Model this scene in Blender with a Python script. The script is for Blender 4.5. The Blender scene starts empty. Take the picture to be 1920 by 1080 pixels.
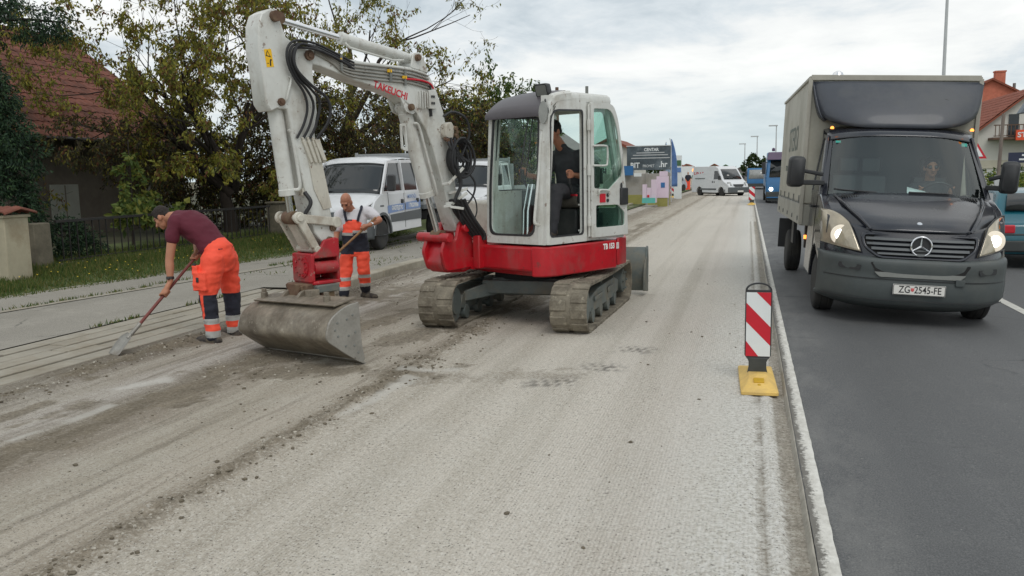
import bpy, bmesh, math, random
from mathutils import Vector, Matrix, noise
scene = bpy.context.scene
COL = scene.collection
R = math.radians
PI = math.pi
rnd = random.Random(7)

# ---------------------------------------------------------------- camera
YAW, PITCH, ROLL = R(15.47375), R(7.48562), R(1.0)
F = Vector((-math.sin(YAW)*math.cos(PITCH), math.cos(YAW)*math.cos(PITCH), -math.sin(PITCH)))
R0 = Vector((math.cos(YAW), math.sin(YAW), 0)); U0 = R0.cross(F)
RR = R0*math.cos(ROLL)-U0*math.sin(ROLL); UU = U0*math.cos(ROLL)+R0*math.sin(ROLL)
cd = bpy.data.cameras.new('camera'); cam = bpy.data.objects.new('camera', cd); COL.objects.link(cam)
cd.sensor_width = 36; cd.lens = 30.0; cd.clip_start = 0.05; cd.clip_end = 5000
cam.matrix_world = Matrix(((RR.x, UU.x, -F.x, 0), (RR.y, UU.y, -F.y, 0), (RR.z, UU.z, -F.z, 1.7), (0, 0, 0, 1)))
scene.camera = cam

# ---------------------------------------------------------------- sky, sun, exposure
SUN_EL, SUN_ROT = R(52), R(150)
world = bpy.data.worlds.new('World'); scene.world = world; world.use_nodes = True
def sky_world():
    nt = world.node_tree; n = nt.nodes; l = nt.links; n.clear()
    out = n.new('ShaderNodeOutputWorld')
    tc = n.new('ShaderNodeTexCoord'); sep = n.new('ShaderNodeSeparateXYZ'); l.new(tc.outputs['Generated'], sep.inputs[0])
    def m(op, a, b=None):
        x = n.new('ShaderNodeMath'); x.operation = op
        for i, v in enumerate((a, b)):
            if v is None: continue
            if isinstance(v, (int, float)): x.inputs[i].default_value = v
            else: l.new(v, x.inputs[i])
        return x.outputs[0]
    zz = m('ADD', m('MAXIMUM', sep.outputs[2], 0.0), 0.20)
    cb = n.new('ShaderNodeCombineXYZ'); l.new(m('DIVIDE', sep.outputs[0], zz), cb.inputs[0]); l.new(m('DIVIDE', sep.outputs[1], zz), cb.inputs[1])
    def nz(sc, det, ro, off, dist=0.4):
        mp = n.new('ShaderNodeMapping'); mp.inputs['Location'].default_value = off; l.new(cb.outputs[0], mp.inputs[0])
        a = n.new('ShaderNodeTexNoise'); a.inputs['Scale'].default_value = sc; a.inputs['Detail'].default_value = det
        a.inputs['Roughness'].default_value = ro; a.inputs['Distortion'].default_value = dist; l.new(mp.outputs[0], a.inputs[0]); return a.outputs[0]
    big = nz(0.95, 8, 0.58, (3.1, 1.7, 0)); fine = nz(2.9, 6, 0.6, (9.3, 4.4, 2.0))
    mix = m('ADD', m('MULTIPLY', big, 0.7), m('MULTIPLY', fine, 0.3))
    cr = n.new('ShaderNodeValToRGB'); l.new(mix, cr.inputs[0]); e = cr.color_ramp.elements
    e[0].position = 0.39; e[0].color = (6.6, 7.5, 8.1, 1); e[1].position = 0.62; e[1].color = (12.6, 12.7, 12.4, 1)
    x = e.new(0.465); x.color = (9.0, 9.7, 10.1, 1)
    x = e.new(0.53); x.color = (11.3, 11.5, 11.4, 1)
    # a bluer, darker layer of stratus low over the horizon
    hz = n.new('ShaderNodeMapRange'); l.new(sep.outputs[2], hz.inputs[0]); hz.inputs[1].default_value = 0.015; hz.inputs[2].default_value = 0.11
    low = n.new('ShaderNodeMix'); low.data_type = 'RGBA'; l.new(hz.outputs[0], low.inputs[0]); low.inputs[6].default_value = (8.2, 9.4, 9.7, 1)
    l.new(cr.outputs[0], low.inputs[7])
    sky = n.new('ShaderNodeTexSky'); sky.sky_type = 'NISHITA'; sky.sun_disc = False; sky.sun_elevation = SUN_EL; sky.sun_rotation = SUN_ROT
    mx = n.new('ShaderNodeMix'); mx.data_type = 'RGBA'; mx.inputs[0].default_value = 0.93; l.new(sky.outputs[0], mx.inputs[6]); l.new(low.outputs[2], mx.inputs[7])
    bg = n.new('ShaderNodeBackground'); bg.inputs[1].default_value = 0.085; l.new(mx.outputs[2], bg.inputs[0]); l.new(bg.outputs[0], out.inputs[0])
sky_world()
sd = bpy.data.lights.new('sun', 'SUN'); sd.energy = 0.9; sd.angle = R(25); sd.color = (1, .97, .92)
sun = bpy.data.objects.new('sun', sd); COL.objects.link(sun); sun.rotation_euler = (PI/2-SUN_EL, 0, PI-SUN_ROT)
vs = scene.view_settings
scene.display_settings.display_device = 'sRGB'; vs.view_transform = 'Standard'; vs.look = 'None'; vs.exposure = 0.0; vs.gamma = 1; vs.use_curve_mapping = False
scene.cycles.max_bounces = 8; scene.cycles.transparent_max_bounces = 24

# ---------------------------------------------------------------- materials
MATS = {}
def srgb(r, g, b):
    f = lambda c: (c/255/12.92) if c/255 <= .04045 else ((c/255+.055)/1.055)**2.4
    return (f(r), f(g), f(b))
class NT:
    def __init__(s, name):
        s.m = bpy.data.materials.new(name); s.m.use_nodes = True; s.t = s.m.node_tree; s.n = s.t.nodes; s.l = s.t.links
        s.b = s.n['Principled BSDF']; s.tc = s.n.new('ShaderNodeTexCoord'); s.co = s.tc.outputs['Object']
    def set(s, sock, v):
        if hasattr(v, 'is_output') or hasattr(v, 'links'): s.l.new(v, sock)
        elif isinstance(v, (tuple, list)) and len(v) == 3 and sock.type == 'RGBA': sock.default_value = (*v, 1)
        else: sock.default_value = v
    def noise(s, sc, det=4, ro=.55, co=None, stretch=None, off=None):
        a = s.n.new('ShaderNodeTexNoise'); a.inputs['Scale'].default_value = sc; a.inputs['Detail'].default_value = det; a.inputs['Roughness'].default_value = ro
        c = co or s.co
        if stretch or off:
            mp = s.n.new('ShaderNodeMapping'); mp.inputs['Scale'].default_value = stretch or (1, 1, 1); mp.inputs['Location'].default_value = off or (0, 0, 0)
            s.l.new(c, mp.inputs[0]); c = mp.outputs[0]
        s.l.new(c, a.inputs[0]); return a.outputs[0]
    def vor(s, sc, out='Distance'):
        a = s.n.new('ShaderNodeTexVoronoi'); a.inputs['Scale'].default_value = sc; s.l.new(s.co, a.inputs[0]); return a.outputs[out]
    def rng(s, v, a, b, c=0., d=1.):
        x = s.n.new('ShaderNodeMapRange'); s.l.new(v, x.inputs[0])
        for i, q in enumerate((a, b, c, d)): x.inputs[i+1].default_value = q
        return x.outputs[0]
    def math(s, op, a, b=0.):
        x = s.n.new('ShaderNodeMath'); x.operation = op; s.set(x.inputs[0], a); s.set(x.inputs[1], b); return x.outputs[0]
    def mix(s, fac, a, b, mode='MIX'):
        x = s.n.new('ShaderNodeMix'); x.data_type = 'RGBA'; x.blend_type = mode; s.set(x.inputs[0], fac); s.set(x.inputs[6], a); s.set(x.inputs[7], b); return x.outputs[2]
    def ramp(s, v, stops, interp='LINEAR'):
        x = s.n.new('ShaderNodeValToRGB'); s.l.new(v, x.inputs[0]); e = x.color_ramp.elements; x.color_ramp.interpolation = interp
        while len(e) < len(stops): e.new(.5)
        for i, (p, c) in enumerate(stops): e[i].position = p; e[i].color = (*c, 1)
        return x.outputs[0]
    def attr(s, name, out='Fac'):
        x = s.n.new('ShaderNodeAttribute'); x.attribute_name = name; return x.outputs[out]
    def xyz(s):
        x = s.n.new('ShaderNodeSeparateXYZ'); s.l.new(s.co, x.inputs[0]); return x.outputs
    def bump(s, h, st=.3, d=.01):
        x = s.n.new('ShaderNodeBump'); x.inputs['Strength'].default_value = st; x.inputs['Distance'].default_value = d; s.l.new(h, x.inputs['Height']); s.l.new(x.outputs[0], s.b.inputs['Normal'])
    def fin(s, col, rough=.6, metal=0., spec=.5):
        s.set(s.b.inputs['Base Color'], col); s.set(s.b.inputs['Roughness'], rough); s.b.inputs['Metallic'].default_value = metal
        s.b.inputs['Specular IOR Level'].default_value = spec; MATS[s.m.name] = s.m; return s.m
def mul(c, k): return tuple(min(1, v*k) for v in c)
def pm(name, col, rough=.5, var=.12, sc=3., bump=0., bsc=40., metal=0., spec=.5, dirt=None, dsc=2.2, damt=.5, dthr=.5, coat=0., stretch=None, chips=None, camt=.8, streak=None):
    """paint / cloth / stone with large and small tone variation, optional dirt patches and fine bump"""
    t = NT(name); a = t.noise(sc, 5, .6, stretch=stretch); b = t.noise(sc*9, 3, .6)
    v = t.math('ADD', t.math('MULTIPLY', a, .7), t.math('MULTIPLY', b, .3))
    c = t.mix(t.rng(v, .35, .65), mul(col, 1-var), mul(col, 1+var)); r = rough
    if dirt:
        d = t.noise(dsc, 8, .68, off=(5.2, 1.3, 7.7)); msk = t.math('MULTIPLY', t.rng(d, dthr, dthr+.22), damt); c = t.mix(msk, c, dirt)
        r = t.math('ADD', t.math('MULTIPLY', msk, .35), rough)
    if streak: c = t.mix(t.math('MULTIPLY', t.rng(t.noise(7., 5, .6, stretch=(1, 1, .16), off=(3, 8, 1)), .52, .72), t.math('MULTIPLY', t.rng(t.noise(1.7, 4), .42, .62), .55)), c, streak)
    if chips: k_ = t.rng(t.noise(11., 9, .72, off=(2.2, 7.1, 4.)), 0.60, .64); c = t.mix(t.math('MULTIPLY', k_, camt), c, chips)
    if bump: t.bump(t.noise(bsc, 4, .6), bump, .01)
    if coat: t.b.inputs['Coat Weight'].default_value = coat; t.b.inputs['Coat Roughness'].default_value = .08
    return t.fin(c, r, metal, spec)
def glass(name, tint, refl=.12, rough=.02):
    t = NT(name); n, l = t.n, t.l; tr = n.new('ShaderNodeBsdfTransparent'); tr.inputs[0].default_value = (*tint, 1)
    gl = n.new('ShaderNodeBsdfGlossy'); gl.inputs['Roughness'].default_value = rough; gl.inputs[0].default_value = (.9, .95, .95, 1)
    lw = n.new('ShaderNodeLayerWeight'); lw.inputs[0].default_value = .5
    mx = n.new('ShaderNodeMixShader'); l.new(t.math('ADD', refl, t.math('MULTIPLY', t.math('POWER', lw.outputs['Facing'], 4.), .8)), mx.inputs[0]); l.new(tr.outputs[0], mx.inputs[1]); l.new(gl.outputs[0], mx.inputs[2])
    l.new(mx.outputs[0], n['Material Output'].inputs[0]); MATS[name] = t.m; return t.m
def emit(name, col, st):
    t = NT(name); t.b.inputs['Emission Color'].default_value = (*col, 1); t.b.inputs['Emission Strength'].default_value = st; return t.fin(mul(col, .6), .3)

# ---------------------------------------------------------------- mesh building
def V(*a): return Vector(a)
def rotz(a): return Matrix.Rotation(a, 4, 'Z')
def TR(loc, rx=0, ry=0, rz=0): return Matrix.Translation(loc) @ Matrix.Rotation(rz, 4, 'Z') @ Matrix.Rotation(ry, 4, 'Y') @ Matrix.Rotation(rx, 4, 'X')
class MB:
    def __init__(s, xf=None): s.v = []; s.f = []; s.m = []; s.xf = xf or Matrix.Identity(4)
    def add(s, vs, fs, mi=0):
        o = len(s.v); s.v += [s.xf @ Vector(p) for p in vs]; s.f += [[i+o for i in f] for f in fs]; s.m += [mi]*len(fs); return s
    def box(s, c, d, mi=0, rot=None):
        hx, hy, hz = d[0]/2, d[1]/2, d[2]/2
        vs = [Vector((x, y, z)) for x in (-hx, hx) for y in (-hy, hy) for z in (-hz, hz)]
        if rot is not None: vs = [rot @ p for p in vs]
        return s.add([p+Vector(c) for p in vs], [(0, 1, 3, 2), (4, 6, 7, 5), (0, 4, 5, 1), (2, 3, 7, 6), (0, 2, 6, 4), (1, 5, 7, 3)], mi)
    def hexa(s, b, t, mi=0):   # two quads, bottom and top
        return s.add(list(b)+list(t), [(3, 2, 1, 0), (4, 5, 6, 7), (0, 1, 5, 4), (1, 2, 6, 5), (2, 3, 7, 6), (3, 0, 4, 7)], mi)
    def bar(s, p, q, w, h, mi=0, up=(0, 0, 1)):
        p, q = Vector(p), Vector(q); d = (q-p); L = d.length; d.normalize(); u = Vector(up); sx = d.cross(u)
        if sx.length < 1e-4: sx = d.cross(Vector((1, 0, 0)))
        sx.normalize(); u = sx.cross(d); a, b = sx*w/2, u*h/2
        return s.hexa([p-a-b, p+a-b, p+a+b, p-a+b], [q-a-b, q+a-b, q+a+b, q-a+b], mi)
    def loft(s, rings, mi=0, closed=True, caps=True):
        n = len(rings[0]); vs = [p for r in rings for p in r]; fs = []
        for i in range(len(rings)-1):
            for j in range(n if closed else n-1): fs.append((i*n+j, i*n+(j+1) % n, (i+1)*n+(j+1) % n, (i+1)*n+j))
        if caps: fs.append(tuple(range(n))[::-1]); fs.append(tuple((len(rings)-1)*n+j for j in range(n)))
        return s.add(vs, fs, mi)
    def tube(s, pts, r, n=10, mi=0, caps=True):
        pts = [Vector(p) for p in pts]; rs = r if isinstance(r, (list, tuple)) else [r]*len(pts); rings = []; up = None
        for i, p in enumerate(pts):
            d = (pts[min(i+1, len(pts)-1)]-pts[max(i-1, 0)]).normalized()
            if up is None: up = d.orthogonal().normalized()
            up = (up-d*up.dot(d)).normalized(); w = d.cross(up)
            rings.append([p+(up*math.cos(2*PI*k/n)+w*math.sin(2*PI*k/n))*rs[i] for k in range(n)])
        return s.loft(rings, mi, True, caps)
    def cyl(s, p, q, r, r2=None, n=20, mi=0): return s.tube([p, q], [r, r if r2 is None else r2], n, mi)
    def lathe(s, p, axis, prof, n=28, mi=0):   # prof: (distance along axis, radius)
        p = Vector(p); ax = Vector(axis).normalized(); u = ax.orthogonal().normalized(); w = ax.cross(u)
        return s.loft([[p+ax*a+(u*math.cos(2*PI*k/n)+w*math.sin(2*PI*k/n))*max(r, 1e-4) for k in range(n)] for a, r in prof], mi, True, True)
    def prism(s, pts, fn, t0, t1, mi=0):
        n = len(pts); vs = [fn(a, b, t0) for a, b in pts]+[fn(a, b, t1) for a, b in pts]
        return s.add(vs, [tuple(range(n))[::-1], tuple(range(n, 2*n))]+[(i, (i+1) % n, n+(i+1) % n, n+i) for i in range(n)], mi)
    def frame(s, outer, inner, fn, t0, t1, mi=0):   # a plate with one hole; both outlines have the same number of points
        n = len(outer); vs = [fn(a, b, t) for t in (t0, t1) for ring in (outer, inner) for a, b in ring]; fs = []
        for i in range(n):
            j = (i+1) % n; fs += [(i, j, n+j, n+i), (2*n+i, 3*n+i, 3*n+j, 2*n+j), (i, 2*n+i, 2*n+j, j), (n+i, n+j, 3*n+j, 3*n+i)]
        return s.add(vs, fs, mi)
    def ball(s, c, r, n=14, mi=0, sc=(1, 1, 1), rot=None):
        c = Vector(c); vs = []; m = n//2
        for i in range(m+1):
            for j in range(n):
                a, b = PI*i/m, 2*PI*j/n; p = Vector((math.sin(a)*math.cos(b)*sc[0], math.sin(a)*math.sin(b)*sc[1], math.cos(a)*sc[2]))*r
                vs.append(c+((rot @ p) if rot is not None else p))
        return s.add(vs, [(i*n+j, (i+1)*n+j, (i+1)*n+(j+1) % n, i*n+(j+1) % n) for i in range(m) for j in range(n)], mi)
    def grid(s, fn, nu, nv, mi=0):
        vs = [fn(i/nu, j/nv) for i in range(nu+1) for j in range(nv+1)]; w = nv+1
        return s.add(vs, [(i*w+j, (i+1)*w+j, (i+1)*w+j+1, i*w+j+1) for i in range(nu) for j in range(nv)], mi)
    def build(s, name, mats, parent=None, bevel=0, seg=2, smooth=35, norm=True, sub=0, solid=0):
        me = bpy.data.meshes.new(name); me.from_pydata([tuple(p) for p in s.v], [], s.f)
        mats = mats if isinstance(mats, (list, tuple)) else [mats]
        for m in mats: me.materials.append(MATS[m] if isinstance(m, str) else m)
        if len(mats) > 1:
            for p, i in zip(me.polygons, s.m): p.material_index = i
        if norm:
            bm = bmesh.new(); bm.from_mesh(me); bmesh.ops.remove_doubles(bm, verts=bm.verts, dist=1e-5); bmesh.ops.recalc_face_normals(bm, faces=bm.faces); bm.to_mesh(me); bm.free()
        if smooth:
            for p in me.polygons: p.use_smooth = True
            if smooth < 180: me.set_sharp_from_angle(angle=R(smooth))
        o = bpy.data.objects.new(name, me); COL.objects.link(o)
        if parent is not None: o.parent = parent
        if solid: md = o.modifiers.new('solid', 'SOLIDIFY'); md.thickness = solid; md.offset = -1
        if bevel:
            md = o.modifiers.new('bevel', 'BEVEL'); md.width = bevel; md.segments = seg; md.limit_method = 'ANGLE'; md.angle_limit = R(40); md.harden_normals = False
        if sub: md = o.modifiers.new('sub', 'SUBSURF'); md.levels = sub; md.render_levels = sub
        return o
    def build_split(s, name, mats, parent=None, **kw):
        """every separate piece becomes an object of its own"""
        n = len(s.v); par = list(range(n))
        def find(i):
            while par[i] != i: par[i] = par[par[i]]; i = par[i]
            return i
        for f in s.f:
            for j in f[1:]: par[find(j)] = find(f[0])
        groups = {}
        for fi, f in enumerate(s.f): groups.setdefault(find(f[0]), []).append(fi)
        parts = []
        for fl in groups.values():
            vs = {i for fi in fl for i in s.f[fi]}; lo = [min(s.v[i][k] for i in vs)-.001 for k in range(3)]; hi = [max(s.v[i][k] for i in vs)+.001 for k in range(3)]; new = (lo, hi, fl)
            for q in [q for q in parts if all(q[0][k] <= hi[k] and q[1][k] >= lo[k] for k in range(3))]:
                parts.remove(q); new = ([min(new[0][k], q[0][k]) for k in range(3)], [max(new[1][k], q[1][k]) for k in range(3)], new[2]+q[2])
            parts.append(new)
        out = []
        for lo, hi, fl in parts:
            b = MB(); ids = {}
            for fi in fl:
                for i in s.f[fi]: ids.setdefault(i, len(ids))
            b.v = [None]*len(ids)
            for i, k in ids.items(): b.v[k] = s.v[i]
            b.f = [[ids[i] for i in s.f[fi]] for fi in fl]; b.m = [0]*len(fl); out.append(b.build(name, mats, parent, **kw))
        return out
def tag(o, label=None, cat=None, group=None, kind=None):
    for k, v in (('label', label), ('category', cat), ('group', group), ('kind', kind)):
        if v: o[k] = v
    return o
def thing(name, label, cat, loc=(0, 0, 0), rot=(0, 0, 0), group=None):
    o = bpy.data.objects.new(name, None); COL.objects.link(o); o.location = loc; o.rotation_euler = rot; return tag(o, label, cat, group)
def struct(o): o['kind'] = 'structure'; return o
def copy_tree(o, parent=None):
    c = o.copy(); COL.objects.link(c)
    if parent is not None: c.parent = parent
    for ch in list(o.children): copy_tree(ch, c)
    return c
def text(name, s, size, mat, xf, parent=None, sx=1., depth=.0015, align='CENTER', bold=0.):
    cu = bpy.data.curves.new(name, 'FONT'); cu.body = s; cu.size = size; cu.extrude = depth; cu.align_x = align; cu.align_y = 'CENTER'; cu.offset = bold; cu.resolution_u = 3
    o = bpy.data.objects.new(name, cu); COL.objects.link(o); bpy.context.view_layer.update()
    me = bpy.data.meshes.new_from_object(o.evaluated_get(bpy.context.evaluated_depsgraph_get())); bpy.data.objects.remove(o)
    for v in me.vertices: v.co = xf @ Vector((v.co.x*sx, v.co.y, v.co.z))
    me.materials.clear(); me.materials.append(MATS[mat]); o = bpy.data.objects.new(name, me); COL.objects.link(o); o.parent = parent; return o
def FRONT(loc, rz=0, rx=0): return TR(loc, 0, 0, rz) @ Matrix.Rotation(PI/2+rx, 4, 'X')      # text readable from -Y
def SIDE(loc, rx=0): return TR(loc, 0, 0, PI/2) @ Matrix.Rotation(PI/2+rx, 4, 'X')      # text readable from +X
def sm(a, b, x): t = max(0., min(1., (x-a)/(b-a))); return t*t*(3-2*t)
def fbm(x, y, z=0., o=4): return noise.fractal(Vector((x, y, z)), 1., 2., o)
def catmull(P, k=6):
    P = [Vector(p) for p in P]; Q = [P[0]*2-P[1]]+P+[P[-1]*2-P[-2]]; out = []
    for i in range(1, len(Q)-2):
        a, b, c, d = Q[i-1:i+3]
        for j in range(k): t = j/k; out.append(.5*((2*b)+(c-a)*t+(2*a-5*b+4*c-d)*t*t+(3*b-a-3*c+d)*t**3))
    return out+[P[-1]]
# ================================================================ materials used in several places
pm('white_paint', srgb(205, 206, 201), .36, .07, 2.5, dirt=srgb(150, 140, 122), dsc=3., damt=.5, dthr=.5, coat=.2, chips=srgb(110, 82, 62), camt=.7, streak=srgb(128, 108, 84))
pm('old_white_paint', srgb(196, 192, 180), .45, .1, 3., dirt=srgb(128, 104, 80), dsc=3.2, damt=.65, dthr=.48, chips=srgb(98, 66, 48), streak=srgb(110, 84, 62))
pm('red_paint', srgb(178, 22, 34), .36, .14, 2.2, dirt=srgb(120, 84, 76), dsc=3., damt=.5, dthr=.5, coat=.1, chips=srgb(96, 60, 56), camt=.6, streak=srgb(150, 96, 92))
pm('worn_red_paint', srgb(168, 24, 36), .5, .2, 4., dirt=srgb(112, 100, 90), dsc=4.5, damt=.75, dthr=.47, chips=srgb(170, 150, 140), camt=.8)
pm('black_rubber', (.022, .022, .022), .7, .25, 6., .2, 60)
pm('hose_rubber', (.018, .018, .02), .5, .2, 8.)
pm('dusty_rubber', srgb(126, 119, 105), .9, .32, 5., .6, 40, dirt=srgb(78, 71, 62), dsc=5., damt=.85, dthr=.47, chips=srgb(168, 160, 142), camt=.6)
pm('grey_steel', srgb(92, 100, 98), .5, .2, 4., dirt=srgb(128, 118, 100), dsc=3., damt=.7, dthr=.45)
pm('dusty_steel', srgb(130, 121, 106), .5, .32, 4., .3, 30, dirt=srgb(76, 66, 54), dsc=2.4, damt=.85, dthr=.46, spec=.6, chips=srgb(176, 168, 152), camt=.5, streak=srgb(92, 82, 68))
pm('worn_steel', srgb(150, 147, 140), .42, .18, 5., .15, 40, metal=.3, dirt=srgb(104, 92, 76), dsc=3.4, damt=.7, dthr=.5)
pm('rusty_steel', srgb(96, 72, 56), .75, .3, 7., .4, 40, dirt=srgb(132, 116, 92), dsc=5., damt=.8, dthr=.46)
pm('chrome', (.75, .76, .78), .14, .05, 5., metal=1.)
pm('black_plastic', (.028, .029, .031), .5, .2, 4., .08, 120)
pm('dark_grey_plastic', srgb(58, 62, 62), .55, .12, 4., .06, 150, dirt=srgb(112, 108, 98), dsc=2., damt=.3, dthr=.5)
pm('grey_plastic', srgb(116, 118, 114), .55, .1, 4.)
pm('black_gap', (.008, .008, .008), .8, .1)
pm('yellow_sticker', srgb(236, 186, 20), .5, .08, 6.)
pm('white_sticker', srgb(228, 228, 224), .5, .04, 6.)
pm('black_ink', (.015, .015, .018), .6, .1)
pm('brand_red', srgb(196, 30, 48), .45, .08, 6.)
pm('amber', srgb(214, 110, 20), .3, .05)
glass('cab_glass', (.82, .92, .885), .055)
glass('dark_glass', (.25, .30, .30), .2)
glass('clear_glass', (.92, .97, .95), .03)
glass('screen_glass', (.78, .90, .87), .10)

# ================================================================ the ground
def road_mat():
    t = NT('milled_concrete'); x, y, z = t.xyz()
    d = t.noise(1.1, 6, .62, stretch=(1, .45, 1)); d2 = t.noise(6., 5, .65, stretch=(1, .35, 1), off=(3, 1, 0))
    xd = t.math('ADD', x, t.math('ADD', t.math('MULTIPLY', t.math('SUBTRACT', d, .5), .30), t.math('MULTIPLY', t.math('SUBTRACT', d2, .5), .24)))
    u = t.rng(xd, -6.2, .4)
    P = lambda a: (a+6.2)/6.6
    base = t.ramp(u, [(0, srgb(117, 109, 96)), (P(-5.55), srgb(103, 93, 80)), (P(-5.32), srgb(164, 156, 145)), (P(-4.85), srgb(173, 166, 157)), (P(-4.62), srgb(126, 117, 103)),
        (P(-4.15), srgb(145, 135, 121)), (P(-3.85), srgb(175, 167, 153)), (P(-3.15), srgb(179, 170, 156)), (P(-2.92), srgb(145, 134, 118)), (P(-2.72), srgb(191, 183, 170)),
        (P(-1.5), srgb(205, 198, 186)), (P(-.5), srgb(203, 196, 186)), (P(-.1), srgb(193, 189, 179)), (1, srgb(195, 191, 183))])
    # the cutter's longitudinal grooves, wavering
    w = t.n.new('ShaderNodeTexWave'); w.wave_type = 'BANDS'; w.bands_direction = 'X'; w.inputs['Scale'].default_value = 16.; w.inputs['Distortion'].default_value = .9; w.inputs['Detail'].default_value = 2; w.inputs['Detail Scale'].default_value = .5
    mp = t.n.new('ShaderNodeMapping'); mp.inputs['Scale'].default_value = (1, .12, 1); mp.inputs['Rotation'].default_value = (0, 0, R(1.2)); t.l.new(t.co, mp.inputs[0]); t.l.new(mp.outputs[0], w.inputs[0])
    inm = t.rng(xd, -3.2, -1.6)
    g = t.math('MULTIPLY', t.rng(w.outputs[0], 0, .6, 1, 0), t.math('ADD', t.math('MULTIPLY', inm, .25), .03))
    patch = t.rng(t.noise(.5, 4, .6, stretch=(1.6, .5, 1), off=(8, 2, 0)), .36, .64)
    g = t.math('MULTIPLY', g, t.math('ADD', t.math('MULTIPLY', patch, .8), .2))
    c = t.mix(g, base, srgb(118, 113, 103))
    wide = t.noise(.9, 3, .5, stretch=(3.2, .04, 1), off=(2, 7, 0)); c = t.mix(t.math('MULTIPLY', t.rng(wide, .5, .72), .42), c, srgb(140, 131, 114))
    c = t.mix(t.math('MULTIPLY', t.rng(t.noise(.8, 5, .6, off=(4, 4, 4)), .52, .7), .3), c, srgb(196, 192, 182))
    # long drag streaks left by the blade and the brush
    dr = t.noise(5., 5, .65, stretch=(2.6, .10, 1), off=(5, 1, 2)); lf = t.rng(xd, -1.6, -3.2)
    c = t.mix(t.math('MULTIPLY', t.rng(dr, .52, .66), t.math('MULTIPLY', lf, .5)), c, srgb(108, 99, 85)); c = t.mix(t.math('MULTIPLY', t.rng(dr, .46, .36), t.math('MULTIPLY', lf, .35)), c, srgb(186, 180, 167))
    # aggregate: pale and dark chips of several sizes
    soil = t.rng(xd, -2.6, -3.3, 1, .35); c = t.mix(t.math('MULTIPLY', t.math('MULTIPLY', t.rng(t.vor(48), .08, .34, 1, 0), .60), soil), c, srgb(226, 223, 215))
    gr = t.noise(105, 3, .75); c = t.mix(t.math('MULTIPLY', t.rng(gr, .51, .66), .52), c, srgb(98, 92, 82))
    gr2 = t.noise(34, 5, .75, off=(1, 9, 3)); c = t.mix(t.math('MULTIPLY', t.rng(gr2, .54, .70), .40), c, srgb(120, 111, 97)); c = t.mix(t.math('MULTIPLY', t.math('MULTIPLY', t.rng(gr2, .49, .36), soil), .55), c, srgb(214, 210, 201))
    ed = t.math('MULTIPLY', t.rng(xd, -.55, .0), t.rng(xd, .24, .18)); c = t.mix(t.math('MULTIPLY', t.math('MULTIPLY', ed, t.rng(gr2, .60, .42)), .6), c, srgb(222, 221, 217)); pit = t.noise(60, 2, .6, off=(7, 7, 1)); c = t.mix(t.math('MULTIPLY', t.rng(pit, .62, .68), .75), c, srgb(70, 66, 60))
    st = t.math('ADD', t.attr('stain'), t.math('MULTIPLY', t.math('SUBTRACT', gr2, .5), .5)); c = t.mix(t.math('MULTIPLY', t.rng(st, .14, .5), .80), c, t.mix(t.rng(t.math('ADD', t.math('MULTIPLY', gr2, .6), t.math('MULTIPLY', d2, .4)), .40, .60), srgb(138, 128, 111), srgb(94, 86, 73))); c = t.mix(t.attr('pale'), c, srgb(200, 197, 190)); c = t.mix(t.attr('tread'), c, srgb(72, 70, 66))
    h = t.math('ADD', t.math('MULTIPLY', w.outputs[0], t.math('MULTIPLY', t.math('MULTIPLY', inm, .5), patch)), t.math('ADD', t.math('MULTIPLY', gr, 1.1), t.math('MULTIPLY', gr2, 1.8)))
    t.bump(h, .6, .013); return t.fin(c, .93, 0, .25)
road_mat()
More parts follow.
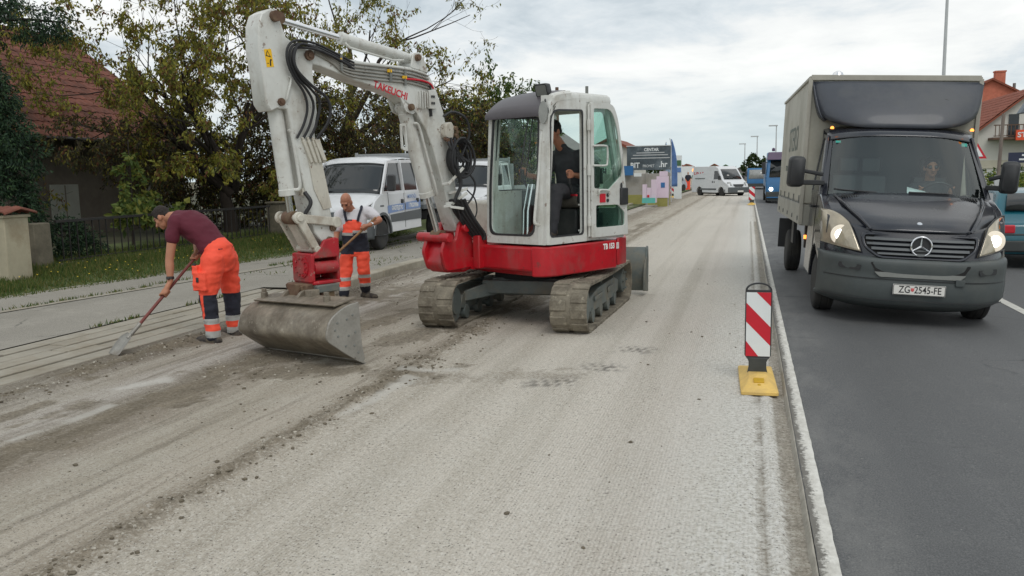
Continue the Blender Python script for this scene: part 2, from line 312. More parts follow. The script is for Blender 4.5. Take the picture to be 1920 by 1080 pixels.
def asphalt_mat(name, base, dark, light, scuff):
    t = NT(name); a = t.noise(.7, 5, .6, stretch=(1.4, .25, 1)); c = t.mix(t.rng(a, .35, .68), dark, base)
    gr = t.noise(120, 3, .75); c = t.mix(t.math('MULTIPLY', t.rng(gr, .5, .64), .7), c, mul(dark, .4)); c = t.mix(t.math('MULTIPLY', t.rng(gr, .48, .36), .4), c, light)
    v = t.vor(22); c = t.mix(t.math('MULTIPLY', t.rng(v, .04, .11, 1, 0), t.rng(t.noise(9.), .5, .6)), c, mul(light, 1.35))
    b = t.noise(2.4, 7, .7, off=(3, 5, 1)); c = t.mix(t.math('MULTIPLY', t.rng(b, .54, .72), scuff), c, light)
    if name == 'lane_asphalt':
        x = t.xyz()[0]
        for xc in (.98, 2.52):
            k = t.rng(t.math('ABSOLUTE', t.math('SUBTRACT', x, xc)), .38, .05); c = t.mix(t.math('MULTIPLY', k, t.rng(t.noise(.8, 4, .6, stretch=(3, .12, 1), off=(xc, 0, 0)), .3, .7, .08, .34)), c, mul(dark, .78))
        c = t.mix(t.math('MULTIPLY', t.rng(t.math('ABSOLUTE', t.math('SUBTRACT', x, .5)), .35, .0), t.rng(t.noise(2.5, 5, .7, stretch=(1, .4, 1)), .42, .7, 0, .5)), c, light)
        o_ = t.noise(.55, 3, .5, off=(1.3, 7, 0)); c = t.mix(t.math('MULTIPLY', t.rng(o_, .66, .72), .35), c, mul(dark, .5))
    cr = t.n.new('ShaderNodeTexVoronoi'); cr.feature = 'DISTANCE_TO_EDGE'; cr.inputs['Scale'].default_value = .33
    wp = t.mix(.06, t.co, t.n.new('ShaderNodeTexNoise').outputs['Color'])
    wn = t.noise(2.2, 5, .65); wc = t.n.new('ShaderNodeVectorMath'); wc.operation = 'ADD'; t.l.new(t.co, wc.inputs[0])
    cb = t.n.new('ShaderNodeCombineXYZ'); t.l.new(t.math('MULTIPLY', wn, .7), cb.inputs[0]); t.l.new(t.math('MULTIPLY', wn, -.5), cb.inputs[1]); t.l.new(cb.outputs[0], wc.inputs[1]); t.l.new(wc.outputs[0], cr.inputs[0])
    c = t.mix(t.math('MULTIPLY', t.rng(cr.outputs[0], .0, .007, 1, 0), t.rng(t.noise(.4, 3), .46, .54)), c, mul(dark, .4))
    t.bump(t.math('ADD', gr, t.rng(v, .0, .3)), .4, .008); return t.fin(c, t.rng(a, .3, .7, .62, .74), 0, .5)
asphalt_mat('lane_asphalt', srgb(93, 94, 95), srgb(79, 80, 81), srgb(136, 135, 131), .12)
asphalt_mat('walk_asphalt', srgb(150, 145, 135), srgb(136, 131, 121), srgb(176, 170, 158), .35)
pm('soil', srgb(96, 90, 66), .95, .3, 1.2, .5, 20)
pm('garden_soil', srgb(66, 66, 44), .95, .3, 1., .5, 20)
pm('verge_soil', srgb(78, 88, 48), .95, .3, 2., .5, 20)
pm('kerb_concrete', srgb(160, 153, 138), .9, .15, 2.5, .4, 60, dirt=srgb(112, 104, 88), dsc=2., damt=.6, dthr=.46)
pm('slab_concrete', srgb(152, 146, 133), .9, .12, 2.5, .4, 70, dirt=srgb(128, 118, 100), dsc=1.8, damt=.7, dthr=.45)
pm('groove_dirt', srgb(62, 55, 46), .95, .2, 4., .4, 40)
pm('line_paint', srgb(206, 204, 196), .7, .06, 4., .3, 90, dirt=srgb(140, 137, 130), dsc=9., damt=.7, dthr=.5)
def worn_line():
    t = NT('worn_line_paint'); x, y, z = t.xyz(); n1 = t.noise(34, 5, .75); n2 = t.noise(14, 5, .7, stretch=(1, .6, 1), off=(2, 2, 2))
    k = t.math('ADD', t.rng(x, .32, .39, -.26, .36), t.math('ADD', t.math('MULTIPLY', t.math('SUBTRACT', n1, .5), 1.2), t.math('MULTIPLY', t.math('SUBTRACT', n2, .5), .9)))
    c = t.mix(t.rng(k, -.12, .12), srgb(112, 109, 103), t.mix(t.rng(n2, .4, .65), srgb(214, 212, 205), srgb(184, 181, 173))); t.bump(n1, .4, .01); t.fin(c, .8, 0, .3)
worn_line()
pm('step_face', srgb(158, 153, 142), .9, .25, 5., .5, 40)

def gh(x, y):      # height of the dug-up carriageway
    n1 = fbm(x*1.3, y*.5); n2 = fbm(x*7, y*5, 3.); n3 = fbm(x*2.2, y*1.1, 8.)
    h = .010*n1+.004*n2
    near = 1 if y < 30 else 0
    h += .022*sm(-4.55, -4.75, x+.05*n3)                                              # the old surface still left beside the gutter
    h += (.045+.03*n2+.025*n3)*math.exp(-((x+5.62+.08*n3)/.20)**2)*sm(-.9, .3, n3+.5)            # swept spoil along the gutter
    h += (.022+.03*n2+.02*n3)*math.exp(-((x+2.88+.10*n3)/.13)**2)                        # ridge left by the blade
    h += .012*abs(n2)*math.exp(-((x+3.6)/.6)**2)
    h -= .014*math.exp(-((x-.094)/.03)**2)+.016*sm(.19, .215, x)*sm(.34, .3, x)
    return h
def seg_d(px, py, ax, ay, bx, by):
    dx, dy = bx-ax, by-ay; t = max(0, min(1, ((px-ax)*dx+(py-ay)*dy)/(dx*dx+dy*dy))); return math.hypot(px-ax-dx*t, py-ay-dy*t), t
STAINS = [(-4.45, 4.0, -4.42, 5.6, .16, .7), (-4.42, 5.6, -4.40, 7.2, .2, .75), (-4.5, 6.5, -3.6, 6.75, .24, .55), (-3.9, 6.9, -2.7, 6.8, .2, .5), (-2.6, 6.6, -1.5, 7.0, .22, .3), (-3.1, 7.5, -2.5, 7.2, .12, .5), (-4.3, 7.2, -3.2, 8.8, .34, .45), (-4.6, 8.4, -4.0, 10.2, .28, .6), (-4.9, 4.6, -4.86, 5.3, .1, .5), (-5.1, 4.5, -5.2, 5.2, .07, .5),
    (-5.3, 10.5, -4.6, 13.5, .35, .6), (-3.4, 10.2, -2.2, 11.5, .4, .5), (-4.3, 13, -4.0, 22, .25, .6), (-3.4, 18, -3.3, 30, .25, .5), (-4.9, 15, -4.6, 30, .35, .6), (-5.62, 4.5, -5.60, 11., .12, .8), (-2.9, 3.0, -2.93, 5.0, .06, .4), (-2.93, 5.0, -2.84, 7.0, .07, .6)]
PALES = [(-4.95, 5.75, -4.80, 6.05, .10, .6), (-4.68, 4.4, -4.66, 5.3, .03, .5), (-2.78, 5.4, -2.72, 6.6, .05, .55), (-2.9, 6.9, -2.5, 7.0, .08, .5), (-.6, 4.2, -.2, 6.6, .3, .12)]
TREADS = [(-1.02, 8.2), (-1.22, 7.35), (-1.52, 6.72)]
def build_road():
    xs = [-6.05+.035*i for i in range(int(6.38/.035)+1)]; ys = [1.2]; 
    while ys[-1] < 320: ys.append(ys[-1]+max(.04, (ys[-1]-10)*.05 if ys[-1] > 11 else .04))
    me = bpy.data.meshes.new('milled_road'); W = len(xs); vs = []; st = []; pa = []; tr = []
    for y in ys:
        for x in xs:
            vs.append((x, y, gh(x, y) if y < 60 else 0)); a = b = c = 0
            if y < 31:
                nn = fbm(x*3, y*1.6, 5.)*.9+fbm(x*9, y*6, 1.)*.5
                for (ax, ay, bx, by, w, k) in STAINS:
                    d, t = seg_d(x, y, ax, ay, bx, by)
                    if d < w*3: a = max(a, k*sm(1.5, .2, d/w+1.5*nn+.5*fbm(x*16, y*7, 4.)))
                for (ax, ay, bx, by, w, k) in PALES:
                    d, t = seg_d(x, y, ax, ay, bx, by)
                    if d < w*3: b = max(b, k*sm(1.3, .4, d/w+nn))
                a = max(a, .75*sm(.025, .008, abs(x-.094))*sm(-.9, .2, fbm(x, y*2, 2.)+.3))     # saw cut
                a = max(a, .4*sm(.19, .22, x))
                a = max(a, .30*sm(.16, .05, abs(x+2.9-.1*fbm(x*2.2, y*1.1, 8.)))*sm(-.3, .5, nn+.3))
                for tx, ty in TREADS:
                    dx, dy = x-tx, y-ty
                    if abs(dx) < .28 and abs(dy) < .26: c = max(c, .72*sm(.28, .08, abs(dx+.1*nn))*sm(.24, .06, abs(dy+.1*nn))*sm(-.15, .3, math.sin((dx+.35*dy)*70+3*nn)*.5+math.sin(dy*44+5*nn)*.3+nn*.7))
            st.append(a); pa.append(b); tr.append(c)
    fs = [(j*W+i, j*W+i+1, (j+1)*W+i+1, (j+1)*W+i) for j in range(len(ys)-1) for i in range(W-1)]
    me.from_pydata(vs, [], fs)
    for nm, arr in (('stain', st), ('pale', pa), ('tread', tr)): me.attributes.new(nm, 'FLOAT', 'POINT').data.foreach_set('value', arr)
    me.materials.append(MATS['milled_concrete'])
    for p in me.polygons: p.use_smooth = True
    o = bpy.data.objects.new('milled_road', me); COL.objects.link(o); struct(o)
build_road()
def lane_z(x): return (.024+.024*(x-.285)/.615 if x < .9 else .048-.05*(x-.9)) if x < 3.4 else -.077-.02*(x-3.4)
def build_lane():
    b = MB(); xs = [.312, .42, .8, 1.4, 2., 2.6, 3.1, 3.4, 5., 6.6]; ys = [-3+1.0*i for i in range(30)]+[27+5*i for i in range(60)]
    W = len(xs); vs = [(x+(.012*fbm(x, y*3.)+.006*fbm(3, y*11.) if x < .4 else 0), y, lane_z(x)) for y in ys for x in xs]
    b.add(vs, [(j*W+i, j*W+i+1, (j+1)*W+i+1, (j+1)*W+i) for j in range(len(ys)-1) for i in range(W-1)]); struct(b.build('asphalt_lane', 'lane_asphalt', norm=False))
    # the cut face of the asphalt, broken
    b = MB(); n = 900
    def row(k):
        y = 1+k*.06 if k < 400 else 25+(k-400)*.6; j = .010*fbm(2., y*9.)+.008*fbm(5., y*2.); return [(.315, y, lane_z(.312)-.001), (.309+j*.4, y, lane_z(.312)-.003), (.302+j*.5, y, .010), (.290+j*.5, y, -.02)]
    b.loft([row(k) for k in range(n)], 0, False, False); struct(b.build('road_cut_edge', 'step_face', norm=False))
    # edge line, ragged on the cut side
    b = MB(); L = []
    for k in range(700):
        y = 1+k*.05 if k < 500 else 26+(k-500)*1.2; a = .319+.005*fbm(7., y*14.); L.append([(a, y, lane_z(a)+.004), (.405+.004*fbm(4., y*6), y, lane_z(.405)+.004)])
    b.loft(L, 0, False, False); struct(b.build('edge_line', 'worn_line_paint', norm=False))
    b = MB()
    for y in [1.5, 10.1, 25.5, 33, 40, 47, 54, 61, 68]:
        ln = 3.2 if y > 2 else 3; b.add([(3.24, y, lane_z(3.24)+.004), (3.37, y, lane_z(3.37)+.004), (3.37, y+ln, lane_z(3.37)+.004), (3.24, y+ln, lane_z(3.24)+.004)], [(0, 1, 2, 3)])
    struct(b.build('centre_line', 'line_paint', norm=False))
build_lane()
def flat(name, mat, xs, ys, zf):
    b = MB(); W = len(xs); b.add([(x(y) if callable(x) else x, y, zf(i, y)) for y in ys for i, x in enumerate(xs)], [(j*W+i, j*W+i+1, (j+1)*W+i+1, (j+1)*W+i) for j in range(len(ys)-1) for i in range(W-1)]); return struct(b.build(name, mat, norm=False))
YS = [-2+1.*i for i in range(40)]+[38+8*i for i in range(40)]
walk_edge = lambda y: -9.5+.12*(min(y, 15)-9)
grass_edge = lambda y: -10.7+.13*(min(y, 17)-10.1)
flat('ground', 'soil', [-1500, -400, -60, -14.2, 8, 60, 400, 1500], [-60, -5, 40, 120, 400, 2500], lambda i, y: -.32)
flat('pavement', 'walk_asphalt', [lambda y: walk_edge(y)+.1, -7.34], YS, lambda i, y: .028)
flat('lay_by', 'walk_asphalt', [-7.335, -6.21], [11.6, 16, 24, 60, 350], lambda i, y: .06)
flat('pale_edging', 'slab_concrete', [lambda y: walk_edge(y)-.06, lambda y: walk_edge(y)+.09], YS, lambda i, y: .036)
flat('shoulder', 'walk_asphalt', [lambda y: grass_edge(y)-.5, lambda y: walk_edge(y)+.02], YS, lambda i, y: .024)
flat('verge', 'verge_soil', [-15, -13.2, lambda y: grass_edge(y)-.8, lambda y: grass_edge(y)-.1], YS, lambda i, y: [.22, .16, .07, .018][i])
flat('garden', 'garden_soil', [-60, -14.9], YS, lambda i, y: .2)
flat('far_pavement', 'walk_asphalt', [6.6, 12], YS, lambda i, y: -.139)
flat('far_verge', 'verge_soil', [12, 60], YS, lambda i, y: -.145)
# the grooved channel slabs beside the pavement, lying end to end
def build_channel():
    b = MB(); b.add([(-7.34, -2, -.01), (-5.96, -2, -.01), (-5.96, 60, -.01), (-7.34, 60, -.01)], [(0, 1, 2, 3)]); struct(b.build('channel_bed', 'groove_dirt', norm=False))
    b = MB(); rr = random.Random(3)
    for k in range(5):
        x0 = -7.3+k*.262; y = -1.5+rr.random(); 
        while y < 11.6:
            L = 1.98; dz = rr.uniform(-.006, .006); dx = rr.uniform(-.012, .012); b.box((x0+.112+dx, y+L/2, -.02+dz), (.214, L-.012, .10), 0, Matrix.Rotation(rr.uniform(-.004, .004), 3, 'Z')); y += L
    struct(b.build('channel_slabs', 'slab_concrete', bevel=.008))
    b = MB(); y = 11.4
    while y < 120:
        if not 16.2 < y < 16.6: b.box((-6.08+rr.uniform(-.02, .02), y+.5, .02+rr.uniform(-.008, .008)), (.24, .985, .24), 0, Matrix.Rotation(rr.uniform(-.012, .012), 3, 'Z'))
        y += 1.
    struct(b.build('kerb', 'kerb_concrete', bevel=.02))
build_channel()
# loose spoil: clods and chips
def stones(name, mat, n, place, rmin, rmax, seed):
    rr = random.Random(seed); b = MB(); ico = [Vector(p).normalized() for p in [(0, 0, 1), (.9, 0, .45), (.28, .85, .45), (-.72, .53, .45), (-.72, -.53, .45), (.28, -.85, .45), (.72, .53, -.45), (-.28, .85, -.45), (-.9, 0, -.45), (-.28, -.85, -.45), (.72, -.53, -.45), (0, 0, -1)]]
    fs = [(0, 1, 2), (0, 2, 3), (0, 3, 4), (0, 4, 5), (0, 5, 1), (1, 6, 2), (2, 7, 3), (3, 8, 4), (4, 9, 5), (5, 10, 1), (6, 7, 2), (7, 8, 3), (8, 9, 4), (9, 10, 5), (10, 6, 1), (11, 7, 6), (11, 8, 7), (11, 9, 8), (11, 10, 9), (11, 6, 10)]
    for _ in range(n):
        x, y = place(rr); r = rmin+(rmax-rmin)*rr.random()**4; z = gh(x, y) if x > -6.05 else .03; q = Matrix.Rotation(rr.random()*6, 3, 'Z'); s = Vector((1+.5*rr.random(), .7+.4*rr.random(), .5+.4*rr.random()))*r
        b.add([Vector((x, y, z+r*.25))+q @ Vector((p.x*s.x, p.y*s.y, p.z*s.z))*rr.uniform(.75, 1.15) for p in ico], fs)
    return tag(b.build(name, mat, smooth=0, norm=False), kind='stuff')
pm('spoil_clod', srgb(104, 96, 82), .95, .3, 9.)
pm('pale_chip', srgb(176, 170, 158), .9, .2, 9.)
def spoil_place(rr):
    k = rr.random(); y = 2.2+14*rr.random()**1.5
    if k > .93: return rr.uniform(-2.8, .2), y
    if k < .38: return rr.gauss(-5.62, .14), 4.6+9*rr.random()
    if k < .72: return rr.gauss(-2.86, .10), 2.6+7*rr.random()
    if k < .8: return rr.uniform(-4.7, -3.0), 4+8*rr.random()
    if k < .93: return rr.uniform(-4.8, -2.5), rr.uniform(6.2, 7.6)
    return rr.uniform(-2.9, .2)*rr.random()**.2, y
stones('spoil_rubble', 'spoil_clod', 2400, spoil_place, .002, .017, 5)
stones('concrete_gravel', 'pale_chip', 1500, spoil_place, .002, .013, 6)
# ================================================================ the excavator
def rpoly(pts, r=.06, k=4):
    """round every corner of an outline; the same corner count gives the same point count"""
    out = []; n = len(pts); rs = r if isinstance(r, (list, tuple)) else [r]*n
    for i in range(n):
        a, b, c = Vector(pts[i-1]), Vector(pts[i]), Vector(pts[(i+1) % n]); u = (a-b); w = (c-b); q = min(rs[i], u.length*.45, w.length*.45); p0 = b+u.normalized()*q; p1 = b+w.normalized()*q
        for j in range(k+1): t = j/k; out.append(tuple(p0*(1-t)**2+b*2*t*(1-t)+p1*t*t))
    return out
def arc(cx, cy, r, a0, a1, n): return [(cx+r*math.cos(R(a0+(a1-a0)*i/n)), cy+r*math.sin(R(a0+(a1-a0)*i/n))) for i in range(n+1)]
EXO = V(-2.49, 10.1, 0)
exc = thing('excavator', 'white and red tracked excavator with its wide grading bucket lowered on the milled road', 'excavator', EXO)
UP = rotz(R(-27))
YZ = lambda a, b, t: V(t, a, b)          # outline in (y, z), thickness along x
XZ = lambda a, b, t: V(a, t, b)
XY = lambda a, b, t: V(a, b, t)
def U(): return MB(UP)
UC = rotz(R(-1.8))
_MB = MB
class UMB(MB):
    def __init__(s, xf=None): MB.__init__(s, xf or UC)
# ---- undercarriage, square to the road
def track(xc, label=None):
    r, y0, y1, zc = .235, -1.06, 1.40, .272
    path = [(y0+(y1-y0)*i/13, zc-r) for i in range(14)]+[(y1+r*math.sin(PI*i/11), zc-r*math.cos(PI*i/11)) for i in range(1, 11)]+[(y1-(y1-y0)*i/13, zc+r-.02*math.sin(PI*i/13)) for i in range(14)]+[(y0-r*math.sin(PI*i/11), zc+r*math.cos(PI*i/11)) for i in range(1, 11)]
    P = [V(0, a, b) for a, b in path]; n = len(P); L = [0]
    for i in range(n): L.append(L[-1]+(P[(i+1) % n]-P[i]).length)
    def at(s):
        s %= L[-1]
        for i in range(n):
            if L[i+1] >= s:
                a, c = P[i], P[(i+1) % n]; t = (s-L[i])/(L[i+1]-L[i]); d = (c-a).normalized(); return a.lerp(c, t), d, V(0, d.z, -d.y)
    b = UMB(); rings = []
    for i in range(96):
        p, d, nn = at(L[-1]*i/96); rings.append([p+V(xc+x, 0, 0)+nn*h for x, h in ((-.2, 0), (.2, 0), (.2, .028), (-.2, .028))])
    b.loft(rings+[rings[0]], 0, True, False)
    N = 41
    for i in range(N):
        for sd, of in ((-1, 0), (1, .5)):
            p, d, nn = at(L[-1]*(i+of)/N); q, e, mm = at(L[-1]*(i+of)/N+.104)
            x0, x1 = xc+sd*.022, xc+sd*.205
            if x0 > x1: x0, x1 = x1, x0
            lo = [V(x0, 0, 0)+p+nn*.026, V(x1, 0, 0)+p+nn*.026, V(x1, 0, 0)+q+mm*.026, V(x0, 0, 0)+q+mm*.026]
            m1 = (d+e).normalized(); hi = [V(x0+.006, 0, 0)+p+nn*.044+m1*.006, V(x1-.006, 0, 0)+p+nn*.044+m1*.006, V(x1-.006, 0, 0)+q+mm*.044-m1*.006, V(x0+.006, 0, 0)+q+mm*.044-m1*.006]
            b.hexa(lo, hi)
    tr = b.build('track', 'dusty_rubber', exc, bevel=.006, smooth=30)
    b = UMB(); b.lathe((xc-.16, y0, zc), (1, 0, 0), [(0, .05), (.0, .12), (.02, .13), (.02, .2), (.05, .222), (.27, .222), (.30, .2), (.30, .13), (.32, .12), (.32, .05)], 32); b.build('idler', 'grey_steel', tr, smooth=30)
    b = UMB(); b.lathe((xc-.12, y1, zc), (1, 0, 0), [(0, .1), (.02, .17), (.1, .17), (.1, .215), (.14, .215), (.14, .17), (.24, .16), (.26, .1)], 30)
    for i in range(6): a = PI/3*i; b.cyl((xc+.13, y1+.12*math.cos(a), zc+.12*math.sin(a)), (xc+.155, y1+.12*math.cos(a), zc+.12*math.sin(a)), .016, n=6)
    b.build('sprocket', 'grey_steel', tr)
    b = UMB()
    for i in range(4):
        y = -.66+.45*i; b.lathe((xc-.14, y, .128), (1, 0, 0), [(0, .03), (0, .082), (.06, .082), (.07, .06), (.21, .06), (.22, .082), (.28, .082), (.28, .03)], 18)
    b.cyl((xc-.08, .1, .43), (xc+.08, .1, .43), .045); b.build_split('roller', 'grey_steel', tr)
    b = UMB(); b.prism([(-.86, .2), (-.78, .34), (-.3, .395), (.72, .395), (.95, .34), (.95, .2), (.7, .16), (-.7, .16)], YZ, xc-.11, xc+.13); b.box((xc+.14, -.35, .3), (.02, .5, .05)); b.box((xc+.14, .4, .3), (.02, .4, .07))
    b.build('track_frame', 'grey_steel', tr, bevel=.015)
track(-.80); track(.715)
b = UMB(); b.prism([(-.42, .30), (.42, .30), (.42, .5), (-.42, .5)], YZ, -.42, .42)
for s in (-1, 1):
    for t in (-1, 1): b.hexa([V(s*.35, t*.1, .30), V(s*.35, t*.40, .30), V(s*.69, t*.72, .24), V(s*.69, t*.42, .24)], [V(s*.35, t*.1, .49), V(s*.35, t*.40, .49), V(s*.69, t*.72, .37), V(s*.69, t*.42, .37)])
b.box((0, -.46, .4), (1.05, .09, .16))
b.build('undercarriage_frame', 'grey_steel', exc, bevel=.015)
b = UMB(); b.cyl((0, 0, .49), (0, 0, .575), .5, n=44); b.build('slewing_ring', 'black_gap', exc)
b = UMB(); prof = [(1.92+p, q) for p, q in [(0, .06), (.06, .09), (.02, .2), (0, .32), (.02, .44), (.08, .54), (.10, .66), (.06, .68), (-.03, .56), (-.05, .44), (-.07, .32), (-.05, .2), (-.02, .1)]]
b.prism(prof, YZ, -1.02, 1.06)
for x in (-1.02, 1.06): b.prism([(1.76, .08), (2.06, .04), (2.1, .5), (2.06, .69), (1.88, .5), (1.78, .3)], YZ, x-.012, x+.022)
for x in (-.45, .45): b.bar((x, .5, .36), (x, 1.88, .34), .1, .13)
b.build('dozer_blade', 'grey_steel', exc, bevel=.01)
# ---- house
b = U(); plan = rpoly([(-.26, -.86), (.74, -.86), (.885, -.66), (.895, .45), (.80, .74), (.52, .95), (0, 1.04), (-.55, .95), (-.86, .6), (-.92, 0), (-.88, -.5), (-.26, -.56)], .12, 4)
b.prism(plan, XY, .645, .925); b.prism(rpoly([(-.5, -.6), (.6, -.72), (.72, .4), (.3, .7), (-.4, .7), (-.7, .2)], .2, 4), XY, .575, .65)
b.build('house_body', 'red_paint', exc, bevel=.03, seg=3)
b = U(); out = [(.70, -.885), (.79, -.865), (.87, -.80), (.905, -.68), (.915, -.3), (.915, .42)]; inn = [(.70, -.84), (.77, -.83), (.84, -.77), (.872, -.66), (.88, -.3), (.88, .42)]
b.prism(out+inn[::-1], XY, .598, .93); b.build('side_skirt', 'red_paint', exc, bevel=.018, seg=3)
b = U(); b.prism([(.915, .45), (.85, .70), (.72, .88), (.70, .84), (.81, .68), (.88, .44)], XY, .62, .95); b.build('corner_weight', 'red_paint', exc, bevel=.018)
text('model_lettering', 'TB 153', .088, 'white_sticker', UP @ SIDE((.9175, .255, .862)), exc, .86, .001, bold=.004)
b = U(); b.frame([(.425, .825), (.475, .825), (.475, .898), (.425, .898)], [(.431, .832), (.469, .832), (.469, .891), (.431, .891)], lambda a, c, t: V(t, a-.02, c), .9165, .9185)
for y in (.418, .4285, .441): b.box((.917, y+.0, .8615), (.002, .006, .06))
b.build('model_numeral', 'white_sticker', exc, smooth=0)
b = U(); b.prism(rpoly([(-.9, -.42), (-.07, -.45), (-.07, .92), (-.5, .90), (-.84, .58)], .1), XY, .93, 1.40); b.prism(rpoly([(-.06, .66), (.28, .64), (.2, .9), (-.06, .95)], .06), XY, .93, 1.32)
b.build('engine_hood', 'old_white_paint', exc, bevel=.04, seg=3)
b = U()
for i in range(9): b.box((-.10, -.455, 1.0+.043*i), (.1, .02, .024))
b.build('louvre', 'grey_plastic', exc)
# ---- cab
cab = None
b = U()
XL0, XL1 = .842, .892
b.frame(rpoly([(-.81, .95), (-.135, .95), (-.135, 2.545), (-.68, 2.525)], [.01, .01, .01, .16]), rpoly([(-.785, 1.03), (-.195, 1.03), (-.195, 2.415), (-.755, 2.395)], [.05, .05, .05, .13]), YZ, XL0, XL1)
b.frame(rpoly([(-.128, .952), (.61, .952), (.595, 1.2), (.565, 1.40), (-.128, 1.40)], .01), rpoly([(-.05, 1.05), (.54, 1.05), (.54, 1.2), (.52, 1.35), (-.05, 1.35)], .02), YZ, XL0, XL1-.012)
b.frame(rpoly([(-.128, 1.40), (.565, 1.40), (.49, 1.95), (.40, 2.38), (.33, 2.545), (-.128, 2.545)], [.01, .01, .02, .05, .1, .01]), rpoly([(-.07, 1.45), (.52, 1.45), (.45, 1.95), (.36, 2.36), (.28, 2.47), (-.07, 2.47)], .03), YZ, XL0, XL1-.012)
# right side of the cab
b.frame(rpoly([(-.80, .95), (.61, .95), (.565, 1.42), (.49, 1.95), (.34, 2.545), (-.62, 2.525)], [.01, .01, .02, .02, .1, .1]), rpoly([(-.70, 1.53), (.42, 1.53), (.40, 1.7), (.39, 1.95), (.30, 2.40), (-.62, 2.40)], .05), YZ, .0, .045)
# front frame, leaning back a little
def FY(a, z, t): return V(a, -.80+.075*sm(1.0, 2.55, z)**1.4+t, z)
b.frame(rpoly([(.0, .95), (.88, .95), (.88, 1.6), (.88, 2.39), (.0, 2.40), (.0, 1.6)], .015), rpoly([(.045, 1.04), (.715, 1.04), (.765, 1.6), (.75, 2.32), (.06, 2.35), (.045, 1.6)], [.1, .1, .1, .05, .05, .1]), FY, -.045, .03)
# rear frame
def BY(a, z, t): return V(a, .625-.31*sm(1.0, 2.6, z)**1.3+t-.05, z)
b.frame(rpoly([(.0, .95), (.88, .95), (.88, 1.6), (.88, 2.5), (.0, 2.5), (.0, 1.6)], .015), rpoly([(.05, 1.30), (.83, 1.30), (.83, 1.9), (.83, 2.42), (.05, 2.42), (.05, 1.9)], .06), BY, -.02, .03)
# the rounded front corner post
post = []
for z in [.952, 1.2, 1.6, 2., 2.3, 2.46, 2.545]:
    dy = .075*sm(1.0, 2.55, z)**1.4; post.append([V(.78, -.855+dy, z), V(.84, -.845+dy, z), V(.872, -.825+dy, z), V(.893, -.812+dy, z), V(.895, -.795+dy, z), V(.85, -.785+dy, z), V(.78, -.79+dy, z)])
b.loft(post)
cab = b.build('cab', 'white_paint', exc, bevel=.008)
b = U(); pl = rpoly([(-.005, -.42), (.885, -.42), (.89, .36), (-.005, .36)], .06, 5)
b.loft([[V(.44+(x-.44)*k, -.12+(y+.12)*k, z) for x, y in pl] for k, z in ((1., 2.5), (1.008, 2.535), (.99, 2.575), (.94, 2.602), (.6, 2.618), (.05, 2.622))]); b.loft([[V(x0, y, z-.0), V(.895, y, z), V(.895, y+.0, z+.07), V(.86, y+.015, z+.10), V(x0, y+.01, z+.095)] for x0, y, z in ((.80, -.785, 2.36), (.80, -.74, 2.42), (.80, -.66, 2.475), (.80, -.55, 2.50), (.80, -.40, 2.515))]); b.build('cab_roof', 'white_paint', exc, smooth=50)
b = U(); rf = []
for i in range(8):
    t = i/7; y = -.835+.48*t; z = 2.375+.235*math.sin(t*PI/2)**.85; rf.append([V(-.005+.02*t, y, z), V(.2, y, z+.022), (V(.45, y, z+.03)), V(.7, y, z+.022), V(.80-.01*t, y, z), V(.80-.01*t, y, z-.05), V(-.005+.02*t, y, z-.05)])
b.loft(rf); pm('roof_visor', srgb(78, 74, 78), .38, .1, 3.); b.build('roof_visor', 'roof_visor', exc, smooth=50)
def pane(name, pts, fn, t, mat='cab_glass', parent=exc):
    b = U(); b.prism(pts, fn, t-.002, t+.002); return b.build(name, mat, parent, smooth=0)
pane('windscreen', rpoly([(.035, 1.03), (.725, 1.03), (.775, 1.6), (.76, 2.33), (.05, 2.36), (.035, 1.6)], .06), FY, 0.005, 'clear_glass')
pane('side_window', [(-.71, 1.52), (.43, 1.52), (.40, 1.95), (.31, 2.41), (-.63, 2.41)], YZ, .02, 'clear_glass')
pane('rear_window', [(.04, 1.29), (.84, 1.29), (.84, 2.43), (.04, 2.43)], BY, .005, 'clear_glass')
pane('quarter_window', rpoly([(-.07, 1.45), (.52, 1.45), (.45, 1.95), (.36, 2.36), (.28, 2.47), (-.07, 2.47)], .03), YZ, .85)
pane('quarter_window', rpoly([(-.05, 1.05), (.54, 1.05), (.54, 1.2), (.52, 1.35), (-.05, 1.35)], .02), YZ, .85)
# rubber seals round the glass
b = U(); s_o = [(.045, 1.04), (.715, 1.04), (.765, 1.6), (.75, 2.32), (.06, 2.35), (.045, 1.6)]; rr_ = [.1, .1, .1, .05, .05, .1]
b.frame(rpoly([(x+(-.004 if x < .4 else .004), z+(-.004 if z < 1.2 else .004)) for x, z in s_o], rr_), rpoly([(x+(.018 if x < .4 else -.018), z+(.018 if z < 1.2 else -.018) if z != 1.6 else z) for x, z in s_o], rr_), FY, -.049, -.03)
b.build('window_seal', 'black_plastic', exc)
b = U(); b.frame(rpoly([(-.788, 1.027), (-.192, 1.027), (-.192, 2.418), (-.758, 2.398)], [.05, .05, .05, .13]), rpoly([(-.772, 1.045), (-.21, 1.045), (-.21, 2.40), (-.745, 2.38)], [.05, .05, .05, .13]), YZ, .885, .896)
b.bar((.02, -.7, 1.53), (.02, .42, 1.53), .02, .024); b.bar((.02, -.71, 1.53), (.02, -.64, 2.4), .02, .024); b.build('door_seal', 'black_plastic', exc)
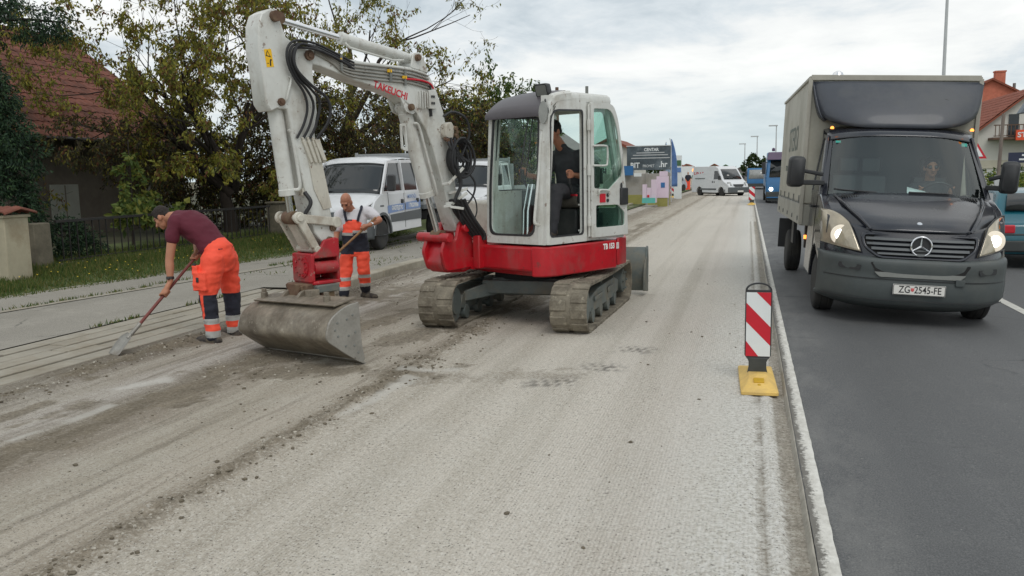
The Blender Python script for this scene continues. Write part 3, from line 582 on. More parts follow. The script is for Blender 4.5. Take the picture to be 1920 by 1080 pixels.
# the door, swung right back against the side of the cab
b = U(); D0, D1 = .905, .932
b.frame(rpoly([(-.095, 1.405), (.598, 1.405), (.515, 1.95), (.425, 2.33), (.33, 2.50), (-.095, 2.50)], [.01, .01, .03, .12, .14, .02]), rpoly([(-.045, 1.545), (.235, 1.52), (.52, 1.70), (.405, 2.24), (.29, 2.44), (-.045, 2.435)], [.03, .03, .05, .12, .1, .03]), YZ, D0, D1)
b.frame(rpoly([(-.095, .985), (.625, .985), (.61, 1.2), (.598, 1.405), (-.095, 1.405)], .02), rpoly([(-.01, 1.095), (.555, 1.095), (.555, 1.25), (.42, 1.345), (-.01, 1.35)], .03), YZ, D0, D1)
door = b.build('door', 'white_paint', exc, bevel=.008)
pane('door_window', rpoly([(-.05, 1.54), (.24, 1.515), (.525, 1.70), (.41, 2.25), (.29, 2.445), (-.05, 2.44)], .04), YZ, .92, 'cab_glass', door)
pane('door_window', rpoly([(-.015, 1.09), (.56, 1.09), (.56, 1.25), (.42, 1.35), (-.015, 1.355)], .03), YZ, .92, 'cab_glass', door)
b = U(); b.tube(catmull([(.93, -.06, 1.80), (.955, -.05, 1.80), (.965, .12, 1.80), (.965, .16, 1.83), (.965, .165, 1.98), (.965, .13, 2.02), (.955, -.05, 2.02), (.93, -.06, 2.02)], 5), .011, 10); b.build('grab_handle', 'white_paint', door)
b = U(); b.tube(catmull([(.93, .02, 1.47), (.955, .02, 1.48), (.955, .03, 1.52), (.955, .2, 1.515), (.955, .22, 1.48), (.93, .22, 1.46)], 5), .012, 10); b.build('latch_bar', 'white_paint', door)
b = U(); b.box((.935, .11, 1.43), (.01, .105, .10)); b.build('warning_sticker', 'brand_red', door)
b = U()
for z in (1.46, 1.40): b.cyl((.928, .205, z), (.944, .205, z), .02, n=14)
b.build_split('lock', 'black_plastic', door)
b = U(); b.box((.945, .52, 1.44), (.035, .14, .20)); b.cyl((.945, .47, 1.53), (.945, .47, 1.60), .012); b.build('door_catch', 'black_plastic', door, bevel=.02)
b = U(); b.tube([(.91, -.115, 1.0), (.91, -.115, 2.48)], .012, 8)
for z in (1.18, 1.75, 2.25): b.cyl((.912, -.115, z-.06), (.912, -.115, z+.06), .022)
b.build('hinge', 'white_paint', door)
# handrail, lamp, mirror, wiper, aerial
b = U(); b.tube(catmull([(.79, -.85, 1.17), (.79, -.90, 1.18), (.785, -.915, 1.25), (.785, -.84, 1.7), (.79, -.80, 2.10), (.79, -.76, 2.17), (.79, -.72, 2.17)], 6), .015, 10); b.build('handrail', 'white_paint', exc)
b = U(); b.xf = UP @ TR((.68, -.60, 2.63), R(18), 0, R(0)); b.loft([[V(x*k, y, z*k) for x, z in rpoly([(-.085, -.07), (.085, -.07), (.085, .07), (-.085, .07)], .03)] for k, y in ((1, -.06), (1, -.03), (.7, .04), (.3, .06))]); lamp = b.build('work_lamp', 'black_plastic', exc)
b.__init__(UP @ TR((.68, -.60, 2.63), R(18))); b.prism(rpoly([(-.072, -.057), (.072, -.057), (.072, .057), (-.072, .057)], .025), XZ, -.064, -.058); b.build('lens', 'grey_plastic', lamp)
b = U(); b.tube([(.70, -.55, 2.56), (.68, -.58, 2.6)], .012, 8); b.build('bracket', 'black_plastic', lamp)
b = U(); b.xf = UP @ TR((.845, -.80, 2.38), R(-4), 0, R(18)); b.loft([[V(x*k, y, z*k) for x, z in arc(0, 0, 1, 0, 340, 17)] for k, y in ((.04, .03), (.05, .0), (.05, -.012), (.04, -.014))])
for v in b.v: pass
pm('mirror_grey', srgb(140, 142, 138), .35, .15, 9.)
mir = b.build('mirror', 'black_plastic', exc); mir.scale = (1, 1, 1)
b = U(); b.xf = UP @ TR((.845, -.815, 2.36), R(-4), 0, R(18)); b.loft([[V(x*.05, y, z*.12) for x, z in arc(0, 0, 1, 0, 345, 23)] for y in (0, -.02)]); b.build('mirror_back', 'mirror_grey', mir, smooth=30)
b = U(); b.tube([(.79, -.77, 2.36), (.845, -.80, 2.38)], .01, 8); b.tube(catmull([(.80, -.73, 2.52), (.84, -.78, 2.49), (.85, -.8, 2.42)], 4), .009, 8); b.build('mirror_arm', 'black_plastic', mir)
b = U(); b.box((.80, .0, 2.64), (.025, .025, .10)); b.build('aerial', 'grey_plastic', exc)
b = U(); b.tube([(.56, -.835+.1, 2.33), (.53, -.86, 1.70)], .007, 6); b.tube([(.62, -.73, 2.33), (.60, -.85, 1.62)], .006, 6); b.build_split('wiper', 'black_plastic', exc)
# inside the cab
b = U(); b.box((.44, -.1, .97), (.8, 1.3, .03)); b.build('cab_floor', 'dark_grey_plastic', exc)
b = U(); b.prism(rpoly([(-.06, 1.32), (.35, 1.30), (.38, 1.42), (.34, 1.50), (-.04, 1.50), (-.09, 1.42)], .05), YZ, .22, .72); b.prism(rpoly([(.26, 1.42), (.38, 1.42), (.40, 1.80), (.36, 1.86), (.30, 1.84)], .04), YZ, .24, .70)
pm('seat_cloth', srgb(96, 92, 84), .9, .15, 6.); b.build('seat', 'seat_cloth', exc, bevel=.03)
b = U(); b.box((.46, .2, 1.14), (.4, .46, .34)); b.box((.12, -.05, 1.26), (.14, .5, .56)); b.box((.76, .12, 1.44), (.1, .42, .14)); b.box((.78, .10, 1.12), (.08, .36, .3)); b.build('console', 'dark_grey_plastic', exc, bevel=.02)
b = U(); b.tube([(.16, -.25, 1.5), (.165, -.37, 1.62), (.17, -.40, 1.66)], [.016, .014, .014], 8); b.tube([(.17, -.40, 1.65), (.175, -.42, 1.77)], [.02, .026], 10); b.build('joystick', 'black_plastic', exc)
b = U(); b.tube([(.68, -.12, 1.48), (.67, -.16, 1.62)], .014, 8); b.tube([(.67, -.16, 1.60), (.665, -.175, 1.72)], [.02, .025], 10); b.build('joystick', 'black_plastic', exc)
b = U()
for x in (.27, .33): b.tube([(x, -.52, .99), (x-.005, -.50, 1.3), (x, -.42, 1.60)], .011, 8)
b.build_split('travel_lever', 'chrome', exc)
b = U(); b.bar((.52, -.02, 1.47), (.8, -.2, 1.47), .02, .02); b.build('safety_bar', 'brand_red', exc)
b = U(); b.tube(catmull([(.80, -.165, 1.07), (.85, -.165, 1.07), (.855, -.165, 1.12), (.855, -.165, 1.3), (.85, -.165, 1.36), (.80, -.165, 1.36)], 4), .012, 8); b.build('grab_handle', 'white_paint', exc)
# ---- swing bracket
b = U()
b.prism(rpoly([(-.86, .64), (-.95, .60), (-1.27, .62), (-1.34, .72), (-1.3, .88), (-1.22, .99), (-1.08, .98), (-.9, .95)], .04), YZ, -.50, -.26)
for x in (-.54, -.245): b.prism(rpoly([(-.84, .66), (-1.30, .64), (-1.38, .86), (-1.30, 1.03), (-1.15, .97), (-1.08, 1.19), (-.98, 1.21), (-.90, 1.12), (-.87, .9)], .05), YZ, x, x+.045)
b.box((-.36, -.72, .79), (.42, .32, .30)); b.box((-.10, -.86, .84), (.10, .14, .38)); b.box((-.30, -.86, .70), (.30, .10, .14))
b.cyl((-.66, -1.29, 1.02), (-.14, -1.29, 1.02), .055); b.cyl((-.66, -1.02, 1.12), (-.14, -1.02, 1.12), .05)
for z in (.66, .93): b.cyl((-.36, -.93, z-.035), (-.36, -.93, z+.035), .13)
swing = b.build('swing_bracket', 'red_paint', exc, bevel=.01)
# ---- boom
BOOM = [(-3.098, 2.861), (-3.065, 2.925), (-2.998, 2.95), (-2.908, 2.945), (-2.768, 2.92), (-2.6, 2.886), (-2.337, 2.872), (-1.745, 2.866), (-1.519, 2.846), (-1.428, 2.79), (-1.346, 2.665), (-1.244, 2.428), (-1.166, 2.096), (-1.083, 1.62), (-.985, 1.131), (-1.02, 1.06), (-1.08, 1.08), (-1.13, 1.2), (-1.185, 1.34), (-1.268, 1.58), (-1.402, 2.003), (-1.514, 2.225), (-1.638, 2.387), (-1.747, 2.477), (-1.876, 2.553), (-2.047, 2.598), (-2.467, 2.683), (-2.734, 2.751), (-2.856, 2.783), (-3.026, 2.799), (-3.086, 2.822)]
b = U(); b.prism(BOOM, YZ, -.47, -.25)
boom = b.build('boom', 'white_paint', exc, bevel=.012)
b = U()
for x in (-.475, -.268): b.prism(rpoly([(-1.70, 2.86), (-1.45, 2.82), (-1.50, 2.95), (-1.56, 3.03), (-1.66, 3.02)], .03), YZ, x, x+.022)
for x in (-.475, -.268): b.prism(rpoly([(-1.86, 2.55), (-1.62, 2.36), (-1.66, 2.40), (-1.69, 2.37), (-1.79, 2.40)], .02), YZ, x, x+.022)
b.build_split('cylinder_bracket', 'white_paint', boom, bevel=.006)
b = U()
for p in ((-2.985, 2.872), (-1.725, 2.445), (-1.61, 2.97)): b.cyl((-.52, *p), (-.215, *p), .048 if p[0] < -2.9 else .036); b.cyl((-.525, *p), (-.205, *p), .026, n=8)
b.build_split('pin', 'rusty_steel', boom)
text('brand_lettering', 'TAKEUCHI', .105, 'brand_red', UP @ TR((-.2475, -1.985, 2.602)) @ Matrix.Rotation(R(-13.2), 4, 'X') @ Matrix(((0, 0, 1, 0), (1, 0, 0, 0), (0, 1, 0, 0), (0, 0, 0, 1))), boom, .92, .001, bold=.002)
b = U()
for i in range(5):
    o = .034*i; b.tube(catmull([(-.236, -2.92, 2.925-o*.2), (-.236, -2.76+o*.25, 2.90-o*.55), (-.236, -2.57+o*.2, 2.845-o*.9), (-.236, -2.2, 2.836-o), (-.236, -1.75, 2.832-o), (-.236, -1.47+o*.2, 2.79-o)], 5), .0095, 8)
b.build_split('hydraulic_pipe', 'worn_steel', boom)
b = U()
for y, z in ((-2.0, 2.765), (-1.80, 2.745), (-2.62, 2.83)): b.box((-.232, y, z), (.03, .028, .15)); 
b.build_split('pipe_clamp', 'grey_plastic', boom)
b = U()
for y, z in ((-2.0, 2.80), (-2.03, 2.80), (-1.80, 2.75), (-1.83, 2.75), (-2.63, 2.86)): b.box((-.222, y, z), (.022, .018, .03))
b.build_split('cable_tie', 'yellow_sticker', boom)
b = U(); b.tube(catmull([(-.225, -1.80, 2.735), (-.223, -1.6, 2.735), (-.223, -1.46, 2.71), (-.23, -1.40, 2.66)], 5), .011, 8); b.build('red_hose', 'brand_red', boom)
b = U(); b.box((-.232, -1.43, 2.54), (.04, .10, .20))
for i in range(4): b.box((-.235, -1.60+.035*i, 2.53), (.03, .014, .20-.02*abs(i-1)))
b.build('junction_bracket', 'white_paint', boom, bevel=.004)
b = U()
for i in range(2):
    for j in range(2): b.box((-.208, -1.415-.03*i, 2.57-.07*j), (.012, .018, .024))
b.build_split('hose_union', 'black_plastic', boom)
b = U(); b.prism(rpoly([(-1.30, 2.14), (-1.19, 2.10), (-1.16, 2.23), (-1.20, 2.31), (-1.29, 2.28)], .03), YZ, -.25, -.16); b.build('valve_block', 'old_white_paint', boom, bevel=.01)
b = U()
for y, z in ((-1.28, 2.12), (-1.2, 2.1), (-1.14, 2.17), (-1.15, 2.25), (-1.22, 2.07)): b.cyl((-.2, y, z), (-.13, y-.01, z-.02), .022, n=8); b.cyl((-.15, y, z), (-.15, y+.02, z-.07), .018, n=8)
b.build('valve_fittings', 'rusty_steel', boom)
b = U(); b.prism([(-1.455, 2.36), (-1.47, 2.60), (-1.45, 2.70), (-1.432, 2.70), (-1.447, 2.60), (-1.432, 2.36)], YZ, -.248, -.22); b.build('hose_channel', 'black_rubber', boom)
def hose(pts, r=.017, x=None, parent=None, name='hose', mat='hose_rubber'):
    b = U(); b.tube(catmull(pts, 6), r, 8); return b.build(name, mat, parent or boom)
hose([(-.16, -1.33, 2.36), (-.12, -1.214, 2.41), (-.09, -1.05, 2.34), (-.09, -1.0, 2.18), (-.12, -1.04, 2.03), (-.14, -1.1, 1.9)], .014)
for k, dx in enumerate((0, .04, .08)):
    hose([(-.16+dx*.4, -1.28+dx, 2.13), (-.12, -1.27+dx, 2.02), (-.11, -1.20+dx, 1.93), (-.1+.02*k, -1.13+dx, 1.86)], .016)
for k in range(5):
    a = .11+.012*k; x = -.21+.03*k
    hose([(x+.02*math.sin(t*1.3), -1.115+(a+.012*math.sin(k*2+t))*math.cos(t), 1.90+(a+.06+.012*math.cos(k+t))*math.sin(t)) for t in [PI*2.06*i/13+.35*k for i in range(14)]], .0155)
hose([(-.11, -1.22, 2.0), (-.1, -1.23, 1.85), (-.1, -1.16, 1.72), (-.1, -1.15, 1.6), (-.12, -1.24, 1.42)], .018)
hose([(-.13, -1.16, 2.03), (-.1, -1.19, 1.78), (-.11, -1.14, 1.6), (-.13, -1.20, 1.45), (-.15, -1.1, 1.2)], .018)
hose([(-.1, -1.08, 1.75), (-.08, -1.02, 1.72), (-.06, -.96, 1.62), (-.07, -.99, 1.48), (-.1, -1.1, 1.38), (-.12, -1.27, 1.45)], .012)
hose([(-.1, -1.05, 1.55), (-.07, -.96, 1.45), (-.07, -.93, 1.32), (-.08, -.96, 1.22), (-.09, -1.0, 1.12)], .008)
for k in range(5): hose([(-.2+.035*k, -1.22+.02*k, 1.45), (-.19+.035*k, -1.17+.025*k, 1.32), (-.17+.035*k, -1.06+.02*k, 1.18), (-.16+.035*k, -.95+.02*k, 1.05), (-.15+.03*k, -.86, .98)], .02)
b = U()
for (y, z), (y2, z2) in (((-1.30, 1.62), (-1.12, 1.80)), ((-1.25, 1.40), (-1.07, 1.52)), ((-1.20, 1.52), (-1.06, 1.57)), ((-1.28, 1.37), (-1.13, 1.345))): b.bar((-.24, y, z), (-.16, y+.03, z+.01), .03, .03); b.bar((-.16, y+.02, z), (-.08, y2, z2), .03, .03)
b.build_split('hose_guide', 'white_paint', boom, bevel=.004)
# ---- rams
def ram(name, p, q, r, split, rr, parent, mat='white_paint', x=-.36):
    P, Q = V(x, *p), V(x, *q); d = (Q-P).normalized(); L = (Q-P).length
    b = U(); b.lathe(P, d, [(-.045, r*.6), (-.04, r*.85), (.05, r*.9), (.06, r), (L*split-.06, r), (L*split-.055, r*1.1), (L*split, r*1.1), (L*split+.006, r*.7)], 24)
    b.cyl(P+V(-.07, 0, 0), P+V(.07, 0, 0), r*.85)
    o = b.build(name, mat, parent, smooth=30)
    b = U(); b.cyl(P+d*L*split, Q, rr); b.build('rod', 'chrome', o)
    b = U(); b.cyl(Q+V(-.075, 0, 0), Q+V(.075, 0, 0), rr*1.9); b.build('rod_eye', 'rusty_steel', o); return o
r1 = ram('boom_ram', (-1.725, 2.445), (-1.27, 1.04), .078, .68, .034, exc)
b = U(); b.tube(catmull([(-.27, -1.67, 2.28), (-.26, -1.6, 2.25), (-.26, -1.5, 1.95), (-.26, -1.37, 1.55), (-.3, -1.35, 1.5)], 5), .014, 8); b.build('feed_pipe', 'white_paint', r1)
b = U(); b.frame(rpoly([(-1.83, 2.0), (-1.75, 1.98), (-1.77, 2.28), (-1.84, 2.27)], .02), rpoly([(-1.815, 2.03), (-1.77, 2.015), (-1.787, 2.25), (-1.827, 2.245)], .01), YZ, -.30, -.275); b.build('guard_bracket', 'white_paint', r1)
r2 = ram('stick_ram', (-1.61, 2.97), (-3.25, 3.195), .056, .56, .03, exc)
b = U(); b.tube([(-.31, -1.75, 2.94), (-.30, -1.9, 2.925), (-.30, -2.45, 3.0), (-.33, -2.5, 3.06)], .012, 8); b.build('feed_pipe', 'white_paint', r2)
r3 = ram('bucket_ram', (-3.315, 2.42), (-3.195, 1.335), .074, .80, .034, exc)
b = U(); b.tube(catmull([(-.26, -3.235, 2.17), (-.26, -3.20, 2.1), (-.26, -3.15, 1.75), (-.27, -3.14, 1.62), (-.3, -3.2, 1.6)], 5), .017, 8); b.build('feed_pipe', 'white_paint', r3)
b = U(); b.box((-.32, -3.11, 1.60), (.06, .22, .04)); b.box((-.30, -3.06, 1.58), (.07, .10, .07)); b.build_split('pipe_clamp', 'old_white_paint', r3, bevel=.006)
# ---- stick
STICK = [(-3.411, 3.237), (-3.36, 3.262), (-3.306, 3.24), (-3.275, 3.152), (-3.225, 3.02), (-3.103, 2.95), (-2.98, 2.93), (-2.93, 2.87), (-2.945, 2.717), (-2.925, 2.52), (-2.915, 2.339), (-2.955, 2.191), (-2.948, 2.065), (-2.896, 1.886), (-2.838, 1.574), (-2.784, 1.214), (-2.773, 1.075), (-2.83, 1.02), (-2.90, 1.05), (-3.011, 1.184), (-3.056, 1.399), (-3.122, 1.734), (-3.188, 2.036), (-3.251, 2.356), (-3.353, 2.361), (-3.42, 2.33), (-3.47, 2.40), (-3.491, 2.656), (-3.52, 2.891), (-3.507, 3.103), (-3.468, 3.202)]
b = U(); b.prism(STICK, YZ, -.475, -.245); stick = b.build('stick', 'white_paint', exc, bevel=.012)
b = U(); b.prism([(-3.08, 2.06), (-2.93, 2.06), (-2.80, 1.42), (-2.90, 1.40), (-3.0, 1.6)], YZ, -.243, -.236); b.prism([(-2.93, 2.08), (-2.99, 2.08), (-2.90, 1.88), (-2.86, 1.88)], YZ, -.30, -.2); b.build('wear_plate', 'old_white_paint', stick, bevel=.004)
b = U()
for k in range(4): b.bar((-.235, -3.10+.055*k, 2.07), (-.235, -3.02+.05*k, 1.86), .04, .03); b.cyl((-.235, -3.105+.055*k, 2.10), (-.235, -3.09+.055*k, 2.06), .016)
b.build_split('hose_clamp', 'old_white_paint', stick, bevel=.006)
b = U(); b.tube([(-.24, -3.215, 2.66), (-.225, -3.2, 2.64), (-.225, -3.26, 2.45), (-.24, -3.265, 2.43)], .012, 8); b.build('grease_pipe', 'white_paint', stick)
b = U(); b.box((-.2435, -3.418, 2.81), (.003, .075, .16), 0, Matrix.Rotation(R(8), 3, 'X')); st = b.build('warning_sticker', 'yellow_sticker', stick, smooth=0)
b = U(); b.frame([(-3.452, 2.826), (-3.397, 2.818), (-3.434, 2.882)], [(-3.441, 2.833), (-3.408, 2.828), (-3.431, 2.868)], YZ, -.242, -.2412); b.box((-.2416, -3.405, 2.765), (.0008, .014, .05)); b.box((-.2416, -3.40, 2.795), (.0008, .016, .016)); b.box((-.2416, -3.43, 2.762), (.0008, .02, .006)); b.build('pictogram', 'black_ink', st, smooth=0)
b = U(); b.cyl((-.52, -3.34, 3.19), (-.2, -3.34, 3.19), .05)
for p in ((-3.315, 2.42), (-2.80, 1.22), (-2.845, 1.10)): b.cyl((-.50, *p), (-.222, *p), .036); b.cyl((-.505, *p), (-.215, *p), .02, n=6)
b.build_split('pin', 'rusty_steel', stick)
for k, o in enumerate((0, .03, .06)):
    hose([(-.235, -2.46, 2.845-o), (-.225, -2.72, 2.93-o*.8), (-.20+o*.4, -2.95, 2.985-o), (-.19, -3.16+o*.5, 2.985-o), (-.18, -3.255+o, 2.91-o*.3), (-.18, -3.265+o, 2.79), (-.18, -3.21+o, 2.66), (-.18, -3.10+o*1.5, 2.51+o*.5), (-.19, -3.065+o*2.4, 2.37+o), (-.21, -3.10+o*2.3, 2.22), (-.23, -3.17+o*2.4, 2.09)], .0125, parent=stick)
hose([(-.235, -2.5, 2.81), (-.2, -2.8, 2.90), (-.17, -3.1, 2.96), (-.16, -3.2, 2.86), (-.15, -3.19, 2.72), (-.14, -3.04, 2.58), (-.14, -2.89, 2.49), (-.14, -2.835, 2.38), (-.16, -2.86, 2.24), (-.22, -2.95, 2.09)], .015, parent=stick)
hose([(-.25, -3.1, 1.58), (-.2, -3.07, 1.48), (-.22, -3.12, 1.38), (-.25, -3.14, 1.30)], .02, parent=stick)
# ---- bucket linkage
b = U()
for x in (-.53, -.215): b.bar((x, -3.21, 1.335), (x, -2.76, 1.275), .03, .085); b.bar((x, -3.20, 1.335), (x, -3.02, 1.02), .035, .08); b.cyl((x-.02, -3.2, 1.335), (x+.02, -3.2, 1.335), .06); b.cyl((x-.02, -2.77, 1.275), (x+.02, -2.77, 1.275), .055)
b.cyl((-.56, -3.2, 1.335), (-.18, -3.2, 1.335), .036); b.cyl((-.56, -3.02, 1.02), (-.18, -3.02, 1.02), .036); b.bar((-.36, -3.19, 1.32), (-.36, -3.03, 1.03), .14, .06)
b.build('bucket_link', 'old_white_paint', exc, bevel=.008)
# ---- tilting coupler
b = U()
b.prism(rpoly([(-3.07, .70), (-3.08, .97), (-3.0, 1.02), (-2.95, 1.10), (-2.80, 1.13), (-2.77, .93), (-2.82, .68), (-2.95, .66)], .03), YZ, -.50, -.46)
b.prism(rpoly([(-3.08, .935), (-3.08, .975), (-3.0, 1.03), (-2.95, 1.11), (-2.80, 1.13), (-2.77, .99), (-2.78, .935)], .02), YZ, -.215, -.175); b.box((-.33, -2.79, .9), (.30, .03, .44))
b.prism(rpoly([(-.50, .70), (-.17, .70), (-.17, .985), (-.50, .985)], .03), XZ, -3.115, -3.075); b.box((-.33, -2.94, .695), (.34, .32, .035)); b.box((-.33, -2.93, .955), (.30, .28, .03))
coup = b.build('tilt_coupler', 'worn_red_paint', exc, bevel=.01)
b = U(); b.cyl((-.22, -3.075, .84), (-.22, -2.80, .84), .062); b.build('tilt_ram', 'worn_red_paint', coup)
b = U(); b.lathe((-.335, -3.115, .85), (0, -1, 0), [(0, .11), (.01, .11), (.012, .07), (.018, .07), (.02, .03)], 20)
for i in range(10): a = PI/5*i; b.cyl((-.335+.085*math.cos(a), -3.12, .85+.085*math.sin(a)), (-.335+.085*math.cos(a), -3.14, .85+.085*math.sin(a)), .012, n=6)
b.build('slew_bearing', 'worn_red_paint', coup)
b = U(); b.box((-.36, -3.06, .635), (.34, .22, .11))
for x in (-.50, -.26): b.prism(rpoly([(-3.20, .68), (-2.98, .68), (-2.98, .56), (-3.05, .45), (-3.14, .47)], .02), YZ, x-.02, x+.02)
b.cyl((-.54, -3.13, .61), (-.2, -3.13, .61), .036); b.prism([(-.50, .69), (-.26, .69), (-.33, .50), (-.43, .50)], XZ, -3.20, -3.17); b.box((-.2, -2.95, .56), (.10, .16, .16))
b.build('hitch', 'rusty_steel', coup, bevel=.012)
b = U(); b.box((-.22, -2.96, .64), (.20, .26, .075)); b.build('hitch_plate', 'grey_steel', coup, bevel=.01)
# ---- grading bucket
BT = UP @ TR((.55, -3.17, .02)) @ Matrix.Rotation(R(-2.0), 4, 'Y') @ Matrix.Rotation(R(3.0), 4, 'Z') @ TR((-.55, 3.17, 0))
BO = [(-3.15, .555), (-3.24, .545), (-3.345, .505), (-3.45, .435), (-3.495, .345), (-3.50, .26), (-3.41, .185), (-3.30, .105), (-3.20, .04), (-3.12, -.01)]
BO2 = [(-3.15, .555)]+[tuple(p.xy) for p in catmull([(a, c, 0) for a, c in BO], 3)][1:]
inn = [(a+.028*(1 if a < -3.2 else .2), c+(-.022 if c > .3 else .024)) for a, c in BO2]
b = MB(BT); b.prism(BO2+inn[::-1], YZ, -.80, .55)
bk = b.build('bucket', 'dusty_steel', exc, bevel=.004, smooth=50)
b = MB(BT)
for x in (-.815, .55): b.prism([(-3.12, .56)]+BO2+[(-3.085, .03), (-3.11, .18), (-3.115, .42)], YZ, x, x+.022)
b.build_split('end_plate', 'worn_steel', bk, bevel=.004)
b = MB(BT)
for i, (y, z) in enumerate(((-3.38, .40), (-3.27, .42), (-3.2, .45), (-3.38, .28), (-3.26, .27), (-3.18, .29), (-3.30, .18), (-3.2, .17), (-3.16, .10), (-3.41, .34))): b.lathe((.572, y, z), (1, 0, 0), [(0, .012), (.005, .010), (.006, .004)], 10)
b.build('bolt', 'grey_plastic', bk)
b = MB(BT); b.prism([(-3.34, .535), (-3.10, .575), (-3.10, .598), (-3.36, .552)], YZ, -.74, .50)
for x in (-.46, -.22): b.prism([(-3.26, .54), (-3.0, .55), (-3.04, .62), (-3.10, .66), (-3.18, .62)], YZ, x-.02, x+.02)
b.box((-.10, -3.12, .60), (.10, .10, .10))
for x in (-.70, .28): b.cyl((x, -3.25, .55), (x, -3.25, .62), .035, n=10); b.box((x, -3.25, .635), (.05, .03, .04))
b.build('mount', 'dusty_steel', bk, bevel=.006)
b = MB(BT); b.prism([(-3.2, .035), (-3.09, -.022), (-3.09, -.005), (-3.2, .06)], YZ, -.83, .585); b.build('cutting_edge', 'worn_steel', bk)
# ================================================================ vehicles
pm('navy_paint', srgb(30, 33, 42), .24, .12, 2., dirt=srgb(84, 84, 80), dsc=1.6, damt=.28, dthr=.48, coat=.6)
pm('bumper_plastic', srgb(72, 78, 78), .55, .1, 3., .08, 150, dirt=srgb(104, 104, 98), dsc=1.5, damt=.35, dthr=.48)
pm('tarpaulin', srgb(176, 173, 160), .6, .07, 1.2, .25, 3., dirt=srgb(128, 124, 110), dsc=1.2, damt=.45, dthr=.46)
pm('fairing_paint', srgb(62, 66, 74), .42, .12, 1.6, dirt=srgb(98, 98, 96), dsc=1.3, damt=.4, dthr=.46, coat=.15)
pm('tyre_rubber', (.02, .02, .02), .8, .3, 6., .25, 60, dirt=srgb(88, 84, 76), dsc=3., damt=.35, dthr=.46)
pm('steel_rim', srgb(120, 116, 108), .45, .2, 5., metal=.3, dirt=srgb(88, 74, 60), damt=.5)
pm('lamp_lens', srgb(172, 162, 142), .14, .22, 7., coat=.8, metal=.35)
pm('clear_lens', srgb(150, 152, 150), .1, .2, 9., coat=.6)
emit('lit_headlight', (1., .93, .80), 5.5)
emit('lit_reflector', (1., .90, .74), .42)
emit('lit_marker', (1., .30, .05), 2.6)
pm('dash_plastic', (.02, .021, .022), .7, .1)
pm('plate_white', srgb(222, 220, 214), .4, .03)
pm('paper', srgb(226, 232, 232), .7, .03)
pm('teal_sticker', srgb(40, 150, 136), .5, .05)
pm('coat_of_arms', srgb(206, 96, 96), .6, .3, 60.)
pm('van_white', srgb(212, 214, 216), .28, .04, 2., dirt=srgb(160, 152, 138), dsc=1.5, damt=.3, dthr=.56, coat=.4)
pm('van_grey', srgb(84, 88, 90), .5, .1, 3.)
pm('pale_blue_vinyl', srgb(122, 146, 190), .4, .05)
pm('alloy_board', srgb(150, 153, 154), .4, .12, 4., metal=.2)
def vglass(name, c, r=.04): t = NT(name); t.fin(c, r, 0, .7); return t.m
MATS['van_glass'] = vglass('van_glass', (.018, .022, .024))
pm('teal_paint', srgb(26, 92, 106), .25, .08, coat=.6)
pm('blue_truck_paint', srgb(44, 104, 152), .35, .1, coat=.3)
pm('purple_visor', srgb(84, 66, 92), .4, .1)
def shell(secs, mat, name, parent, nt=14, xf=None, solid=.012, half=None):
    """body skin through cross sections (y, z, half width, sweep back at the edge, drop at the edge)"""
    b = MB(xf); pts = [[Vector(s) for s in secs]]; n = len(secs)
    def fn(u, v):
        f = u*(n-1); i = min(int(f), n-2); t = f-i; a, c = secs[i], secs[i+1]; y, z, w, sw, dr = [a[k]+(c[k]-a[k])*t for k in range(5)]
        q = v*2-1; e = abs(q); return V(w*math.sin(q*PI/2*.98)/math.sin(PI/2*.98) if False else w*q, y+sw*e**3.2, z-dr*e**3.2)
    b.grid(fn, (n-1)*3, nt*2); return b.build(name, mat, parent, smooth=45, solid=solid, norm=False)
def wheel(parent, loc, r, w, rim='steel_rim', rr=.6, hub=True):
    b = MB(TR(loc)); k = 1 if loc[0] > 0 else -1; W = w/2
    b.lathe((-W, 0, 0), (1, 0, 0), [(0, r*rr), (0, r*.80), (.012, r*.93), (.035, r*.99), (w*.3, r), (w*.32, r*.985), (w*.36, r*.985), (w*.38, r), (w*.62, r), (w*.64, r*.985), (w*.68, r*.985), (w*.7, r), (w-.035, r*.99), (w-.012, r*.93), (w, r*.8), (w, r*rr)], 36)
    o = b.build('wheel', 'tyre_rubber', parent, smooth=40)
    b = MB(TR(loc)); b.lathe((k*W*.92, 0, 0), (-k, 0, 0), [(0, r*rr*1.02), (.0, r*rr*.93), (.05, r*rr*.84), (.06, r*rr*.6), (.03, r*rr*.42), (.02, r*rr*.2), (.02, 0.001)], 28)
    for i in range(8): a = PI/4*i; b.lathe((k*(W*.92-.045), r*rr*.72*math.cos(a), r*rr*.72*math.sin(a)), (k, 0, 0), [(-.02, r*.07), (.004, r*.07)], 8)
    b.build('rim', rim, o, smooth=40); return o
def patch(A, B_, C_, D, fn, n=8, off=0.): return lambda u, v: fn(*[(A[k]*(1-u)+B_[k]*u)*(1-v)+(D[k]*(1-u)+C_[k]*u)*v for k in (0, 1)], off+.0*u)

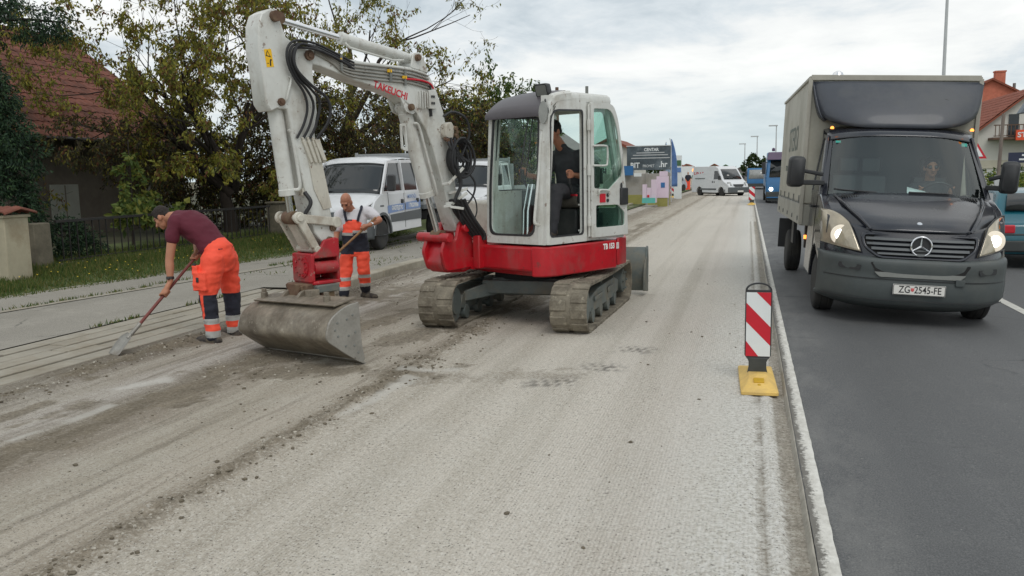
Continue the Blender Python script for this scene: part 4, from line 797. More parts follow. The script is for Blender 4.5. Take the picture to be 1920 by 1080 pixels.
# ---------------------------------------------------------------- the dark box truck
TK = thing('box_truck', 'dark navy van with grey tarpaulin box and lit headlights driving on the asphalt lane', 'truck', (1.755, 9.85, -.01), (0, R(2.75), R(2.0)))
def nose(x, z): e = abs(x)/.97; return .05+.12*max(0, (z-.74)/.3)+.50*e**3.6
NF = lambda a, c, t: V(a, nose(a, c)-t, c)
hood = shell([(.155, 1.03, .62, .14, .0), (.20, 1.085, .72, .26, .02), (.32, 1.16, .84, .30, .03), (.5, 1.235, .925, .20, .055), (.75, 1.335, .935, .10, .07), (1.0, 1.42, .91, .12, .05)], 'navy_paint', 'bonnet', TK)
b = MB()
for s in (-1, 1):   # raised bonnet creases
    b.tube([(s*.50, .175, 1.045), (s*.60, .34, 1.165), (s*.74, .72, 1.315), (s*.80, 1.02, 1.395)], [.012, .022, .02, .01], 8)
b.build_split('crease', 'navy_paint', hood, smooth=60)
for s in (-1, 1):
    b = MB()
    for i in range(14): x = s*(.38+.026*i); b.box((x, .925-.0*i, 1.388-.022*((abs(x))/.9)**3), (.013, .085, .012), 0, Matrix.Rotation(R(20), 3, 'X'))
    b.build('bonnet_vent', 'black_gap', hood)
b = MB(); b.lathe((0, .235, 1.115), (0, -.6, .8), [(0, .028), (.006, .026), (.008, .01)], 18); b.build('badge', 'chrome', hood)
# nose panel behind lamps and grille
b = MB(); b.grid(lambda u, v: NF(-.965+1.93*u, .70+(.36+.10*sm(.5, 1., abs(u*2-1)))*v, -.012), 30, 8); b.build('front_panel', 'navy_paint', TK, norm=False, solid=.02)
# bumper
b = MB(); prof = [(.30, .16), (.24, .20), (.10, .215), (.03, .26), (.005, .36), (.0, .46), (.012, .56), (.0, .64), (.0, .705), (.02, .735), (.07, .752), (.16, .755)]
b.grid(lambda u, v: (lambda p, x: V(x*(1-.012*p[0]), p[0]+.52*(abs(x)/.985)**4.2, p[1]+(.02+.10*max(0, 1-p[1]/.5))*(abs(x)/.985)**3))((lambda f: (lambda i, t: tuple(prof[i][k]+(prof[i+1][k]-prof[i][k])*t for k in (0, 1)))(min(int(f), len(prof)-2), f-min(int(f), len(prof)-2)))(v*(len(prof)-1)), -.985+1.97*u), 36, 22)
bump = b.build('bumper', 'bumper_plastic', TK, norm=False, solid=.02, smooth=50)
BF = lambda a, c, t: V(a, .52*(abs(a)/.985)**4.2-t, c)
b = MB(); b.prism(rpoly([(-.50, .70), (.50, .70), (.44, .60), (-.44, .60)], .02), BF, -.02, .004); b.build('air_intake', 'black_gap', bump)
b = MB(); b.prism(rpoly([(-.46, .600), (.46, .600), (.40, .545), (-.40, .545)], .02), BF, -.02, .010); b.build('step', 'grey_plastic', bump, bevel=.008)
for s in (-1, 1):
    b = MB(); b.prism(rpoly([(s*.58, .66), (s*.80, .675), (s*.80, .615), (s*.60, .60)], .02), BF, -.02, .008); b.build('fog_lamp_blank', 'black_plastic', bump)
b = MB()
for z in (.525, .30): b.loft([[BF(-.93+1.86*i/30, z, dt)+V(0, 0, dz) for dt, dz in ((-.006, -.004), (.004, -.004), (.004, .004), (-.006, .004))] for i in range(31)])
b.build('seam', 'black_plastic', bump)
b = MB(); b.box((.40, .0, .52), (.09, .02, .07)); b.build('tow_cover', 'bumper_plastic', bump, bevel=.006)
# licence plate
b = MB(); b.box((.0, -.022, .425), (.52, .012, .113)); pl = b.build('licence_plate', 'plate_white', TK, bevel=.003)
b = MB(); b.frame(rpoly([(-.257, .371), (.257, .371), (.257, .479), (-.257, .479)], .01), rpoly([(-.252, .376), (.252, .376), (.252, .474), (-.252, .474)], .01), XZ, -.0290, -.0282); b.build('plate_border', 'black_ink', pl, smooth=0)
text('plate_characters', 'ZG', .105, 'black_ink', FRONT((-.145, -.029, .425)), pl, .80, .0006, bold=.001)
text('plate_characters', '2545-FE', .105, 'black_ink', FRONT((.085, -.029, .425)), pl, .78, .0006, bold=.001)
b = MB(); b.prism([(-.083, .445), (-.05, .445), (-.05, .418), (-.066, .405), (-.083, .418)], XZ, -.0292, -.0284); b.build('coat_of_arms', 'coat_of_arms', pl, smooth=0)
# grille and star
GO = rpoly([(-.60, 1.005), (.60, 1.005), (.575, .86), (.42, .745), (-.42, .745), (-.575, .86)], .05); GI = rpoly([(-.565, .985), (.565, .985), (.545, .868), (.41, .768), (-.41, .768), (-.545, .868)], .05)
b = MB(); b.frame(GO, GI, NF, -.0, .034); gr = b.build('grille', 'navy_paint', TK, bevel=.008)
b = MB(); b.prism(GI, NF, -.005, .004); b.build('grille_mesh', 'black_gap', gr)
b = MB()
for z, w, h in ((.948, .545, .030), (.895, .535, .026), (.845, .49, .030), (.795, .43, .022)):
    b.loft([[NF(-w+2*w*i/12, z+dz, t) for dz, t in ((h/2, .022), (-h/2, .030), (-h/2, .004), (h/2, .004))] for i in range(13)])
b.build('grille_slats', 'van_grey', gr, bevel=.004)
b = MB(); c0 = V(0, nose(0, .88)-.05, .885)
b.loft([[c0+V((.102+.011*math.cos(p))*math.cos(a), .011*math.sin(p), (.102+.011*math.cos(p))*math.sin(a)) for p in [PI*2*j/8 for j in range(8)]] for a in [PI*2*i/40 for i in range(41)]], 0, True, False)
for k in range(3):
    a = PI/2+k*2*PI/3; d = V(math.cos(a), 0, math.sin(a)); w = V(-math.sin(a), 0, math.cos(a)); b.loft([[c0+d*r+w*q, c0+d*r+V(0, -h, 0), c0+d*r-w*q, c0+d*r+V(0, .006, 0)] for r, q, h in ((0, .016, .016), (.10, .005, .006))])
b.build('star_emblem', 'chrome', gr, smooth=40)
b = MB(); b.lathe(c0+V(0, .03, 0), (0, -1, 0), [(0, .095), (.018, .095), (.02, .0)], 28); b.build('emblem_disc', 'black_plastic', gr)
for s in (-1, 1):
    A, B2, C2, D = (s*.945, 1.235), (s*.80, 1.155), (s*.585, .80), (s*.93, .845)
    A, B2, C2, D = (s*.95, 1.225), (s*.70, 1.10), (s*.585, .795), (s*.945, .865)
    def hl(u, v, off=.018, A=A, B2=B2, C2=C2, D=D):
        x = (A[0]*(1-u)+B2[0]*u)*(1-v)+(D[0]*(1-u)+C2[0]*u)*v; z = (A[1]*(1-u)+B2[1]*u)*(1-v)+(D[1]*(1-u)+C2[1]*u)*v
        bul = .028*math.sin(PI*u)*math.sin(PI*v); z += .045*math.sin(PI*u)*(1-v)*.8; return V(x, nose(x, z)-off-bul, z)
    b = MB(); b.grid(hl, 14, 14); hd = b.build('headlight', 'lamp_lens', TK, norm=False, solid=.03)
    b = MB(); ctr = hl(.52, .64, .022); b.lathe(ctr, (s*.25, -1, 0), [(-.002, .062), (.012, .062), (.018, .05), (.021, .02), (.022, .0)], 24); b.build('bulb', 'lit_headlight', hd)
    b = MB(); b.lathe(ctr, (s*.25, -1, 0), [(-.012, .112), (.004, .112), (.008, .10), (.009, .06), (.0085, .0)], 28); b.build('reflector', 'lit_reflector', hd)
    b = MB(); b.grid(lambda u, v: hl(.06+.28*u, .04+.30*v, .021), 6, 6); b.build('indicator', 'amber', hd, norm=False)
    b = MB(); L = [hl(u, 0, .02) for u in [i/8 for i in range(9)]]+[hl(1, v, .02) for v in [i/8 for i in range(1, 9)]]+[hl(1-u, 1, .02) for u in [i/8 for i in range(1, 9)]]+[hl(0, 1-v, .02) for v in [i/8 for i in range(1, 9)]]; b.tube(L, .008, 6); b.build('lamp_rim', 'black_plastic', hd)
# windscreen, roof
ws = shell([(1.005, 1.415, .88, .13, .05), (1.30, 1.77, .835, .14, .05), (1.60, 2.125, .785, .15, .05)], 'screen_glass', 'windscreen', TK, solid=0)
b = MB(); q = lambda s, t: V(s*(.88-.095*t), 1.005+.13+t*(.595+.02), 1.415-.05+t*.71)
shell([(1.585, 2.10, .83, .16, .06), (1.64, 2.155, .83, .15, .06), (1.75, 2.20, .84, .12, .06), (2.1, 2.26, .85, .0, .07)], 'navy_paint', 'cab_roof', TK)
for s in (-1, 1):
    b = MB(); b.loft([[V(s*(.865-.09*t), 1.10+.63*t, 1.375+.70*t), V(s*(.925-.095*t), 1.14+.63*t, 1.375+.70*t), V(s*(.955-.10*t), 1.24+.62*t, 1.375+.70*t), V(s*(.92-.10*t), 1.26+.62*t, 1.375+.70*t)] for t in (0, .33, .66, 1)]); b.build('pillar', 'navy_paint', TK, bevel=.01)
    # wing, door and sill in one pressed side with a wheel arch cut out of it
    side = [(.50, .76), (.46, .98), (.50, 1.16), (.75, 1.265), (1.02, 1.36), (1.22, 1.40), (2.1, 1.42), (2.1, .40), (1.52, .38)]+[(1.05+.43*math.cos(a), .36+.43*math.sin(a)) for a in [PI*i/12 for i in range(13)]]+[(.60, .40), (.5, .5)]
    b = MB(); b.prism(side, lambda a, c, t: V(s*(t-.035*sm(.9, 1.45, c)-.05*sm(.85, .45, a)), a, c), .90, .975); sd_ = b.build('body_side', 'navy_paint', TK, bevel=.012)
    b = MB(); b.prism([(1.24, 1.40), (1.80, 2.06), (2.1, 2.10), (2.1, 1.42)], lambda a, c, t: V(s*(t-.10*sm(1.4, 2.1, c)), a, c), .925, .935); b.build('door_window', 'van_glass', TK)
    b = MB(); b.frame([(1.16, 1.37), (1.76, 2.11), (2.1, 2.15), (2.1, 1.37)], [(1.26, 1.415), (1.80, 2.05), (2.06, 2.09), (2.06, 1.42)], lambda a, c, t: V(s*(t-.10*sm(1.4, 2.1, c)), a, c), .915, .945); dr = b.build('door_frame', 'navy_paint', TK, bevel=.006)
    b = MB(); b.box((s*.975, 1.72, 1.22), (.03, .14, .03)); b.build('door_handle', 'black_plastic', sd_)
    b = MB(); b.tube([(s*.978, 1.24, .5), (s*.975, 1.24, 1.0), (s*.955, 1.24, 1.38)], .004, 6); b.build('door_gap', 'black_gap', sd_)
    mz = 1.66
    b = MB(); b.bar((s*.90, 1.26, 1.52), (s*1.10-.07, 1.10, 1.52), .05, .06); b.bar((s*.92, 1.24, 1.62), (s*1.10-.07, 1.10, 1.66), .05, .045); ma = b.build('mirror_arm', 'black_plastic', TK, bevel=.012)
    b = MB(TR((s*1.165-.075, 1.10, 1.645), 0, 0, s*R(-8))); b.loft([[V(x*k, y, z*k) for x, z in rpoly([(-.10, -.185), (.085, -.185), (.095, .185), (-.085, .185)], .06)] for k, y in ((.8, -.09), (.97, -.06), (1, 0), (1, .05), (.95, .06))]); b.build('wing_mirror', 'black_plastic', ma, smooth=50)
    b = MB(); b.lathe((s*.80, 1.70, 2.19), (0, -.2, 1), [(0, .022), (.014, .022), (.028, .014), (.032, .0)], 14); b.build('marker_lamp', 'lit_marker', TK)
    b = MB(); b.box((s*.96, 2.32, .78), (.03, .05, .05)); b.build('side_lamp', 'lit_marker', TK)
for y, d in ((1.05, 0), (5.35, 0)):
    for s in (-1, 1): wheel(TK, (s*.84, y, .345), .345, .225)
b = MB(); b.box((0, 1.9, .5), (1.5, 2.4, .3)); b.box((0, 4.2, .62), (.8, 4.6, .2)); b.box((0, .9, .75), (1.55, 1.0, .5)); b.build('chassis', 'black_gap', TK)
# wipers, stickers, dash, seats, wheel
b = MB()
for x0, x1 in ((-.80, -.08), (.02, .70)): b.tube([(x1, 1.03, 1.415), (x0+.1, 1.045, 1.445), (x0, 1.075, 1.455)] if x0 < 0 else [(x0, 1.02, 1.44), (x0+.4, 1.03, 1.435), (x1, 1.09, 1.39)], .012, 6)
b.build_split('wiper', 'black_plastic', TK)
b = MB(); b.grid(lambda u, v: V(-.84+1.68*u, 1.08+.12*abs(u*2-1)**3+.42*v, 1.36+.05*math.sin(PI*v)), 10, 6); b.box((0, 1.7, 1.15), (1.7, .5, .4)); b.build('dashboard', 'dash_plastic', TK, norm=False)
for x in (-.52, -.25, .46):
    b = MB(); b.prism(rpoly([(1.95, 1.0), (2.06, 1.0), (2.14, 1.62), (2.02, 1.64)], .04), YZ, x-.2, x+.2); b.prism(rpoly([(2.03, 1.66), (2.12, 1.66), (2.12, 1.86), (2.05, 1.86)], .03), YZ, x-.12, x+.12); b.build('seat', 'black_plastic', TK, bevel=.03)
b = MB(TR((.46, 1.62, 1.40), R(-58))); b.loft([[V((.19+.014*math.cos(p))*math.cos(a), (.19+.014*math.cos(p))*math.sin(a), .014*math.sin(p)) for p in [PI*2*j/6 for j in range(6)]] for a in [PI*2*i/28 for i in range(29)]], 0, True, False); b.box((0, 0, -.01), (.36, .05, .02)); b.build('steering_wheel', 'black_plastic', TK)
b = MB(); b.box((0, 2.13, 1.6), (1.7, .03, 1.2)); b.build('cab_back', 'dash_plastic', TK)
b = MB(); b.add([(.03, 1.17, 1.425), (.27, 1.19, 1.425), (.25, 1.30, 1.455), (.05, 1.30, 1.50)], [(0, 1, 2, 3)]); b.build('paper', 'paper', TK, solid=.002)
b = MB(); b.box((-.72, 1.655, 2.03), (.06, .004, .035), 0, Matrix.Rotation(R(-40), 3, 'X')); b.box((.72, 1.655, 2.02), (.06, .004, .05), 0, Matrix.Rotation(R(-40), 3, 'X')); b.build_split('windscreen_sticker', 'teal_sticker', TK)
# wind deflector on the roof
fr = []
for i in range(12):
    t = i/11; fr.append([V(x, y0+sw*abs(q)**4, z-dz*abs(q)**5) for q, x, y0, sw, z, dz in [(q, q*(.84+.17*t**.45), 1.70+.42*t**1.25, .30*(1-.75*t), 2.215+.60*t, -.10*(1-t)) for q in [-1+2*j/24 for j in range(25)]]])
b = MB(); b.loft(fr, 0, False, False); fa = b.build('wind_deflector', 'fairing_paint', TK, norm=False, solid=.02, smooth=60)
for s in (-1, 1):
    b = MB(); L = [V(s*(.84+.17*t**.45), 1.70+.42*t**1.25+.30*(1-.75*t), 2.215+.60*t+.10*(1-t)) for t in [i/11 for i in range(12)]]
    b.loft([[p, V(p.x*1.01+.0, 2.19, p.z)] for p in L], 0, False, False); b.build('deflector_side', 'fairing_paint', fa, norm=False, solid=.015)
b = MB(); b.lathe((.52, 1.93, 2.53), (0, -1, .45), [(-.03, .075), (.0, .075), (.012, .06), (.013, .02)], 22); b.build('deflector_cap', 'black_plastic', fa)
# tarpaulin box with a timber and alloy floor
b = MB(); rr_ = random.Random(2)
y0, y1, zt, zb, hw = 2.20, 6.5, 2.86, .93, 1.01
b.prism(rpoly([(-hw, zb+.3), (hw, zb+.3), (hw, zt), (-hw, zt)], .03, 3), XZ, y0, y1)
bx = b.build('tarpaulin_box', 'tarpaulin', TK, bevel=.01)
bx.location.x = -.035
pm('tarp_board', srgb(158, 156, 146), .5, .1, 3., dirt=srgb(120, 114, 102), damt=.5)
b = MB(); b.box((0, (y0+y1)/2, zb+.15), (2*hw+.02, y1-y0+.02, .28)); b.build('dropside', 'tarp_board', TK, bevel=.008).location.x = -.035
pm('tarp_edge', srgb(166, 163, 152), .6, .1)
b = MB(); b.bar((-hw, y0-.012, zt+.005), (hw, y0-.012, zt+.005), .03, .07)
for s in (-1, 1): b.bar((s*(hw+.004), y0-.01, zb+.02), (s*(hw+.004), y0-.01, zt), .05, .03, 0, (0, 1, 0)); b.bar((s*hw, y0, zt+.004), (s*hw, y1, zt+.004), .04, .04)
b.build('corner_post', 'tarp_edge', bx, bevel=.006)
b = MB()
for s in (-1,):
    for i in range(5): b.box((s*(hw+.012), y0+.35+.85*i, 1.28), (.012, .03, .10)); b.box((s*(hw+.012), y0+.35+.85*i, 1.02), (.02, .06, .06))
    b.tube([(s*(hw+.008), y0+.06, z+.0) for z in (1.25, 1.8, 2.3, 2.8)], .008, 6); b.tube([(s*(hw+.008), y, 1.235-.008*math.cos(y*14)) for y in [y0+.05+.05*i for i in range(84)]], .006, 5)
b.build('tarp_fastener', 'grey_plastic', bx)
pm('tarp_print', srgb(104, 112, 104), .6, .15, 6.)
SN = lambda loc: TR(loc, 0, 0, -PI/2) @ Matrix.Rotation(PI/2, 4, 'X')
text('tarpaulin_print', 'STERSI', .52, 'tarp_print', SN((-hw-.003, 4.2, 2.12)), bx, 1.05, .0008)
text('tarpaulin_print', 'transport', .18, 'tarp_print', SN((-hw-.003, 4.9, 1.72)), bx, 1.2, .0008)
b = MB(); b.lathe((-.62, 2.75, 2.86), (0, 0, 1), [(0, .05), (.03, .045), (.04, .065), (.085, .08), (.13, .06), (.15, .025), (.155, 0)], 20)
b.build('roof_vent', 'chrome', bx)
b = MB(); b.box((-.9, 4.7, .72), (.04, .35, .4)); b.box((-.9, 5.85, .6), (.3, .02, .5)); b.box((-.93, 2.42, .78), (.06, .10, .30)); b.build_split('mudguard', 'black_plastic', TK)

# ---------------------------------------------------------------- white crew-cab tipper vans parked on the pavement
def crew_van(label, loc, rz=0., letters=True, headboard=True):
    t = thing('crew_cab_van', label, 'van', loc, (0, 0, rz), 'white crew-cab vans parked along the pavement')
    shell([(.14, .98, .80, .14, .0), (.30, 1.08, .90, .16, .02), (.60, 1.21, .95, .08, .06), (.92, 1.33, .93, .10, .05)], 'van_white', 'bonnet', t, 10)
    b = MB(); b.grid(lambda u, v: V(-.95+1.9*u, .05+.09*v+.30*abs(u*2-1)**4, .62+.40*v), 20, 5); b.build('front_panel', 'van_white', t, norm=False, solid=.02)
    b = MB(); b.prism(rpoly([(-.5, .70), (.5, .70), (.55, .92), (-.55, .92)], .04), lambda a, c, q: V(a, .02+.2*(c-.6)-q, c), -.02, .02); b.build('grille', 'van_grey', t)
    b = MB(); b.grid(lambda u, v: V(-.985+1.97*u, .0+.45*abs(u*2-1)**4.5-.0+.05*abs(v-.5), .28+.38*v), 26, 6); b.build('bumper', 'van_grey', t, norm=False, solid=.05)
    for s in (-1, 1):
        b = MB(); b.grid(lambda u, v: V(s*(.55+.39*u), .10+.30*abs((.55+.39*u)/.97)**4+.1*v-.025*math.sin(PI*u), .74+.24*v+.06*u*v), 8, 6); b.build('headlight', 'clear_lens', t, norm=False, solid=.02)
    shell([(.92, 1.335, .90, .12, .05), (1.25, 1.70, .85, .12, .05), (1.58, 2.05, .79, .12, .05)], 'van_glass', 'windscreen', t, 10)
    shell([(1.56, 2.04, .83, .14, .06), (1.62, 2.10, .83, .12, .06), (1.8, 2.17, .84, .06, .07), (2.6, 2.21, .85, 0, .07), (3.42, 2.20, .85, 0, .07)], 'van_white', 'roof', t, 10)
    for s in (-1, 1):
        ar = [(.98+.47*math.cos(a), .36+.47*math.sin(a)) for a in [PI*i/12 for i in range(13)]]
        side = [(.47, .70), (.42, .95), (.60, 1.14), (.92, 1.27), (1.15, 1.30), (3.42, 1.32), (3.42, .40), (1.5, .38)]+ar+[(.50, .40)]
        b = MB(); b.prism(side, lambda a, c, q: V(s*(q-.03*sm(.9, 1.35, c)), a, c), .90, .985); sd_ = b.build('body_side', 'van_white', t, bevel=.015)
        lean = lambda a, c, q: V(s*(q-.10*sm(1.3, 2.1, c)), a, c)
        b = MB(); b.frame([(1.02, 1.29), (1.62, 2.09), (3.42, 2.14), (3.42, 1.29)], [(1.18, 1.36), (1.70, 2.02), (3.30, 2.05), (3.30, 1.36)], lean, .90, .945); b.bar(lean(2.34, 1.28, .935), lean(2.34, 2.1, .935), .03, .12); b.build('window_frame', 'van_white', sd_, bevel=.01)
        for w in ([(1.24, 1.36), (1.74, 2.03), (2.27, 2.04), (2.27, 1.36)], [(2.41, 1.36), (2.41, 2.04), (3.3, 2.05), (3.3, 1.36)]): b = MB(); b.prism(w, lean, .91, .935); b.build('side_window', 'van_glass', t)
        b = MB(); b.prism([(1.46, .62), (3.42, .62), (3.42, .86), (1.40, .80)], YZ, s*.986, s*.990); b.build('rubbing_strip', 'van_grey', sd_)
        b = MB(); b.frame([(.98+.52*math.cos(a), .36+.52*math.sin(a)) for a in [PI*i/12 for i in range(13)]]+[(.98, .34)], [(.98+.46*math.cos(a), .36+.46*math.sin(a)) for a in [PI*i/12 for i in range(13)]]+[(.98, .345)], YZ, s*.94, s*.998); b.build('arch_lip', 'van_grey', sd_)
        for y in (2.18, 3.2): b = MB(); b.box((s*.985, y, 1.10), (.04, .12, .10)); b.build('door_handle', 'black_plastic', sd_, bevel=.015)
        b = MB()
        for y in (1.36, 2.34): b.tube([(s*.987, y, .45), (s*.983, y, 1.0), (s*.952, y, 1.33)], .005, 6)
        b.build_split('door_gap', 'black_gap', sd_)
        b = MB(); b.box((s*.95, .98, 1.02), (.05, .24, .06)); b.build('side_indicator', 'van_grey', sd_, bevel=.015)
        b = MB(); b.bar((s*.90, 1.30, 1.42), (s*1.08, 1.22, 1.42), .05, .06); b.loft([[V(s*1.13+x*k, 1.2+y, 1.56+z*k) for x, z in rpoly([(-.10, -.20), (.09, -.20), (.10, .19), (-.08, .19)], .05)] for k, y in ((.85, -.08), (1, -.04), (1, .05), (.9, .06))]); b.build('wing_mirror', 'black_plastic', t, smooth=50)
        for y, w in ((.98, .22), (4.75, .3)): wheel(t, (s*.86, y, .36), .36, w)
    if letters:
        b = MB(); b.prism([(1.28, .83), (2.30, .88), (2.30, 1.05), (1.28, 1.02)], YZ, .988, .9895); b.prism([(2.38, .88), (3.38, .90), (3.38, 1.10), (2.38, 1.06)], YZ, .988, .9895); st = b.build('vinyl_stripe', 'pale_blue_vinyl', t, smooth=0)
        text('vinyl_lettering', 'GRADITELJSTVO', .15, 'white_sticker', SIDE((.9915, 1.84, .95)), st, .62, .0006, bold=.004); text('vinyl_lettering', 'I TRGOVINA', .15, 'white_sticker', SIDE((.9915, 2.90, .98)), st, .78, .0006, bold=.004)
        text('vinyl_lettering', 'MONTAŽA', .13, 'pale_blue_vinyl', SIDE((.988, 2.82, 1.2)), st, .9, .0006, bold=.002)
    b = MB(); b.box((0, 5.0, .62), (.9, 3.6, .24)); b.box((0, 1.9, .5), (1.6, 2.6, .3)); b.box((0, .95, .85), (1.6, .9, .5)); b.build('chassis', 'black_gap', t)
    b = MB(); b.box((0, 5.05, .90), (2.06, 3.1, .10)); bed = b.build('load_bed', 'van_grey', t)
    for s in (-1, 1):
        b = MB()
        for k in range(3): b.box((s*1.02, 5.05, 1.02+.125*k), (.03, 3.1, .118))
        b.build('dropside', 'alloy_board', bed, bevel=.008)
    if headboard:
        b = MB(); b.box((0, 3.52, 2.24), (1.7, .05, .13)); b.box((0, 3.52, 1.6), (2.0, .05, 1.0))
        for x in (-.84, .84): b.box((x, 3.52, 1.9), (.07, .07, .88))
        b.build('headboard', 'alloy_board', bed, bevel=.006)
    b = MB(); b.grid(lambda u, v: V(-.5+.4*u, 1.045+.16*v, 1.47+.16*v), 2, 2); 
    return t
van1 = crew_van('white crew-cab van with pale blue lettering parked behind the worker in bib overalls', (-9.22, 17.55, .03))
van2 = crew_van('white crew-cab van half hidden behind the excavator boom and cab', (-9.1, 26.2, .03), 0, False)

# ---------------------------------------------------------------- white panel van turning across the closed lane, far off
def panel_van():
    t = thing('panel_van', 'white panel van with red lettering standing across the far end of the closed lane', 'van', (-.62, 63.5, -.06), (0, 0, R(36)))
    prof = [(.05, .30), (.0, .55), (.04, .80), (.18, .98), (.55, 1.15), (.80, 1.32), (1.35, 2.02), (1.55, 2.24), (1.9, 2.36), (4.9, 2.38), (5.05, 2.2), (5.12, .9), (5.1, .32)]
    ar = lambda cy: [(cy+.42*math.cos(a), .34+.42*math.sin(a)) for a in [PI*i/10 for i in range(11)]]
    outline = prof+[(4.4, .30)]+ar(3.98)+[(3.5, .30), (1.5, .30)]+ar(.98)+[(.5, .30)]
    b = MB(); b.prism(outline, lambda a, c, q: V(q*(1-.10*sm(1.2, 2.4, c)-.10*sm(.5, .0, a)), a, c), -.98, .98); b.build('body', 'van_white', t, bevel=.06, seg=3)
    b = MB(); b.add([(-.80, .77, 1.36), (.80, .77, 1.36), (.72, 1.42, 2.13), (-.72, 1.42, 2.13)], [(0, 1, 2, 3)]); b.build('windscreen', 'van_glass', t, solid=.02)
    for s in (-1, 1):
        b = MB(); b.prism([(.98, 1.38), (1.5, 2.0), (1.95, 2.0), (1.95, 1.34)], lambda a, c, q: V(s*(q-.09*sm(1.2, 2.4, c)), a, c), .96, .985); b.build('side_window', 'van_glass', t)
        b = MB(); b.box((s*.985, 2.75, .58), (.03, 2.3, .12)); b.build('rubbing_strip', 'van_grey', t)
        b = MB(); b.box((s*.98, 3.9, 1.42), (.03, 1.4, .05)); b.build('slide_rail', 'van_grey', t)
        for y in (1.88, 2.12): b = MB(); b.box((s*.985, y, 1.15), (.03, .08, .16)); b.build('door_handle', 'black_plastic', t)
        b = MB(); b.loft([[V(s*1.1+x, 1.02+y, 1.46+z) for x, z in rpoly([(-.09, -.15), (.09, -.15), (.09, .15), (-.09, .15)], .03)] for y in (-.05, .05)]); b.bar((s*.9, 1.05, 1.4), (s*1.05, 1.02, 1.4), .05, .05); b.build('wing_mirror', 'black_plastic', t)
        b = MB(); b.grid(lambda u, v: V(s*(.62+.26*u), .06+.18*v+.10*u-.02, .86+.26*v), 3, 3); b.build('headlight', 'clear_lens', t, solid=.03)
        for y in (.98, 3.98): wheel(t, (s*.84, y, .34), .34, .22)
    b = MB(); b.box((0, .02, .52), (1.9, .16, .42)); b.box((0, .5, .45), (1.95, .2, .3)); b.box((0, 5.1, .5), (1.9, .1, .36)); b.build('bumper', 'van_grey', t, bevel=.05)
    b = MB(); b.prism([(-.35, .78), (.35, .78), (.5, .96), (-.5, .96)], lambda a, c, q: V(a, -.02+.5*(c-.75)-q, c), 0, .02); b.build('grille', 'black_plastic', t)
    b = MB(); b.box((.1, -.07, .42), (.52, .02, .11)); b.build('licence_plate', 'plate_white', t)
    t.scale = (.93, .93, .93); text('side_lettering', 'HRAS', .52, 'brand_red', SN((-.925, 4.15, 1.72)), t, 1.1, .002, bold=.01)
    b = MB(); b.box((0, 2.5, .3), (1.5, 4.2, .2)); b.build('underbody', 'black_gap', t); return t
panel_van()
# ================================================================ people
pm('skin_tanned', srgb(176, 124, 98), .55, .07, 8., spec=.35)
pm('skin_brown', srgb(170, 116, 92), .5, .08, 8., spec=.4)
pm('hair_dark', srgb(38, 30, 26), .8, .25, 30., .5, 90)
pm('hair_black', srgb(24, 22, 22), .8, .25, 30., .5, 90)
pm('hair_stubble', srgb(118, 84, 68), .7, .15, 30.)
pm('face_dark', srgb(64, 42, 34), .6, .1)
pm('maroon_cotton', srgb(92, 30, 46), .85, .1, 5., .25, 9.)
pm('white_cotton', srgb(206, 204, 208), .85, .05, 5., .25, 9.)
pm('grey_cotton', srgb(56, 58, 62), .85, .1, 5., .25, 9.)
pm('hivis_orange', srgb(252, 88, 62), .7, .07, 5., .3, 12.)
pm('navy_cloth', srgb(38, 40, 52), .85, .12, 6., .3, 12.)
pm('reflective_tape', srgb(176, 177, 174), .4, .06, 8.)
pm('boot_leather', srgb(44, 40, 40), .7, .2, 8., dirt=srgb(110, 100, 84), dsc=12., damt=.7, dthr=.42)
pm('boot_sole', srgb(112, 74, 58), .8, .2, 8.)
pm('ash_handle', srgb(150, 112, 76), .7, .15, 5., stretch=(3, 3, 3))
pm('red_handle', srgb(112, 56, 50), .6, .2, 8.)
pm('blade_steel', srgb(140, 138, 132), .45, .2, 8., metal=.3, dirt=srgb(116, 100, 80), damt=.6, dthr=.45)
pm('grey_trousers', srgb(54, 54, 58), .9, .1, 5.)
def basis(f, u):
    f = Vector(f).normalized(); u = Vector(u); u = (u-f*u.dot(f)).normalized(); return u.cross(f), f, u     # side (left), forward, up
